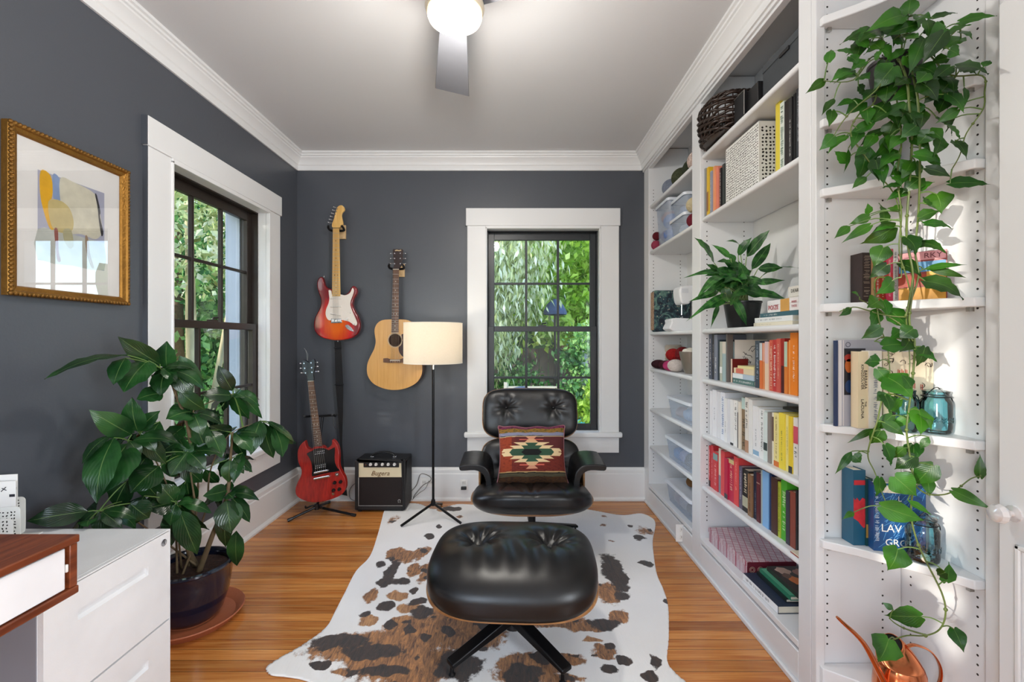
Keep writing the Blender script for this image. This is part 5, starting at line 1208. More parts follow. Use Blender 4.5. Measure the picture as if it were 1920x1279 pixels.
def book(label, p0, p1, z0, h, d, dep, col, marks=None, foot=None, group=None, txt=None, flat=False, top=None, name='book', rough=.42, cat='book', pagecol=None):
    """upright book; p0-p1 is the spine's base line in plan, d the direction pages point, dep its depth"""
    p0 = Vector((p0[0], p0[1])); p1 = Vector((p1[0], p1[1])); u = p1-p0; w_ = u.length; mid = (p0+p1)/2
    t = thing(name, label, cat, (mid.x, mid.y, z0), rz=math.atan2(u.y, u.x), group=group)
    hw = w_/2; c_ = cm(col, rough, var=.04, bump=.05, bs=80); bt = min(.0025, (w_ if not flat else h)*.16)
    b = NB()
    if not flat:
        box(b, -hw, -hw+bt, 0, dep, 0, h); box(b, hw-bt, hw, 0, dep, 0, h); box(b, -hw+bt, hw-bt, 0, bt, 0, h)
    else:
        box(b, -hw, hw, 0, dep, 0, bt); box(b, -hw, hw, 0, dep, h-bt, h); box(b, -hw, hw, 0, bt, bt, h-bt)
    bmesh.ops.remove_doubles(b, verts=b.verts, dist=1e-5)
    cv = obj('cover', b, c_, t, smooth=30)
    b = NB()
    if not flat: box(b, -hw+bt, hw-bt, bt, dep-.003, .002, h-.003)
    else: box(b, -hw+.002, hw-.002, bt, dep-.003, bt, h-bt)
    obj('pages', b, PAGE, t, smooth=0)
    if foot:
        fc_, fa, fb = foot; b = NB(); box(b, -hw+.0002, hw-.0002, -.0005, 0, h*fa, h*fb) if not flat else box(b, -hw+2*hw*fa, -hw+2*hw*fb, -.0005, 0, .001, h-.001); obj('spine_band', b, cm(fc_, .45), cv, smooth=0)
    if marks:
        mc, a, e = marks[:3]; hh = marks[3] if len(marks) > 3 else .5
        b = NB(); sd = brnd.randint(0, 99999)
        if not flat: scribble(b, -hw, hw, h*a, h*e, -.0008, True, seed=sd, h=hh)
        else: scribble(b, -hw+2*hw*a, -hw+2*hw*e, 0, h, -.0008, False, seed=sd, h=hh)
        if len(b.verts): obj('lettering', b, cm(mc, .5), cv, smooth=0, keepn=True)
        else: b.free()
    if txt:
        body, size, fc_, at, sx_ = txt
        text('lettering', body, size, cm(fc_, .5), cv, Matrix.Translation((0, -.0008, h*at)) @ Matrix.Rotation(PI/2, 4, 'X') @ Matrix.Rotation(-PI/2, 4, 'Z'), .0003, sx=sx_)
    return t
def row(rowname, z0, group, xs, scale, ox, oy, items, dep=.15, dmax=2.381, dlin=None):
    for i, it in enumerate(items):
        x0, x1, yt, col, desc = it[:5]; kw = it[5] if len(it) > 5 else {}
        pa, pb, py = ox+x0/scale, ox+x1/scale, oy+yt/scale
        jx = xs+brnd.uniform(-.003, .004); Da = min(xs*F/(pa-CX), dmax); Db = max(xs*F/(pb-CX), 1.569); Da -= .0004
        if dlin:
            (q0, e0), (q1, e1) = dlin; Da, Db = (e0+(e1-e0)*(pp-q0)/(q1-q0) for pp in (pa, pb)); jx = (pa-CX)*Da/F
        h = CZ-(py-CY)*Da/F-z0
        book('%s, %s from left in %s' % (desc, ORD[i], rowname), (jx, Da), (jx, Db), z0, h, None, kw.pop('dep', dep*brnd.uniform(.85, 1.1)), col, group=group, **kw)
W_, K_, Cr = '#f2f0ec', '#1a1a1c', '#efe2c4'
row('orange and red row', .9965, 'books on the orange and red shelf', 1.03, 7.995, 1310, 600, [
 (135,198,216,'#3b4354','dark slate book with pale lettering',dict(marks=(W_,.05,.9,.35))),
 (202,235,214,'#15151a','slim black book',dict(marks=('#9a9aa0',.3,.8))),
 (237,283,222,'#7c8190','grey blue book',dict(marks=(W_,.1,.5))),
 (285,314,296,'#27343c','thin dark teal book'),
 (316,350,325,'#b9bcab','pale sage book with white label',dict(foot=(W_,.2,.36))),
 (352,404,326,'#a3b8ba','pale blue book with cream top',dict(foot=('#d9cfc0',.7,1))),
 (406,424,216,'#6b635f','tall narrow brown grey book',dict(dep=.028))], dmax=2.372)
book('small dark red book with cream spine standing by the lying stack', (1.045, 2.164), (1.045, 2.150), .9965, .112, None, .075, '#6e1414', group='books on the orange and red shelf', foot=('#e3cdb8', 0, 1))
t = thing('drawing_board', 'pale board with a black pen scribble leaning behind the lying stack of books', 'drawing', (1.14, 2.172, .9965))
b = NB(); box(b, -.072, .085, 0, .004, 0, .203); obj('board', b, cm('#e6ddd2', .8), t, smooth=0)
b = NB()
for sd in range(5):
    r = random.Random(sd+3); x, z = r.uniform(-.05, .02), r.uniform(.12, .16); pts = [(x, -.0005, z)]
    for k in range(7): x += r.uniform(.002, .010); z += r.uniform(-.015, .013); pts.append((x, -.0005, z))
    tube(b, smooth_loop(pts, 3, closed=False), .0012, 4)
obj('pen_drawing', b, cm('#55504c', .8), t)
z = .9965
for nm, px0, px1, th, col, kw, xs in (('sea green book with white lettering, bottom of the lying stack', 1362, 1414, .0235, '#4f7470', dict(marks=(W_, .05, .95, .5)), 1.045), ('pale blue and white book, second from the bottom of the lying stack', 1365, 1414, .0225, '#bccbd8', dict(foot=('#eef2f4', 0, .5)), 1.045),
    ('cream book with a coral title patch in the lying stack', 1371, 1414, .0245, '#ead9b4', dict(foot=('#df7a66', .12, .5)), 1.05), ('thin pale yellow book on top of the lying stack', 1383, 1414, .0115, '#efe3a6', {}, 1.055)):
    book(nm, (xs, min(2.146, xs*F/(px0-CX))), (xs, xs*F/(px1-CX)+.002), z, th, None, .10, col, flat=True, group='lying stack on the orange and red shelf', **kw); z += th+.0004
row('run right of lying stack', .9965, 'books on the orange and red shelf', 1.03, 7.995, 1310, 600, [
 (832,903,312,'#3d4753','dark slate book with pale lettering',dict(marks=('#aebccb',.08,.92))),
 (906,948,345,'#d9733a','slim book with white upper spine',dict(foot=('#ccd2d3',.62,1))),
 (950,998,345,'#e08a52','peach book',dict(foot=('#e3a58c',.6,1))),
 (1001,1054,325,'#e9cdb0','pale peach book',dict(foot=('#dcc0c0',.55,1))),
 (1056,1109,300,'#cf5c4a','salmon red book with cream pattern',dict(marks=(Cr,.03,.97,.6))),
 (1111,1169,295,'#bf3534','red book with white lettering',dict(marks=(W_,.1,.9,.6))),
 (1171,1229,280,'#cc5a4c','coral red book',dict(marks=(Cr,.25,.9,.3))),
 (1231,1284,276,'#9e2620','dark red book with brown lower spine',dict(foot=('#4b1f22',0,.5))),
 (1286,1333,325,'#dd8438','orange book with pale green top',dict(foot=('#b7cdb6',.52,1))),
 (1335,1360,302,'#eaa35c','thin light orange book'),
 (1362,1476,192,'#ee8520','thick bright orange book with white title',dict(marks=(W_,.2,.8,.3)))])
row('white and yellow row', .7065, 'books on the white and yellow shelf', 1.03, 7.52, 1310, 720, [
 (158,190,95,'#e9e9ec','slim white book'),
 (192,250,76,'#ececf0','white book with grey title',dict(marks=('#8d8f96',.35,.65,.3))),
 (252,298,106,'#e6e6ea','plain white book'),
 (300,360,112,'#eef0f6','white book with blue lettering',dict(marks=('#3f6fa8',.1,.92,.5))),
 (362,404,200,'#efefef','white book',dict(marks=('#6a6c72',.2,.5,.3))),
 (406,444,210,'#e3e3e6','pale grey book'),
 (446,488,216,'#f0efee','white book with small mark',dict(foot=('#2a2a2c',.0,.05))),
 (490,544,226,'#f2f0ec','white book with black lettering',dict(marks=(K_,.3,.98,.55))),
 (546,564,400,'#3a302c','short thin dark book'),
 (566,594,250,'#e8e0cf','thin cream book'),
 (596,658,186,'#8a7358','brown photograph spine book',dict(foot=('#bfd6cf',.78,1),marks=('#2e2a24',.05,.6,.7))),
 (660,710,186,'#eae4da','white book with bold black title',dict(marks=(K_,.4,.93,.75),foot=('#b98f73',.0,.22))),
 (712,764,216,'#ecebe8','tall white book'),
 (766,849,306,'#eeeeee','wide white book with blue foot',dict(foot=('#8fb3cf',.03,.12),marks=('#7d8086',.2,.55,.25))),
 (851,919,346,'#eff0ee','white book with heavy black lettering',dict(marks=(K_,.15,.97,.45))),
 (921,974,390,'#dde9e5','pale mint book',dict(foot=('#3b4a4a',.22,.38))),
 (976,1019,396,'#8f8680','taupe book'),
 (1021,1059,401,'#efe9d6','cream book with brown stripe',dict(foot=('#6d5a50',.45,.92))),
 (1061,1134,401,'#f0e39c','pale yellow book with orange foot',dict(foot=('#d8783c',.0,.1),marks=('#7a5a2a',.15,.95,.35))),
 (1136,1219,401,'#f3dc4a','bright yellow book',dict(marks=('#4f6a4a',.1,.7,.25))),
 (1221,1269,431,'#efe08a','straw yellow book',dict(marks=('#8a7a3a',.3,.8,.3))),
 (1271,1324,451,'#efd03a','golden yellow book with pencil',dict(foot=('#3b3b3d',.0,.12))),
 (1326,1392,470,'#e9e6e2','white book with pink and black bands',dict(foot=('#d4556a',.55,.85),marks=(K_,.3,.5,.7)))])
book('thin dark book lying flat on top of the yellow books', (1.075, 1.80), (1.075, 1.63), .925, .010, None, .14, '#2c2a26', flat=True, group='books on the white and yellow shelf')
row('red and dark row', .4365, 'books on the red and dark shelf', 1.03, 6.09, 1310, 830, [
 (97,134,32,'#c42f38','red book with black foot',dict(foot=(K_,.0,.15),marks=(W_,.25,.9,.4))),
 (136,164,22,'#c8303a','slim tall red book',dict(marks=('#f0b0b0',.2,.8,.35))),
 (166,218,92,'#cf3b40','red book with photograph at top',dict(foot=('#7fa0a0',.78,.95),marks=('#f3c9c9',.1,.7,.4))),
 (220,248,60,'#e3d7c4','cream book',dict(foot=('#8d8a94',.0,.4))),
 (250,294,82,'#dd4d50','coral red book'),
 (296,334,166,'#bd2147','crimson book with dark foot',dict(foot=('#4a4650',.0,.12))),
 (336,394,180,'#c3284a','crimson book with pale lettering',dict(marks=('#f0d0b0',.25,.9,.5),foot=('#d9c48c',.9,1))),
 (396,449,152,'#df4a4a','light red book',dict(marks=('#f6c8c0',.3,.9,.25))),
 (451,489,262,'#5b5468','slate violet book',dict(marks=('#c9c4d6',.2,.9,.4))),
 (491,564,290,'#1f1c1b','black book with cream photograph',dict(foot=('#b8b49a',.12,.36),marks=(Cr,.4,.92,.5))),
 (566,614,352,'#8a6748','tan brown book',dict(marks=('#3a271a',.1,.8,.4))),
 (616,659,322,'#1b2238','navy book',dict(marks=('#8d93a8',.1,.6,.3))),
 (661,699,336,'#5c1c26','maroon book with thin bands',dict(foot=('#b08a7a',.78,.8))),
 (701,724,312,'#a9b6b4','thin pale grey green book'),
 (726,794,312,'#84b5e4','thick plain sky blue book'),
 (796,824,352,'#15305c','navy blue book'),
 (826,899,386,'#4a2a20','thick dark brown book'),
 (901,929,442,'#b6c23a','yellow green book with black pattern',dict(marks=(K_,.1,.95,.6))),
 (931,999,410,'#4fae2c','thick bright green book',dict(marks=('#dff0c8',.15,.9,.6))),
 (1001,1044,542,'#3a3744','dark charcoal book'),
 (1046,1109,546,'#8a4334','reddish brown book'),
 (1111,1134,542,'#17181c','black book')], dmax=2.372)
row('top row left of pierced box', 1.8405, 'books beside the white pierced box', 1.006, 4.92, 1300, 160, [
 (102,122,772,'#8c8f8f','thin grey book'),
 (124,152,765,'#e2b92c','yellow book with brown photograph',dict(foot=('#9a6a3a',.1,.5))),
 (154,180,800,'#8f9bb0','grey blue book',dict(marks=(W_,.1,.8,.4))),
 (182,208,756,'#eba274','peach book'),
 (210,240,762,'#e08570','salmon book'),
 (242,264,770,'#1c1b1d','black book with white lettering',dict(marks=(W_,.05,.9,.5))),
 (266,296,735,'#3d4340','dark grey green book')], dep=.13, dlin=((1320.7, 2.378), (1361, 2.23)))
row('top row right of pierced box', 1.8405, 'books beside the white pierced box', 1.06, 4.92, 1300, 160, [
 (758,799,165,'#e3cf45','tall yellow book'),
 (801,839,172,'#dfe6dc','white book with green stripes',dict(marks=('#3f6a4a',.05,.95,.8))),
 (841,884,155,'#211a1a','black book with cream mark',dict(foot=('#c9b99a',.02,.08))),
 (886,914,125,'#2c2b2d','charcoal book with white lettering',dict(marks=(W_,.2,.7,.5))),
 (916,939,88,'#19191b','slim black book'),
 (941,984,40,'#3b3d42','dark grey book with red foot',dict(foot=('#7a2a22',.0,.1),marks=('#b9bbc0',.3,.9,.5)))], dep=.14)
# big flat books and the patterned box on the lowest shelf
pbx = thing('patterned_box', 'pink and grey checked paper box with maroon end on the lowest shelf', 'box', (1.025, 2.165, .1575), rz=-PI/2+.03)
m, nt, bs = newmat('checked_paper'); L = nt.links.new; tc = N(nt, 'ShaderNodeTexCoord'); mp = N(nt, 'ShaderNodeMapping'); mp.inputs['Rotation'].default_value = (0, 0, .35); mp.inputs['Scale'].default_value = (36, 36, 36); L(tc.outputs['Object'], mp.inputs[0])
br = N(nt, 'ShaderNodeTexBrick', offset=0.0, i_Scale=1.0); br.inputs['Brick Width'].default_value = 1; br.inputs['Row Height'].default_value = 1; br.inputs['Mortar Size'].default_value = .06
br.inputs['Color1'].default_value = hexc('#cdb9bd'); br.inputs['Color2'].default_value = hexc('#b8a0a8'); br.inputs['Mortar'].default_value = hexc('#a3485a'); L(mp.outputs[0], br.inputs[0])
vz = N(nt, 'ShaderNodeTexVoronoi', i_Scale=6.0); L(mp.outputs[0], vz.inputs[0]); mx = N(nt, 'ShaderNodeMix', data_type='RGBA'); mr = N(nt, 'ShaderNodeMapRange', i_1=.15, i_2=.3, i_3=.6, i_4=0.0); L(vz.outputs[0], mr.inputs[0]); L(mr.outputs[0], mx.inputs[0]); L(br.outputs[0], mx.inputs[6]); mx.inputs[7].default_value = hexc('#8d4a60'); L(mx.outputs[2], bs.inputs['Base Color']); bs.inputs['Roughness'].default_value = .35
b = NB(); box(b, -.182, .18, 0, .215, 0, .048); obj('box_base', b, m, pbx, bevel=.002)
b = NB(); box(b, -.184, .182, -.003, .218, .048, .070); obj('lid', b, m, pbx, bevel=.002)
b = NB(); box(b, .1825, .1835, -.002, .217, .001, .069); en = obj('end_panel', b, cm('#6d1f2f', .5), pbx, smooth=0)
b = NB()
for k in range(6):
    for rr in (.012, .007): tube(b, [(.184, .02+k*.036+rr*math.cos(a*PI/8), .036+rr*math.sin(a*PI/8)) for a in range(17)], .0012, 4, caps=False)
obj('ring_pattern', b, cm('#a98a7a', .5), en)['kind'] = 'stuff'
book('large navy topped book with white spine, bottom of the lowest shelf stack', (1.004, 1.968), (1.010, 1.722), .1575, .030, None, .24, '#28344a', flat=True, group='large books lying on the lowest shelf', foot=('#f1f1f2', 0, 1), marks=(K_, .02, .8, .5))
zz = .188
for i, (lb, col, y0, y1, th, x) in enumerate((('glossy black magazine, lowest of the thin ones on the white spined book', '#1c2322', 1.955, 1.745, .013, 1.055), ('green covered book under the mushroom cover book', '#2f7a5c', 1.95, 1.735, .016, 1.065), ('food cover book with orange and mushrooms on top of the lowest shelf stack', '#26221f', 1.93, 1.70, .018, 1.085))):
    t = book(lb, (x, y0), (x, y1), zz, th, None, .18-.01*i, col, flat=True, group='large books lying on the lowest shelf'); 
    if i == 1:
        b = NB(); box(b, -.10, .10, .003, .05, th, th+.0006); obj('cover_stripe', b, cm('#58a582', .3), t, smooth=0)
    if i == 2:
        for j, (cx_, cy_, rx, ry, col2) in enumerate(((-.075, .045, .03, .028, '#c9a894'), (-.03, .04, .026, .02, '#6b4a3c'), (.005, .055, .033, .026, '#e07a28'), (-.055, .11, .035, .03, '#a4705e'), (.0, .12, .04, .03, '#8c7f86'), (.05, .085, .03, .03, '#4b2f2a'), (.03, .15, .03, .02, '#d8c9b8'))):
            b = NB(); prism(b, [Vector((cx_+rx*math.cos(a*PI/8)*(1+.15*math.sin(a*2.3+j)), cy_+ry*math.sin(a*PI/8)*(1+.15*math.cos(a*1.7)), th)) for a in range(16)], (0, 0, .0004+.0001*j)); obj('cover_picture', b, cm(col2, .3), t, smooth=0)
        text('lettering', 'M', .05, cm('#f4f2ee', .4), t, Matrix.Translation((.088, .04, th+.0004)), .0002)
    zz += th+.0004
t = thing('small_red_notebook', 'thin brick red notebook lying at the near end of the red and dark shelf', 'notebook', (1.0, 1.60, .4365)); b = NB(); box(b, 0, .05, -.02, .03, 0, .003); obj('cover', b, cm('#a04a38', .5), t); b = NB(); box(b, .002, .05, -.018, .028, .003, .007); obj('pages', b, PAGE, t, smooth=0)

# ---- boxes and flat books beside the leafy plant
z = 1.2555
for lb, px0, px1, th, col, kw in (('cream book at the bottom of the flat stack right of the black plant pot', 1413, 1486, .017, '#ece3cd', dict(marks=('#b0a890', .1, .5, .3))), ('white book second in the flat stack right of the black plant pot', 1415, 1486, .0205, '#efeeec', dict(marks=('#5c6076', .1, .75, .4))), ('thin teal book on top of the flat stack under the card boxes', 1425, 1496, .0165, '#3f6672', dict(marks=(W_, .12, .5, .5)))):
    xs = 1.06; book(lb, (xs, xs*F/(px0-CX)), (xs, xs*F/(px1-CX)), z, th, None, .12, col, flat=True, group='flat books beside the plant', **kw); z += th+.0004
def cardbox(lb, x, ya, yb, z0, h, dep, col, lines, band=None):
    t = thing('card_box', lb, 'box', (x, (ya+yb)/2, z0), rz=-PI/2, group='small card boxes'); hw = (ya-yb)/2
    b = NB(); box(b, -hw, hw, 0, dep, 0, h*.6); obj('box_base', b, cm(col, .45), t, bevel=.001)
    b = NB(); box(b, -hw-.0008, hw+.0008, -.0008, dep+.0008, h*.6, h); obj('lid', b, cm(col, .45), t, bevel=.001)
    if band: b = NB(); box(b, -hw+2*hw*band[1], hw-.0005, -.0016, -.0006, .0005, h-.0005); obj('label_band', b, cm(band[0], .4, var=.2), t, smooth=0)
    for body, size, colr, cx_, cz_ in lines: text('lettering', body, size, cm(colr, .5), t, Matrix.Translation((cx_*hw, -.0022, cz_*h)) @ Matrix.Rotation(PI/2, 4, 'X'), .0003)
xs = 1.06
cardbox('white card box with red lettering and an orange end on the teal book', xs, 1.881, 1.731, z, .049, .045, '#f1efee', [('PO/ZE', .026, '#b02838', -.40, .38)], ('#e0a75a', .62))
cardbox('white card box with red words next to the orange ended box', xs, 1.729, 1.672, z, .049, .045, '#f3eeec', [('MAKE', .012, '#b8606a', .0, .66), ('THESE', .012, '#b8606a', .0, .33)])
cardbox('cream card box standing behind the two white card boxes', 1.125, 1.845, 1.765, z, .103, .03, '#eae4da', [('DEAR', .02, '#77736c', .1, .82)])

# ================================================================== BAY 2 THINGS
pb_ = thing('pierced_storage_box', 'large white pierced metal storage box between the books on the upper shelf', 'storage box', (1.05, 2.077, 1.8405), rz=-PI/2)
perforated('side_panel', pb_, Matrix.Translation((0, 0, .145)), .298, .288, wm, seed=4, cell=.0115, r=.0032, corner=.006)
perforated('end_panel', pb_, Matrix.Translation((.148, .105, .145)) @ Matrix.Rotation(PI/2, 4, 'Z'), .206, .288, wm, seed=5, cell=.0155, r=.0042, corner=.006)
perforated('end_panel', pb_, Matrix.Translation((-.1465, .105, .145)) @ Matrix.Rotation(PI/2, 4, 'Z'), .206, .288, wm, seed=6, cell=.0155, r=.0042, corner=.006)
b = NB(); box(b, -.146, .146, .205, .207, 0, .289); box(b, -.146, .146, .002, .205, 0, .003); obj('back_panel', b, wm, pb_, smooth=0)
b = NB(); tube(b, [(-.148, .001, .289), (.148, .001, .289), (.148, .207, .289), (-.148, .207, .289), (-.148, .001, .289)], .002, 6); obj('rim', b, wm, pb_)
# wicker basket
wb = thing('wicker_basket', 'dark brown wicker basket sticking out of the top shelf', 'basket', (1.082, 2.215, 2.1705))
wk = mat('dark_willow', '#2e2019', .35, var=.4, vs=60)
b = NB()
def bp_(a, z_, amp=0, ph=0):
    e = 1+.10*math.sin(z_/.16*PI*.7); rx, ry = .128*e, .135*e; n_ = 3.2; c_, s_ = math.cos(a), math.sin(a); k = (abs(c_)**n_+abs(s_)**n_)**(-1/n_)
    return Vector((rx*k*c_*(1+amp), ry*k*s_*(1+amp), z_))
for r_ in range(12):
    z_ = .009+r_*.0135
    tube(b, [bp_(a*2*PI/64, z_, .05*math.sin(a*2*PI/64*10+PI*(r_ % 2)))+Vector((0, 0, .004*math.sin(a*.7+r_*2))) for a in range(65)], .0062, 6, caps=False)
weave = obj('weave', b, wk, wb, smooth=180)
b = NB()
for k in range(32):
    a = (k+.5)*2*PI/32; tube(b, [bp_(a, z_*.02, 0) for z_ in range(9)], .003, 5)
o = obj('stakes', b, wk, wb); o['kind'] = 'stuff'
b = NB(); pts = [bp_(a*2*PI/64, .168) for a in range(65)]
for ph in (0, PI*2/3, PI*4/3): tube(b, [p+Vector((0, 0, .006*math.sin(i*1.2+ph)))+Vector((p.x, p.y, 0)).normalized()*.006*math.cos(i*1.2+ph) for i, p in enumerate(pts)], .0045, 6, caps=False)
obj('rim', b, wk, wb, smooth=180)
b = NB(); pts = [bp_(a*2*PI/40, .004, -.02) for a in range(40)]; b.faces.new([b.verts.new(p) for p in pts]); obj('base', b, wk, wb, smooth=0)
t = thing('black_media_box', 'flat black box with a silver front edge beside the wicker basket', 'box', (1.0, 1.955, 2.1705)); b = NB(); box(b, .012, .22, -.09, .085, 0, .095); obj('case', b, M['black'], t, bevel=.002)
b = NB(); box(b, 0, .012, -.005, .085, 0, .105); obj('front_frame', b, M['black'], t, bevel=.001)
b = NB(); tube(b, [(-.001, -.004, .001), (-.001, -.004, .105), (-.001, .084, .105)], .0022, 6); obj('silver_edge', b, M['nickel'], t)
t = thing('charcoal_case', 'dark charcoal case at the near end of the top shelf', 'case', (1.03, 1.72, 2.1705)); b = NB(); box(b, 0, .22, -.148, .143, 0, .120); obj('case_body', b, cm('#3c4044', .6, bump=.2, bs=300), t, bevel=.003)
b = NB(); box(b, -.002, .222, -.15, .145, .120, .152); obj('lid', b, cm('#43474b', .6, bump=.2, bs=300), t, bevel=.003)
b = NB(); box(b, -.006, -.002, -.04, .02, .108, .122); obj('latch', b, M['black'], t, bevel=.001)
# outlet in the plinth
outlet('white outlet plate in the bookcase plinth under the plastic boxes', (XF, W(1282, 0, 2.62).y+.02, .075), .075, .10)
bpy.data.objects[-1] if False else None

# ================================================================== BAY 1 THINGS
def yarn(lb, c, r, col, group, sc=(1, 1, 1), seed=0, turns=46, cat='yarn', core=True, name='yarn_ball'):
    t = thing(name, lb, cat, (c[0], c[1], c[2]-r*sc[2]), group=group); rnd = random.Random(seed); m_ = cm(col, .9, var=.15, bump=.5, bs=250)
    b = NB(); cc = Vector((0, 0, r*sc[2])); ball(b, cc, r*.93, 20, sc); obj('core', b, m_, t, smooth=180)
    b = NB()
    for k in range(turns):
        ax = Vector((rnd.gauss(0, 1), rnd.gauss(0, 1), rnd.gauss(0, 1))).normalized(); q = ax.to_track_quat('Z', 'Y').to_matrix(); off = rnd.uniform(-.55, .55); rr = math.sqrt(1-off*off)*.965
        tube(b, [cc+Vector([(q @ Vector((rr*math.cos(a*PI/12), rr*math.sin(a*PI/12), off*.965)))[i]*r*sc[i] for i in range(3)]) for a in range(25)], r*.035, 4, caps=False)
    obj('strands', b, m_, t, smooth=180)['kind'] = 'stuff'
    return t
G1 = 'yarn on the top shelf of the far bay'
yarn('grey blue yarn ball, farthest on the top shelf', (1.075, 3.07, 2.2285), .058, '#8f97a8', G1, seed=1)
yarn('olive green yarn ball on the top shelf', (1.085, 2.90, 2.2345), .064, '#4b5138', G1, seed=2)
yarn('dark green yarn ball behind the olive one on the top shelf', (1.10, 2.755, 2.2345), .064, '#39402c', G1, seed=3)
yarn('pale pink and cream yarn ball, nearest on the top shelf', (1.075, 2.615, 2.2325), .062, '#d5bfb4', G1, seed=4)
def bin_(lb, x0, x1, y0, y1, z0, h, cont, group, taper=.015, lid=True):
    cx_, cy_ = (x0+x1)/2, (y0+y1)/2; t = thing('storage_bin', lb, 'bin', (cx_, cy_, z0), group=group); hx_, hy_ = (x1-x0)/2-.008, (y1-y0)/2-.008
    b = NB(); hl = h-.014 if lid else h
    def ring(k, z_, r_=.02):
        out = []
        for sx_, sy_, a0 in ((1, 1, 0), (-1, 1, 90), (-1, -1, 180), (1, -1, 270)):
            for j in range(4): a = math.radians(a0+j*30); out.append(b.verts.new((sx_*(k[0]-r_)+r_*math.cos(a), sy_*(k[1]-r_)+r_*math.sin(a), z_)))
        return out
    r0 = ring((hx_-taper, hy_-taper), .0); r1 = ring((hx_, hy_), hl); r2 = ring((hx_-.002, hy_-.002), hl); r3 = ring((hx_-taper-.002, hy_-taper-.002), .0025)
    for a, c_ in ((r0, r1), (r1, r2), (r2, r3)):
        for k in range(16): b.faces.new((a[k], a[(k+1) % 16], c_[(k+1) % 16], c_[k]))
    b.faces.new(r0[::-1]); b.faces.new(r3); obj('tub', b, M['bin'], t, smooth=40)
    if lid:
        b = NB(); r0 = ring((hx_+.007, hy_+.007), h-.020); r1 = ring((hx_+.007, hy_+.007), h-.003); r2 = ring((hx_, hy_), h); r3 = ring((hx_-.012, hy_-.012), h-.005); r4 = ring((hx_+.004, hy_+.004), h-.020); r5 = ring((hx_+.004, hy_+.004), h-.008)
        for a, c_ in ((r0, r1), (r1, r2), (r2, r3), (r4, r5), (r0, r4)):
            for k in range(16): b.faces.new((a[k], a[(k+1) % 16], c_[(k+1) % 16], c_[k]))
        b.faces.new(r3); b.faces.new(r5[::-1]); obj('lid', b, mat('frosted_lid', '#e6ecf4', .35, trans=.0) if 'frosted_lid' not in bpy.data.materials else bpy.data.materials['frosted_lid'], t, smooth=40)
    rnd = random.Random(len(lb)); 
    for k, (cx2, cy2, cz2, r_, col) in enumerate(cont):
        b = NB(); ph = rnd.uniform(0, 9); pillow(b, r_, r_*1.1, r_*.8, 2.4, 10, lambda p: p*(1+.14*noise.noise(p*40+Vector((ph, 0, 0)))), Matrix.Translation((cx2*(hx_-taper), cy2*(hy_-taper), max(cz2, r_*.8+.004)))); obj('folded_cloth', b, cm(col, .9, var=.2, bump=.4, bs=60), t, smooth=180)
G2 = 'clear bins in the far bay'
bin_('tall clear bin of blue cloth on the shelf below the yarn balls', 1.005, 1.23, 2.93, 3.20, 1.8405, .285, [(-.4, -.3, .06, .06, '#6e86bd'), (-.4, .4, .07, .055, '#8a7fa8'), (-.3, 0, .16, .06, '#5f84c4'), (-.35, .5, .2, .05, '#b98a8e'), (.4, 0, .1, .07, '#9fb4d8')], G2)
bin_('small clear bin nearest the front on the blue cloth bin shelf', 1.005, 1.20, 2.655, 2.915, 1.8405, .115, [(-.3, .2, .04, .04, '#c9cfe0'), (.2, -.3, .04, .04, '#dfe3ec')], G2)
bin_('small clear bin stacked on another, beside the blue cloth bin', 1.010, 1.19, 2.665, 2.905, 1.9565, .12, [(-.3, .2, .04, .04, '#aab9d6'), (.2, -.3, .04, .04, '#cfd6e6')], G2)
yarn('dark red yarn ball at the far end beside the tall clear bin', (1.035, 3.243, 1.9405), .030, '#6a1020', 'yarn beside the tall clear bin', seed=5)
yarn('rose yarn ball under the dark red one at the far end', (1.030, 3.243, 1.8755), .034, '#a8405a', 'yarn beside the tall clear bin', seed=6)
yarn('cream yarn hank at the near end beside the small clear bins', (1.045, 2.60, 1.9725), .045, '#d9cba6', 'yarn beside the small clear bins', seed=7)
yarn('maroon yarn ball below the cream hank', (1.045, 2.60, 1.8835), .042, '#7a1c30', 'yarn beside the small clear bins', seed=8)
bin_('shallow clear bin on the shelf below the yarn and bowl', 1.0, 1.21, 2.56, 2.95, .7065, .135, [(-.4, .5, .04, .04, '#c9b3b0'), (-.4, -.3, .045, .045, '#a8c0dc'), (.2, .1, .045, .05, '#d5dfe9')], G2)
bin_('deep clear bin of blue and grey cloth, second shelf from the bottom', 1.0, 1.23, 2.545, 2.985, .4365, .145, [(-.4, .5, .04, .05, '#6d9ccf'), (-.4, 0, .05, .05, '#a8b4d8'), (-.45, -.5, .05, .05, '#3b4048'), (.3, .3, .05, .06, '#c5b2c9'), (.3, -.3, .05, .06, '#8ea5c9')], G2)
bin_('deep clear bin of pale cloth on the bottom shelf', 1.0, 1.23, 2.545, 2.985, .1575, .135, [(-.4, .5, .04, .05, '#c9c2c4'), (-.4, 0, .05, .05, '#d6d9de'), (-.45, -.55, .045, .045, '#4b4f58'), (.3, .3, .05, .06, '#d5c9cf'), (.3, -.3, .05, .06, '#bfc7d2')], G2)
yarn('brown wool ball resting on the bottom shelf bin', (1.10, 2.78, .3265), .031, '#8a6238', 'wool on the bottom bin', seed=9)
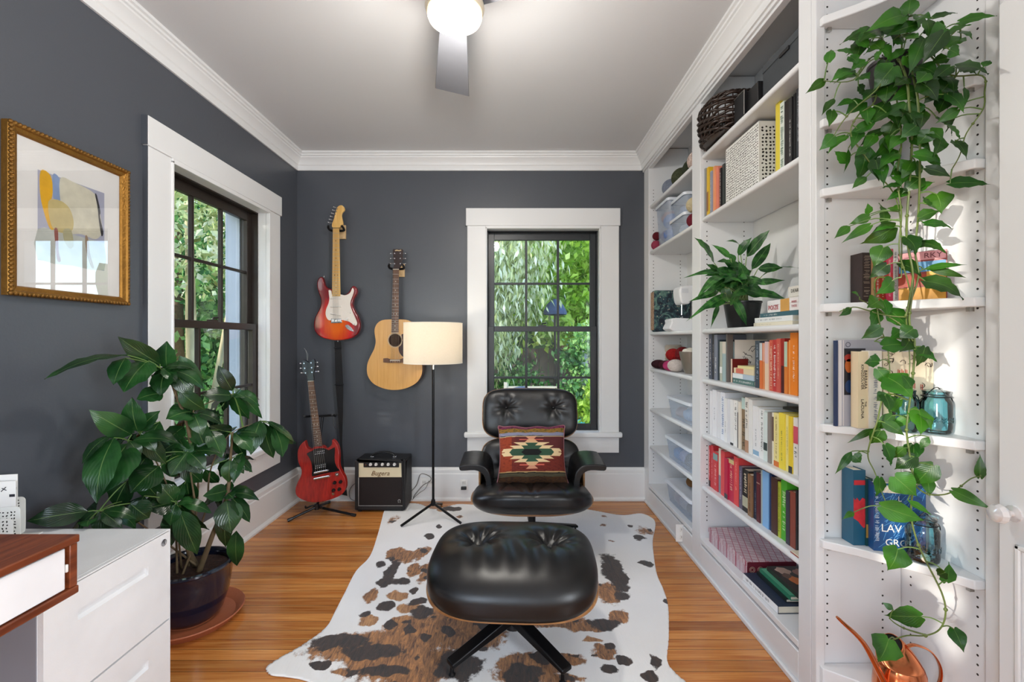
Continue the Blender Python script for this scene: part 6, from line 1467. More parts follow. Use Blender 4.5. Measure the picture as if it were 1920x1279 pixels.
# fabric case
t = thing('floral_fabric_case', 'dark floral fabric case standing behind the sewing machine', 'fabric case', (1.12, 3.20, 1.2555))
m, nt, bs = newmat('floral_fabric'); L = nt.links.new; tc = N(nt, 'ShaderNodeTexCoord'); v = N(nt, 'ShaderNodeTexVoronoi', i_Scale=42.0, feature='F1'); L(tc.outputs['Object'], v.inputs[0])
n1 = N(nt, 'ShaderNodeTexNoise', i_Scale=16.0, i_Detail=5.0, i_Distortion=2.0); L(tc.outputs['Object'], n1.inputs[0]); r = N(nt, 'ShaderNodeValToRGB'); L(n1.outputs[0], r.inputs[0]); e = r.color_ramp.elements
e[0].position = .42; e[0].color = hexc('#1d2530'); e[1].position = .62; e[1].color = hexc('#5f7f74'); k = e.new(.52); k.color = hexc('#2c4650')
mr = N(nt, 'ShaderNodeMapRange', i_1=.1, i_2=.2, i_3=1.0, i_4=0.0); L(v.outputs[0], mr.inputs[0]); mx = N(nt, 'ShaderNodeMix', data_type='RGBA'); L(mr.outputs[0], mx.inputs[0]); L(r.outputs[0], mx.inputs[6]); mx.inputs[7].default_value = hexc('#c3b8a4'); L(mx.outputs[2], bs.inputs['Base Color']); bs.inputs['Roughness'].default_value = .8
b = NB(); box(b, -.122, .135, -.02, .055, 0, .292); obj('case_body', b, m, t, bevel=.016, seg=4)
b = NB(); box(b, -.126, -.121, -.012, .05, .012, .28); obj('edge_trim', b, cm('#a98a70', .8, var=.5, vs=90), t, bevel=.002)
b = NB(); tube(b, [(.0, -.021, .27), (.0, -.021, .292), (.03, -.018, .296)], .0015, 5); obj('zip_pull', b, M['nickel'], t)
# sewing machine
sm = thing('sewing_machine', 'white sewing machine in front of the floral fabric case', 'sewing machine', (1.13, 2.86, 1.2555)); wp = mat('ivory_plastic', '#eeeef0', .3)
b = NB(); prism(b, smooth_loop([Vector((-.135, -.05, 0)), Vector((.13, -.05, 0)), Vector((.13, -.05, .07)), Vector((.0, -.05, .075)), Vector((-.13, -.05, .078)), Vector((-.138, -.05, .05))], 3), (0, .13, 0)); obj('bed', b, wp, sm, bevel=.006)
b = NB(); prism(b, smooth_loop([Vector((x, -.045, z_)) for x, z_ in ((.13, .07), (.13, .18), (.13, .275), (.11, .29), (.02, .288), (-.06, .280), (-.082, .272), (-.09, .25), (-.085, .20), (-.075, .172), (-.06, .166), (-.03, .168), (-.02, .18), (-.005, .195), (.03, .195), (.055, .17), (.062, .12), (.065, .07))], 2), (0, .12, 0)); obj('arm', b, wp, sm, bevel=.010, seg=3)
b = NB(); tube(b, [(-.06, 0, .17), (-.06, 0, .10)], .004, 8); tube(b, [(-.06, -.01, .085), (-.06, .01, .085)], .006, 8); obj('needle_bar', b, M['metal'], sm)
b = NB(); tube(b, [(.0, -.05, .24), (.0, -.04, .24)], .012, 16); obj('dial', b, cm('#cfd0d4', .3), sm)
b = NB(); box(b, -.075, -.035, -.0462, -.0452, .235, .262); obj('face_plate', b, cm('#dfe0e4', .2), sm, bevel=.003)
# yarn shelf
G3 = 'yarn and wool on the shelf under the sewing machine'; zs = .9965
for lb, c, r_, col, sc in (('dark maroon wool skein, leftmost on the wool shelf', (1.035, 3.20, 0), .05, '#3c0f1c', (1, 1.2, .62)), ('maroon wool skein second from the far end of the wool shelf', (1.045, 3.075, 0), .05, '#4f1422', (1, 1.0, .62)),
    ('magenta and white yarn skein in the middle of the wool shelf', (1.035, 2.965, 0), .048, '#c23a74', (1, .9, .7)), ('white yarn skein with pink flecks beside the taupe bowl', (1.032, 2.86, 0), .050, '#ded3cc', (1, 1.0, .8)), ('bright red wool skein lying on the magenta and white ones', (1.085, 3.05, .058), .048, '#b01818', (1, 1.3, .9)), ('deep red wool ball resting above the pink flecked skein', (1.10, 2.92, .062), .048, '#7a0f14', (1, 1, 1.0))):
    yarn(lb, (c[0], c[1], zs+c[2]+r_*sc[2]), r_, col, G3, sc, seed=int(c[1]*100), turns=34)
for k, (lb, z_) in enumerate((('cream wool cake standing at the back of the wool shelf', zs), ('middle cream wool cake of the stack of three', zs+.056), ('topmost cream wool cake of the stack of three', zs+.112))):
    t = thing('wool_cake', lb, 'yarn', (1.145, 3.215, z_), group='cream wool cakes'); b = NB(); lathe(b, [(.014, .004), (.05, 0), (.056, .012), (.056, .043), (.05, .055), (.014, .052)], 24, closed=True); obj('wool', b, cm('#d3c6b6', .9, bump=.6, bs=200), t)
    b = NB()
    for j in range(6): tube(b, [(.0565*math.cos(a*PI/16), .0565*math.sin(a*PI/16), .010+j*.007+.002*math.sin(a)) for a in range(33)], .002, 4, caps=False)
    obj('strands', b, cm('#cbbca9', .9), t)['kind'] = 'stuff'
t = thing('taupe_bowl', 'tall taupe metal yarn bowl at the near end of the wool shelf', 'bowl', (1.07, 2.72, zs)); b = NB(); lathe(b, [(0, 0), (.03, 0), (.042, .03), (.062, .115), (.064, .132), (.061, .132), (.058, .115), (.038, .03), (0, .006)], 32); obj('bowl', b, mat('taupe_metal', '#8d8478', .3, .5), t, smooth=50)
b = NB(); pillow(b, .045, .045, .03, 2.2, 10, lambda p: p*(1+.2*noise.noise(p*50)), Matrix.Translation((0, 0, .125))); obj('scrap_wool', b, cm('#e3dccd', .9), t, smooth=180)
# ================================================================== CORNER SHELF THINGS
def cbook(lb, px0, px1, D, zt, ytop, dep, col, rz=0, **kw):
    p0, p1 = W(px0, 0, D), W(px1, 0, D); h = CZ-(ytop-CY)*D/F-zt
    return book(lb, (p0.x, D), (p1.x, D+math.tan(rz)*(p1.x-p0.x)), zt+.0005, h, None, dep, col, group=kw.pop('group', 'books on the corner shelves'), **kw)
D = 1.425
cbook('dark brown book with small pattern, leftmost on the upper corner shelf', 1617, 1633, D, 1.316, 474, .05, '#2c1a16', marks=('#8a7a6a', .05, .95, .8))
cbook('tan paperback on the upper corner shelf', 1633.5, 1640.5, D, 1.316, 478, .055, '#c79a68', marks=('#6d4a2a', .6, .9, .5))
cbook('orange red paperback with white lettering on the upper corner shelf', 1641, 1650, D, 1.316, 480, .055, '#b8421f', marks=(W_, .05, .95, .5))
cbook('dark orange paperback with pale lettering on the upper corner shelf', 1650.5, 1659.5, D, 1.316, 482, .055, '#a8300f', marks=(Cr, .1, .9, .4))
cbook('tall pink and red book on the upper corner shelf', 1661, 1674.5, D, 1.316, 467, .055, '#cf3f5c', marks=('#f0c3c8', .1, .8, .35), foot=('#c23a3a', .3, .55))
cbook('white book with black lettering beside the pink one', 1675, 1683, D, 1.316, 467, .055, '#e9e5e2', marks=('#3a2c3c', .05, .95, .6))
p0, p1 = W(1684, 0, 1.395), Vector((1.262, 1.315, 0))
t = book('picture book with red, gold and blue cover facing the room behind the vine', (p0.x, p0.y), (p1.x, p1.y), 1.3165, .147, None, .014, '#8a2c2c', group='books on the corner shelves')
hw = ((p0.x-p1.x)**2+(p0.y-p1.y)**2)**.5/2
for i, (x0, x1, z0, z1, col) in enumerate(((-1, 1, .0, .28, '#c98f2e'), (-1, .2, .28, .55, '#a5381f'), (.2, 1, .22, .6, '#d9a13a'), (-1, 1, .58, .80, '#4a86b0'), (-1, 1, .82, 1, '#d9949a'))):
    b = NB(); box(b, x0*hw*.96, x1*hw*.96, -.0008-.0001*i, -.0001, z0*.147+.001, z1*.147-.001); obj('cover_picture', b, cm(col, .5, var=.25, vs=30), t, smooth=0)
text('lettering', 'RKY', .022, cm('#6a2a34', .5), t, Matrix.Translation((hw*.45, -.0014, .133)) @ Matrix.Rotation(PI/2, 4, 'X'), .0002)
# middle shelf
D = 1.425
cbook('thin navy book, leftmost on the middle corner shelf', 1566.5, 1571, D, .927, 639, .010, '#2c3a5e')
t = book('tall book whose cover shows two glowing faces, on the middle corner shelf', (W(1572, 0, 1.43).x, 1.43), (W(1672, 0, 1.43).x, 1.43), .9275, .272, None, .012, '#a9a9b4', group='books on the corner shelves')
hw = (W(1672, 0, 1.43).x-W(1572, 0, 1.43).x)/2
b = NB(); box(b, -hw, -hw+.010, -.0006, 0, .001, .271); box(b, -hw+.014, -hw+.017, -.0006, 0, .001, .271); obj('spine_stripe', b, cm('#d9d6d8', .5), t, smooth=0)
b = NB(); box(b, -hw+.018, -hw+.085, -.0008, 0, .098, .245); pc_ = obj('cover_picture', b, cm('#1a1c26', .4), t, smooth=0)
for x, z_, rx, rz_, col in ((-hw+.032, .19, .012, .022, '#b8602a'), (-hw+.052, .185, .010, .028, '#c98a30'), (-hw+.032, .215, .014, .012, '#a03028'), (-hw+.055, .215, .012, .012, '#8a5a28'), (-hw+.034, .125, .014, .02, '#1f3a66'), (-hw+.058, .135, .012, .03, '#7a2018')):
    b = NB(); prism(b, [Vector((x+rx*math.cos(a*PI/8), -.0013, z_+rz_*math.sin(a*PI/8))) for a in range(16)], (0, .0004, 0)); obj('painted_head', b, cm(col, .4), pc_, smooth=0)
b = NB(); tube(b, [(-hw+.03+.007*math.cos(a*PI/8), -.0008, .257+.007*math.sin(a*PI/8)) for a in range(17)], .0008, 4, caps=False); obj('emblem', b, cm('#3a3f55', .5), t)
D = 1.392
t = cbook('cream novel with black capital lettering down its spine', 1609, 1628.5, D, .927, 659.5, .03, '#ecd9b4')
cv = [c_ for c_ in t.children if c_.name.startswith('cover')][0]; hh = .232
for body, x, z_, sz, sx_ in (('BARBARA', .0062, .150, .0135, 1.0), ('KINGSOLVER', -.0035, .158, .0115, 1.15), ('LACUNA', -.0035, .060, .0125, 1.2), ('THE', .0062, .075, .008, 1.1)):
    text('lettering', body, sz, cm('#3a2418', .5), cv, Matrix.Translation((x, -.0008, z_)) @ Matrix.Rotation(PI/2, 4, 'X') @ Matrix.Rotation(-PI/2, 4, 'Z'), .0003, sx=sx_)
cbook('white novel with blue outlined spine beside the cream novel', 1629.5, 1653.5, D-.004, .927, 658, .03, '#efe9dd', marks=('#55617f', .03, .97, .35))
p0, p1 = W(1655.5, 0, 1.40), W(1750, 0, 1.375)
t = book('cream cover book with black vine pattern and red title facing the room', (p0.x, p0.y), (p1.x, p1.y), .9275, .236, None, .02, '#e3d6bb', group='books on the corner shelves')
hw = ((p0.x-p1.x)**2+(p0.y-p1.y)**2)**.5/2; r = random.Random(9); b = NB()
for k in range(46):
    s = r.choice((-1, 1)); x = s*hw*r.uniform(.45, .9); z_ = r.uniform(.01, .226); 
    if k % 3 == 0: x, z_ = r.uniform(-.8, .8)*hw, r.choice((r.uniform(.2, .228), r.uniform(.008, .03)))
    a = r.uniform(0, PI); pts = [Vector((x+.012*q*math.cos(a+q*.9), -.0012, z_+.012*q*math.sin(a+q*.9))) for q in (-1, -.5, 0, .5, 1)]; pts = [Vector((max(-hw*.94, min(hw*.94, p.x)), p.y, max(.004, min(.232, p.z)))) for p in pts]
    tube(b, pts, .0017, 4, flat=.4)
obj('vine_pattern', b, cm('#3a2620', .5), t)['kind'] = 'stuff'
b = NB(); scribble(b, -hw*.45, hw*.5, .155, .185, -.0008, False, seed=3, h=.8); scribble(b, -hw*.3, hw*.6, .115, .145, -.0008, False, seed=4, h=.8); obj('title', b, cm('#b8432c', .5), t, smooth=0, keepn=True)
# lower shelf
D = 1.43
t = cbook('teal book with a red flower patch on its spine, lower corner shelf', 1600, 1623, D, .551, 882, .05, '#1f5c78')
cv = [c_ for c_ in t.children if c_.name.startswith('cover')][0]; hw = (W(1623, 0, D).x-W(1600, 0, D).x)/2
b = NB(); prism(b, [Vector((x*hw, -.0008, z_)) for x, z_ in ((-.95, .15), (-.7, .142), (-.4, .15), (0, .138), (.5, .15), (.98, .145), (.98, .06), (.7, .054), (.3, .062), (-.2, .075), (-.95, .085))], (0, .0007, 0)); obj('red_flower', b, cm('#d2323a', .5, var=.2, vs=60), cv, smooth=0)
b = NB(); box(b, -hw, hw, .001, .06, .2065, .2072) if False else box(b, -hw*.9, hw*.9, -.0007, 0, .19, .205); obj('red_petals', b, cm('#d2323a', .5), cv, smooth=0)
cbook('dark green to gold spined book between the teal and the blue books', 1624, 1636.5, D-.005, .551, 898, .055, '#1d4a4c', foot=('#b08a3c', .12, .32))
p0, p1 = W(1638, 0, 1.395), W(1736, 0, 1.365)
t = book('blue patterned book with white capital title facing the room', (p0.x, p0.y), (p1.x, p1.y), .5515, .208, None, .03, '#1f4f86', group='books on the corner shelves')
hw = ((p0.x-p1.x)**2+(p0.y-p1.y)**2)**.5/2; cv = [c_ for c_ in t.children if c_.name.startswith('cover')][0]
b = NB(); r = random.Random(5)
for k in range(90):
    x, z_ = r.uniform(-hw*.95, hw*.9), r.uniform(.006, .20); a = r.uniform(.5, 1.3); l = r.uniform(.006, .016)
    tube(b, [Vector((max(-hw*.97, min(hw*.97, x+q*l*math.cos(a))), -.0004, max(.003, min(.205, z_+q*l*math.sin(a))))) for q in (-1, 0, 1)], .0012, 4, flat=.5)
obj('leaf_pattern', b, cm('#5f9ccb', .5), cv)['kind'] = 'stuff'
b = NB(); box(b, -hw+.024, hw*.3, -.0012, 0, .18, .202); obj('title_panel', b, cm('#e7ddc8', .5), cv, smooth=0)
for body, x, z_, sz in (('L', .0, .163, .022), ('AND', .012, .133, .017), ('LAV', -.022, .071, .033), ('GRO', -.008, .028, .030)):
    text('lettering', body, sz, cm('#e9e7e2', .4), cv, Matrix.Translation((x, -.0016, z_)) @ Matrix.Rotation(PI/2, 4, 'X'), .0003, sx=.95)
b = NB(); scribble(b, -hw, -hw+.018, .03, .19, -.0018, True, seed=8, h=.7); obj('spine_lettering', b, cm('#dfe6ee', .5), cv, smooth=0, keepn=True)
def jar(lb, c, r, h, group, wire=True, lid=True):
    t = thing('glass_jar', lb, 'jar', c, group=group); b = NB()
    prof = [(0, .003), (r*.85, .002), (r*.97, .008), (r, .02), (r, h*.68), (r*.96, h*.74), (r*.82, h*.80), (r*.80, h*.82), (r*.86, h*.835), (r*.86, h*.86), (r*.80, h*.87), (r*.80, h*.93)]
    lathe(b, prof, 40); obj('body', b, M['jar'], t, smooth=60)
    b = NB(); lathe(b, [(r*.80, h*.93), (r*.84, h*.935), (r*.84, h*.965), (r*.70, h*.98), (r*.3, h), (0, h)], 40); obj('glass_lid', b, M['jar'], t, smooth=60)
    b = NB(); ws = [(r*.885*math.cos(a*PI/16), r*.885*math.sin(a*PI/16), h*.845) for a in range(33)]; tube(b, ws, .0016, 6, caps=False)
    tube(b, smooth_loop([(r*.9, 0, h*.845), (r*1.12, -.004, h*.80), (r*1.16, -.006, h*.70), (r*1.02, -.006, h*.66), (r*1.02, .004, h*.74)], 4, closed=False), .0016, 6)
    tube(b, smooth_loop([(-r*.9, 0, h*.845), (-r*.5, -r*.3, h*1.02), (0, 0, h*1.035), (r*.5, r*.3, h*1.02), (r*.9, 0, h*.845)], 4, closed=False), .0016, 6)
    obj('wire_bail', b, mat('dark_wire', '#2e3236', .4, .8) if 'dark_wire' not in bpy.data.materials else bpy.data.materials['dark_wire'], t)
    b = NB()
    for z_ in (.3, .36): tube(b, [(r*1.002*math.cos(-PI*.85+a*.09), r*1.002*math.sin(-PI*.85+a*.09), h*z_+.004*math.sin(a*1.9)) for a in range(22)], .0012, 4)
    obj('embossing', b, M['jar'], t)
    return t
G5 = 'aqua glass jars on the corner shelves'
jar('aqua glass jar with wire bail nearest the wall on the middle corner shelf', (1.236, 1.322, .9272), .037, .128, G5)
jar('aqua glass jar behind the vine, left of the other jar on that shelf', (1.172, 1.352, .9272), .031, .128, G5)
jar('aqua glass jar holding a white shell and dark bits on the lower corner shelf', (1.206, 1.332, .5512), .040, .132, G5)
t = thing('white_shell', 'small white shell inside the aqua jar on the lower corner shelf', 'shell', (1.190, 1.312, .556)); b = NB(); lathe(b, [(0, 0), (.010, .002), (.013, .008), (.010, .013), (.004, .014), (0, .010)], 16, mtx=Matrix.Translation((0, 0, .012)) @ Matrix.Rotation(1.1, 4, 'X')); obj('shell_body', b, cm('#f3e8d4', .4), t)
b = NB(); tube(b, [(.0095*math.cos(a*.5)*(1-a/22), -.012-.0, .012+.0095*math.sin(a*.5)*(1-a/22)) for a in range(20)], .0008, 4); obj('spiral_ridge', b, cm('#a08a6a', .5), t)
t = thing('potpourri', 'dark dried bits filling the bottom of the lower aqua jar', 'dried plants', (1.206, 1.332, .556)); r = random.Random(2); b = NB()
for k in range(60):
    a, q = r.uniform(0, 2*PI), .032*r.random()**.5; c = Vector((q*math.cos(a), q*math.sin(a), r.uniform(.002, .03)))
    if c.y < -.008 and c.x < .004: continue
    ball(b, c, r.uniform(.003, .006), 6, (1, r.uniform(.4, 1), .5), rot=Matrix.Rotation(r.uniform(0, 3), 4, 'X'))
o = obj('dried_bits', b, cm('#3b332c', .8, var=.4, vs=200), t, smooth=180); t['kind'] = 'stuff'
# copper watering can
wc = thing('copper_watering_can', 'shiny copper watering can with a long thin spout on the bottom corner shelf', 'watering can', (1.150, 1.345, .1395))
cop = mat('polished_copper', '#e08a5e', .16, 1, var=.04)
b = NB(); lathe(b, [(0, 0), (.062, 0), (.065, .004), (.066, .02), (.062, .085), (.057, .1), (.0555, .1), (.0605, .085), (.0635, .02), (0, .006)], 48); obj('body', b, cop, wc, smooth=50)
b = NB(); rings = []
for i in range(9):      # hood leaning towards the opening
    f = i/8; r_ = .057*(1-f)+.024*f+.006*math.sin(f*PI); c = Vector((.004*f*0-.008*f, .016*f, .1+.052*f)); tl_ = Matrix.Rotation(.75*f, 4, 'X') @ Matrix.Rotation(-.35*f, 4, 'Y')
    rings.append([b.verts.new(c+(tl_ @ Vector((r_*math.cos(k*PI/16), r_*math.sin(k*PI/16), 0)))) for k in range(32)])
for a, c_ in zip(rings, rings[1:]):
    for k in range(32):
        if .12 < k/32 < .0: continue
        b.faces.new((a[k], a[(k+1) % 32], c_[(k+1) % 32], c_[k]))
o = obj('hood', b, cop, wc, smooth=180); sd = o.modifiers.new('t', 'SOLIDIFY'); sd.thickness = .0012
b = NB(); m4 = Matrix.Translation((-.008, .016, .151)) @ Matrix.Rotation(.75, 4, 'X') @ Matrix.Rotation(-.35, 4, 'Y'); lathe(b, [(0, -.004), (.0225, -.004), (.0225, -.003), (0, -.003)], 28, mtx=m4); obj('dark_opening', b, cm('#0c0908', .9), wc)
b = NB(); sp0 = Vector((-.055, -.02, .045)); tip = W(1569, 1157, 1.30)-Vector(wc.location)
tube(b, smooth_loop([sp0, Vector((-.085, -.026, .10)), Vector((-.135, -.034, .185)), tip*.92+Vector((0, 0, .005)), tip], 5, closed=False), [.010-.0068*i/20 for i in range(21)], 12); obj('spout', b, cop, wc, smooth=60)
b = NB(); tube(b, smooth_loop([(.022, .0, .150), (.045, -.004, .157), (.085, -.01, .140), (.108, -.014, .095), (.10, -.014, .045), (.062, -.008, .03)], 6, closed=False), .0075, 10, flat=.35); obj('handle', b, cop, wc, smooth=60)

# ================================================================== PLANTS
prnd = random.Random(21)
def petiole(b, p, q, r0=.0022, r1=.0016, sag=.15):
    p, q = Vector(p), Vector(q); L_ = (q-p).length; m_ = (p+q)/2+Vector((0, 0, L_*sag))
    tube(b, smooth_loop([p, m_, q], 4, closed=False), [r0+(r1-r0)*i/8 for i in range(9)], 5)
def nearest_on(pts, q): return min(pts, key=lambda p: (p-q).length+(.25*max(0, q.z-p.z)))
# ---- pothos
po = thing('trailing_pothos', 'trailing pothos in a dark pot on the upper corner shelf, its vines hanging down', 'plant', (1.178, 1.395, 1.9145))
b = NB(); lathe(b, [(0, 0), (.046, 0), (.05, .004), (.066, .125), (.070, .128), (.070, .138), (.064, .138), (.061, .122), (0, .118)], 36); obj('pot', b, mat('dark_pot', '#1f1c1c', .45), po, smooth=40)
b = NB(); lathe(b, [(0, .121), (.03, .122), (.0605, .119)], 24); obj('soil', b, M['soil'], po)
def Dp(px): return max(1.165, min(1.395, 1.345-(px-1560)/300*.165))
def PW(px, py, dd=0):
    D_ = Dp(px)+dd; lim = 1.262*F/(px-CX)
    return W(px, py, min(D_, lim))
vines = [
 [(1690,118),(1700,150),(1705,200),(1710,260),(1705,350),(1700,440),(1712,520),(1705,600),(1715,640),(1712,700),(1705,760),(1700,800),(1702,830),(1712,900),(1708,960),(1715,1000),(1730,1040),(1765,1110),(1773,1150),(1762,1180),(1735,1192),(1700,1192),(1668,1202)],
 [(1680,115),(1716,160),(1722,200),(1725,300),(1722,400),(1716,470),(1722,520),(1700,590),(1705,640)],
 [(1660,118),(1650,160),(1600,205),(1575,235),(1560,262)],
 [(1710,118),(1780,140),(1842,142),(1846,175),(1843,205),(1812,250),(1800,290),(1785,317)],
 [(1665,120),(1640,190),(1610,215),(1595,250),(1620,290),(1650,330),(1680,372),(1690,440),(1690,520)],
 [(1712,520),(1700,586),(1690,594),(1650,589),(1620,580),(1600,576),(1574,584)],
 [(1712,640),(1690,610),(1660,590),(1640,575),(1612,562)],
 [(1710,905),(1735,925),(1765,928),(1790,920),(1820,898),(1838,893)],
 [(1702,750),(1660,740),(1645,790),(1630,835),(1628,860),(1640,885),(1652,920),(1665,950)],
 [(1740,1192),(1700,1180),(1680,1170),(1668,1160)],
 [(1700,200),(1690,260),(1682,330),(1690,400),(1686,470),(1700,520),(1708,560),(1700,600),(1706,680),(1700,740)],
 [(1700,118),(1740,100),(1790,60),(1800,45)], [(1660,118),(1640,80),(1610,70)], [(1690,115),(1700,70),(1703,25)], [(1680,118),(1600,150),(1545,152)],
 [(1660,520),(1640,530),(1650,610),(1664,650),(1670,720)], [(1712,640),(1660,632),(1640,640)]]
b = NB(); vp = []
for i, v in enumerate(vines):
    pts = [PW(x, y, .012*math.sin(i*2+k)*(0 if i == 0 else 1)) for k, (x, y) in enumerate(v)]
    if i not in (5, 6, 7, 8, 9, 15, 16): pts[0] = Vector((1.178+.02*math.sin(i*3), 1.395+.02*math.cos(i*3), 2.035)); pts.insert(1, pts[0].lerp(pts[1], .5)+Vector((0, 0, .05)))
    pts = smooth_loop(pts, 5, closed=False); n_ = len(pts); th0 = .0034 if i in (0, 1) else .0024
    tube(b, pts, [th0*(1-.45*k/n_) for k in range(n_)], 6); vp += pts
    for k in range(6, n_-2, 11): ball(b, pts[k], th0*1.5, 6)
obj('vines', b, mat('pothos_vine', '#5d6e34', .5, var=.35, vs=12), po, world=True, smooth=60)
Z3 = [(650,80,665,-22,70),(620,90,395,185,90),(610,170,420,190,60),(700,150,505,220,70),(700,120,790,102,62),(800,110,952,62,50),(960,130,1182,92,58),(390,180,235,262,60),(410,235,270,242,60),(480,290,400,250,60),(170,370,190,293,45),(330,310,205,300,52),(140,485,32,562,45),(390,370,300,425,75),(560,400,440,540,120),(440,540,375,605,58),(690,540,540,602,85),(740,240,655,440,80),(860,200,730,385,85),(870,170,765,225,90),(870,210,1035,145,62),(960,190,1040,225,48),(965,230,850,300,82),(880,350,775,385,62),(940,400,1135,440,115),(900,400,785,495,72),(900,490,830,565,95),(880,580,830,685,82),(820,540,740,625,72),(940,660,810,742,50),(985,520,992,640,30),(640,620,590,765,150),(510,620,420,760,72),(400,650,410,742,60),(430,740,275,820,62),(560,740,520,852,80),(690,760,600,832,75),(740,680,720,782,52),(205,590,130,690,38),(190,665,175,762,50),(200,820,120,900,62),(270,820,165,912,52),(272,968,208,902,58),(290,890,270,1035,28),(400,890,330,935,52),(395,900,340,1088,98),(610,820,530,900,62),(780,780,862,840,62),(780,790,700,872,72),(690,930,852,972,82),(590,920,510,960,72),(650,980,535,1055,72),(760,1010,907,1062,46),(900,1100,1152,1102,78),(820,1165,852,1278,108),(720,1070,610,1160,82),(720,1130,806,1090,52),(600,1110,480,1132,52),(560,1060,612,1122,50),(400,1060,310,1130,42),(540,330,470,280,70),(620,300,520,380,60),(560,240,640,250,80),(690,230,600,215,70),(360,460,420,470,60),(350,520,380,580,70),(320,600,215,640,40),(680,90,720,160,70),(1100,400,1140,360,40),(450,350,500,300,55),(700,330,640,300,55),(900,300,960,330,60),(350,240,420,290,60),(640,470,560,520,70),(300,340,350,390,50),(760,440,700,500,70)]
Z4 = [(410,85,290,132,46),(300,140,205,215,42),(415,140,248,242,46),(410,72,408,3,42),(500,130,475,0,58),(560,150,368,250,100),(720,90,842,45,64),(750,130,920,152,56),(640,210,700,312,112),(730,240,885,302,62),(500,270,440,388,88),(600,365,738,442,84),(740,400,1000,370,36),(770,400,1000,452,36),(750,470,992,572,132),(355,565,312,532,32),(310,630,234,682,36),(470,590,402,632,80),(470,650,428,752,66),(540,650,666,768,92),(480,750,368,818,62),(600,770,545,812,62),(500,860,655,850,88),(470,955,383,960,78),(750,870,700,988,62),(530,1050,684,1178,132),(465,1000,545,1105,62),(600,1180,540,1272,46),(510,1150,458,1190,54),(510,1180,600,1275,84),(500,590,530,690,60),(660,1100,612,1030,50),(600,40,520,30,60),(760,10,740,-40,50)]
Z5 = [(840,110,852,288,134),(770,160,608,252,52),(520,240,334,342,36),(570,255,490,352,82),(600,200,742,292,62),(600,360,657,504,96),(730,380,650,452,54),(910,300,840,392,42),(365,400,250,562,42),(380,430,432,482,66),(940,500,805,637,112),(900,600,916,724,62),(560,590,540,724,74),(670,580,832,722,134),(580,790,884,892,112),(760,745,932,852,42),(1085,680,1362,812,66),(1270,580,1272,420,50),(380,830,300,878,32),(690,1090,618,1242,138),(640,20,560,40,60),(600,10,640,130,80)]
Z6 = [(1340,282,1362,142,88),(1330,215,1264,236,62),(1142,545,868,536,124),(940,492,858,438,36),(905,718,832,892,172),(1395,640,1472,817,84)]
b = NB(); bs_ = NB()
for lst, sc, ox, oy in ((Z3, 3.198, 1500, 0), (Z4, 3.198, 1500, 380), (Z5, 3.762, 1500, 740), (Z6, 4.0, 1440, 1020)):
    for k, (x0, y0, x1, y1, w_) in enumerate(lst):
        px0, py0, px1, py1 = ox+x0/sc, oy+y0/sc, ox+x1/sc, oy+y1/sc
        j = prnd.uniform(-.035, .03); p = PW(px0, py0, j); q = PW(px1, py1, j+prnd.uniform(-.03, .02))
        ww = w_/sc*Dp(px0)/F*1.32; tn = prnd.choice((.75, .9, 1, 1.15, 1.3)); tn = (tn*prnd.uniform(.9, 1.15), tn, tn*.85)
        nr = Vector((prnd.uniform(-.9, .3), -1, prnd.uniform(-.1, .9)))
        leaf(b, p, q, ww, nr, 'heart' if w_ > 44 else 'lance', droop=prnd.uniform(.02, .14), fold=prnd.uniform(.1, .3), tint=tn, curl=prnd.uniform(0, .12))
        v = nearest_on(vp, p)
        if (v-p).length < .22: petiole(bs_, v, p, .0019, .0014, .12)
for k in range(74):
    if k < 62:
        a, q = prnd.uniform(0, 2*PI), prnd.random()**.6; px0, py0 = 1700+118*q*math.cos(a), 175+150*q*math.sin(a)
    else: py0 = prnd.uniform(330, 880); px0 = 1704+prnd.uniform(-42, 34)
    d_ = prnd.uniform(-PI*.2, PI*1.2) if k >= 62 else math.atan2(py0-120, px0-1690)+prnd.uniform(-.9, .9); l = prnd.uniform(26, 44)
    px1, py1 = px0+l*math.cos(d_), py0+l*abs(math.sin(d_))*.8+10
    j = prnd.uniform(-.02, .05); p = PW(px0, py0, j); q_ = PW(px1, py1, j+prnd.uniform(-.05, .01)); tn = prnd.choice((.7, .85, 1, 1.2)); tn = (tn, tn, tn*.85)
    leaf(b, p, q_, prnd.uniform(20, 34)*Dp(px0)/F, Vector((prnd.uniform(-.9, .4), -1, prnd.uniform(.0, 1.0))), 'heart', droop=prnd.uniform(.04, .16), fold=prnd.uniform(.1, .3), tint=tn, curl=prnd.uniform(0, .1))
    v = nearest_on(vp, p); petiole(bs_, v, p, .0019, .0014, .12)
obj('petioles', bs_, M['stem'], po, world=True, smooth=60)['kind'] = 'stuff'; obj('leaves', b, M['leafP'], po, world=True, smooth=180, keepn=True)

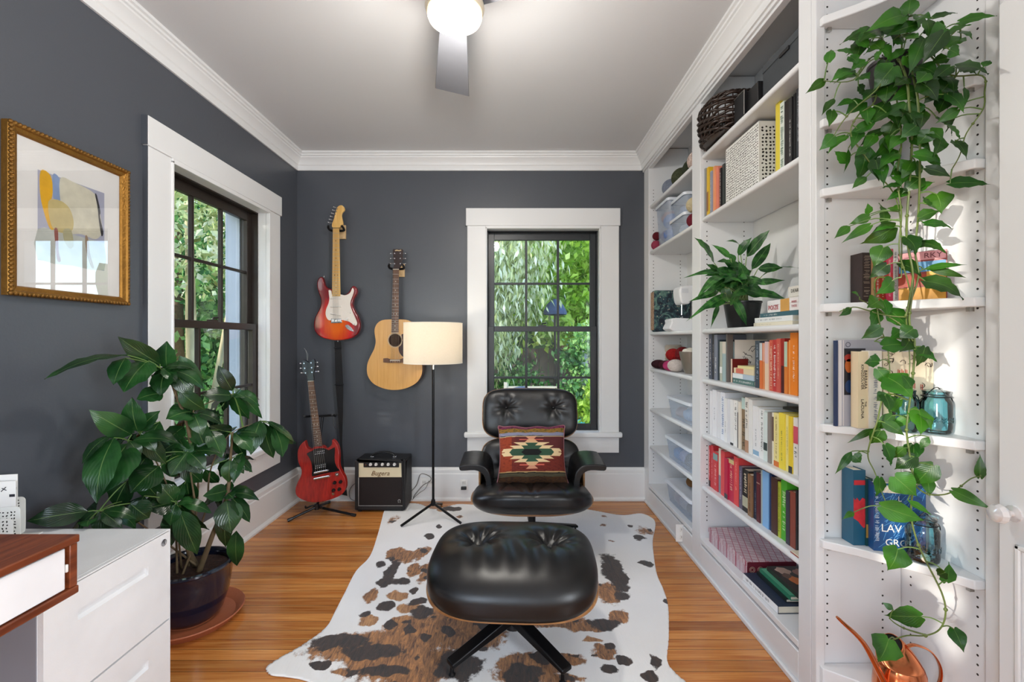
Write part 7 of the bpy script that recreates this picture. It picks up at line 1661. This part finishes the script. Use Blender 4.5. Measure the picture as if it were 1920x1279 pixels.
# ---- aglaonema
ag = thing('potted_aglaonema', 'leafy green houseplant in a black plastic pot on the eye level bookcase shelf', 'plant', (1.125, 2.215, 1.2555))
b = NB(); lathe(b, [(0, 0), (.062, 0), (.066, .004), (.084, .120), (.087, .122), (.087, .129), (.082, .129), (.079, .118), (0, .112)], 36); obj('pot', b, mat('black_plastic_pot', '#17191b', .35), ag, smooth=40)
b = NB(); lathe(b, [(0, .116), (.04, .117), (.0785, .114)], 24); obj('soil', b, M['soil'], ag)
A8 = [(530,260,412,83,78),(640,230,513,135,46),(690,210,772,90,58),(695,135,610,112,28),(745,220,897,38,72),(780,305,907,123,62),(820,300,985,288,64),(850,345,1088,274,42),(790,392,1007,372,42),(730,460,1012,497,60),(620,330,323,358,44),(600,370,428,452,54),(612,400,452,470,50),(560,450,368,512,46),(600,460,348,642,36),(612,480,480,560,66),(560,540,506,692,28),(650,480,748,674,50),(700,330,600,238,72),(650,400,555,300,60),(700,450,630,330,64),(740,400,700,250,62),(620,520,595,400,60),(690,400,660,500,60),(560,330,480,270,50),(720,300,640,280,70),(780,360,720,420,60),(660,300,560,240,60),(600,420,520,380,60),(700,480,740,380,50),(640,540,700,420,50),(640,360,540,420,60),(740,470,800,390,40),(670,250,620,190,40)]
b = NB(); bs_ = NB()
for k in range(26):
    a = prnd.uniform(-.3, PI+.3); l = prnd.uniform(90, 170); x0, y0 = 680+prnd.uniform(-90, 90), 400+prnd.uniform(-90, 60)
    A8.append((x0, y0, x0+l*math.cos(a), y0-l*math.sin(a)*.8+20, prnd.uniform(42, 64)))
for k, (x0, y0, x1, y1, w_) in enumerate(A8):
    px0, py0, px1, py1 = 1190+x0/3.552, 420+y0/3.552, 1190+x1/3.552, 420+y1/3.552
    d0 = 2.13+prnd.uniform(-.06, .04); d1 = d0+prnd.uniform(-.12, .03)-(.10 if px1 < 1320 else 0)
    p, q = W(px0, py0, d0), W(px1, py1, d1); q.x = min(q.x, 1.255); p.x = min(p.x, 1.25)
    if px1 > 1480: q = W(px1, py1, 1.93)
    tn = prnd.uniform(.75, 1.25)
    leaf(b, p, q, w_/3.552*d0/F*1.1, (prnd.uniform(-.6, .2), -1, prnd.uniform(.0, .9)), 'lance' if w_ < 50 else 'oval', droop=prnd.uniform(.03, .12), fold=.22, tint=tn, curl=prnd.uniform(0, .1))
    petiole(bs_, Vector((1.125+prnd.uniform(-.03, .03), 2.215+prnd.uniform(-.03, .02), 1.37)), p, .0032, .0022, .05)
obj('stems', bs_, mat('pale_stem', '#9fb77a', .5, var=.2), ag, world=True, smooth=60); obj('leaves', b, M['leafA'], ag, world=True, smooth=180, keepn=True)

# ---- schefflera
sc_ = thing('potted_schefflera', 'large umbrella tree in a glossy navy ceramic pot in front of the left window', 'plant', (-1.372, 1.94, .0155))
navy = mat('navy_glaze', '#10182c', .12, coat=.6, var=.2, vs=5)
b = NB(); lathe(b, [(0, .0), (.085, .0), (.098, .006), (.118, .03), (.140, .10), (.150, .17), (.152, .215), (.158, .222), (.158, .23), (.145, .232), (.139, .222), (.138, .20), (0, .19)], 56); obj('pot', b, navy, sc_, smooth=40)
b = NB(); lathe(b, [(0, .204), (.06, .207), (.10, .203), (.138, .200)], 32); obj('soil', b, mat('bark_chips', '#3a2418', .95, var=.7, vs=90, bump=1.2, bs=120), sc_)
t = thing('terracotta_saucer', 'round terracotta saucer under the navy plant pot', 'saucer', (-1.372, 1.94, 0)); b = NB(); lathe(b, [(0, 0), (.165, 0), (.195, .032), (.199, .036), (.196, .040), (.189, .036), (.163, .012), (.03, .0125), (0, .0125)], 56); obj('dish', b, mat('terracotta', '#a9603f', .55, var=.08, bump=.1), t, smooth=40)
b = NB(); lathe(b, [(.05, .0126), (.09, .0126), (.09, .0149), (.05, .0149)], 32, closed=True); obj('foot_ring', b, bpy.data.materials['terracotta'], t)
def Ds(px): return max(1.43, min(2.12, 1.50+(px-160)/395*.62))
def SW(px, py, dd=0): 
    D_ = Ds(px)+dd
    if px < CX: D_ = min(D_, 1.585*F/(CX-px))
    return W(px, py, D_)
stems_ = [[(345,1078),(352,1020),(362,940),(358,860),(352,800),(330,740),(315,700)], [(372,1058),(398,1005),(425,935),(432,860),(436,811)], [(340,1075),(330,1000),(320,930),(290,860),(262,812)],
          [(350,1070),(368,960),(372,860),(362,776),(380,760),(437,738)], [(335,1078),(300,1010),(250,975),(186,958)], [(362,1070),(385,960),(395,880),(430,815),(490,790)], [(345,1075),(335,1010),(330,942)], [(368,960),(352,850)]]
b = NB(); sp = []
for i, s in enumerate(stems_):
    n0 = len(s); pts = []
    for k, (x, y) in enumerate(s):
        f = k/(n0-1); p = SW(x, y)
        if f < .6 and i != 7:
            base_ = W(x, y, 1.94+(i-3)*.012); p = base_.lerp(p, (f/.6)**1.5)
        p.x = max(p.x, -1.58); pts.append(p)
    if i != 7: pts[0] = Vector((-1.372+.05*math.sin(i*1.9), 1.93+.04*math.cos(i*1.9), .215))
    pts = smooth_loop(pts, 5, closed=False); n_ = len(pts); r0 = .0125 if i in (0, 1) else .0048
    tube(b, pts, [r0*(1-.72*k/n_) for k in range(n_)], 8); sp += pts
obj('stems', b, mat('schefflera_stem', '#6b5a40', .7, var=.3, vs=15, bump=.3, bs=60), sc_, world=True, smooth=60)
SL = [(239,666,82,706,15,0),(300,683,221,632,30,0),(278,676,230,733,56,0),(235,671,211,720,30,0),(313,692,312,640,34,0),(325,695,361,742,30,0),(311,695,301,742,34,0),(336,667,381,731,24,1),
 (436,733,409,686,24,0),(436,742,379,740,28,0),(437,742,466,787,26,0),(439,727,492,785,18,0),(362,772,312,785,38,2),(362,778,392,858,34,2),(336,732,385,770,28,0),(488,789,469,852,32,0),(494,792,512,860,28,0),
 (505,792,550,835,22,1),(514,800,531,858,15,0),(500,790,558,828,10,1),(434,811,394,800,24,0),(436,811,462,860,19,2),(393,807,418,858,15,0),(247,815,167,769,36,0),(259,810,245,748,34,0),(306,738,256,748,32,0),
 (262,808,298,770,26,0),(265,812,311,872,28,0),(240,831,181,936,68,0),(214,821,178,943,48,0),(207,816,153,870,11,0),(165,959,50,977,36,0),(299,874,244,925,46,0),(291,852,251,864,15,0),(244,944,280,972,38,0),
 (186,959,214,990,38,0),(168,974,163,987,13,0),(352,847,319,893,32,0),(354,853,376,888,28,0),(329,942,274,954,36,0),(329,946,319,986,26,0),(327,940,299,908,32,0),(331,940,345,906,20,0),(335,942,392,995,22,0),
 (337,956,370,1040,36,2),(331,946,322,1024,30,0),(425,920,383,930,26,2),(427,920,435,903,16,2),(425,938,433,1000,40,2),(420,945,423,1027,26,0),(443,995,444,1062,26,2),(433,932,470,979,13,0),(431,863,429,905,24,1),(437,859,470,885,13,1),(455,849,437,906,11,1),
 (300,700,340,720,26,0),(345,800,310,830,30,0),(350,805,395,835,28,0),(330,830,300,850,28,0),(340,870,380,905,30,0),(300,790,270,840,28,0),(352,848,330,810,26,0),(352,848,385,825,24,0),(290,900,330,925,30,0),(280,850,250,900,40,0),(240,900,215,950,40,0),(315,905,290,955,32,0),(362,776,340,740,24,0),(385,880,410,905,22,0),(300,860,345,890,32,0),(260,880,300,940,36,0),(230,940,270,960,36,0),(270,930,250,985,36,0),(350,900,360,945,30,0),(345,960,300,985,28,0),(400,800,370,840,24,0),(360,830,330,860,30,0),(410,770,400,810,22,0)]
hubs = [(300,690),(437,738),(362,775),(490,790),(434,811),(262,812),(186,958),(352,848),(330,942),(426,925),(240,826),(312,694),(434,860)]
b = NB(); bs_ = NB(); HP = [SW(*h) for h in hubs]
for h in HP:
    v = nearest_on(sp, h-Vector((0, 0, .1)));  petiole(bs_, v, h, .0034, .0024, .10)
for k, (x0, y0, x1, y1, w_, kind) in enumerate(SL):
    dj = prnd.uniform(-.05, .03) if k < 55 else prnd.uniform(.0, .08)
    p, q = SW(x0, y0, dj*.5), SW(x1, y1, dj+prnd.uniform(-.04, .02)); 
    if w_ >= 30: nr = Vector((prnd.uniform(.0, .6), -1, prnd.uniform(.2, .9)))
    elif w_ < 16: nr = Vector((.1, -.35, 1))
    else: nr = Vector((prnd.uniform(-.2, .8), -1, prnd.uniform(.0, 1.0)))
    wf = 1.0 if w_ >= 16 else 1.9
    tn = {0: (prnd.uniform(.75, 1.15),)*3, 1: (1.9, 1.9, 1.3), 2: (1.1, 1.25, 1.35)}[kind]
    leaf(b, p, q, w_*wf*Ds(x0)/F*1.15, nr, 'oval', droop=prnd.uniform(.04, .12), fold=.2, tint=tn, curl=prnd.uniform(0, .08))
    h = min(HP, key=lambda z_: (z_-p).length)
    if (h-p).length < .16: petiole(bs_, h, p, .0022, .0018, .05)
for hi, h in enumerate(HP):
    if hi == 3: continue
    for k in range(7):
        a = k*2*PI/7+prnd.uniform(-.3, .3); l = prnd.uniform(.10, .15); u = Vector((math.cos(a), .55*math.sin(a), 0)); el = prnd.uniform(-.75, .15)
        p = h+u*.018; q = h+u*l*math.cos(el)+Vector((0, .03, l*math.sin(el))); q.x = max(q.x, -1.585)
        if q.y < 1.50 and q.z < .62: continue
        leaf(b, p, q, l*prnd.uniform(.38, .46), Vector((prnd.uniform(-.1, .3), -.6, 1)), 'oval', droop=prnd.uniform(.05, .14), fold=.2, tint=prnd.uniform(.7, 1.1), curl=prnd.uniform(.05, .15))
obj('petioles', bs_, M['stem'], sc_, world=True, smooth=60)['kind'] = 'stuff'; obj('leaves', b, M['leafS'], sc_, world=True, smooth=180, keepn=True)
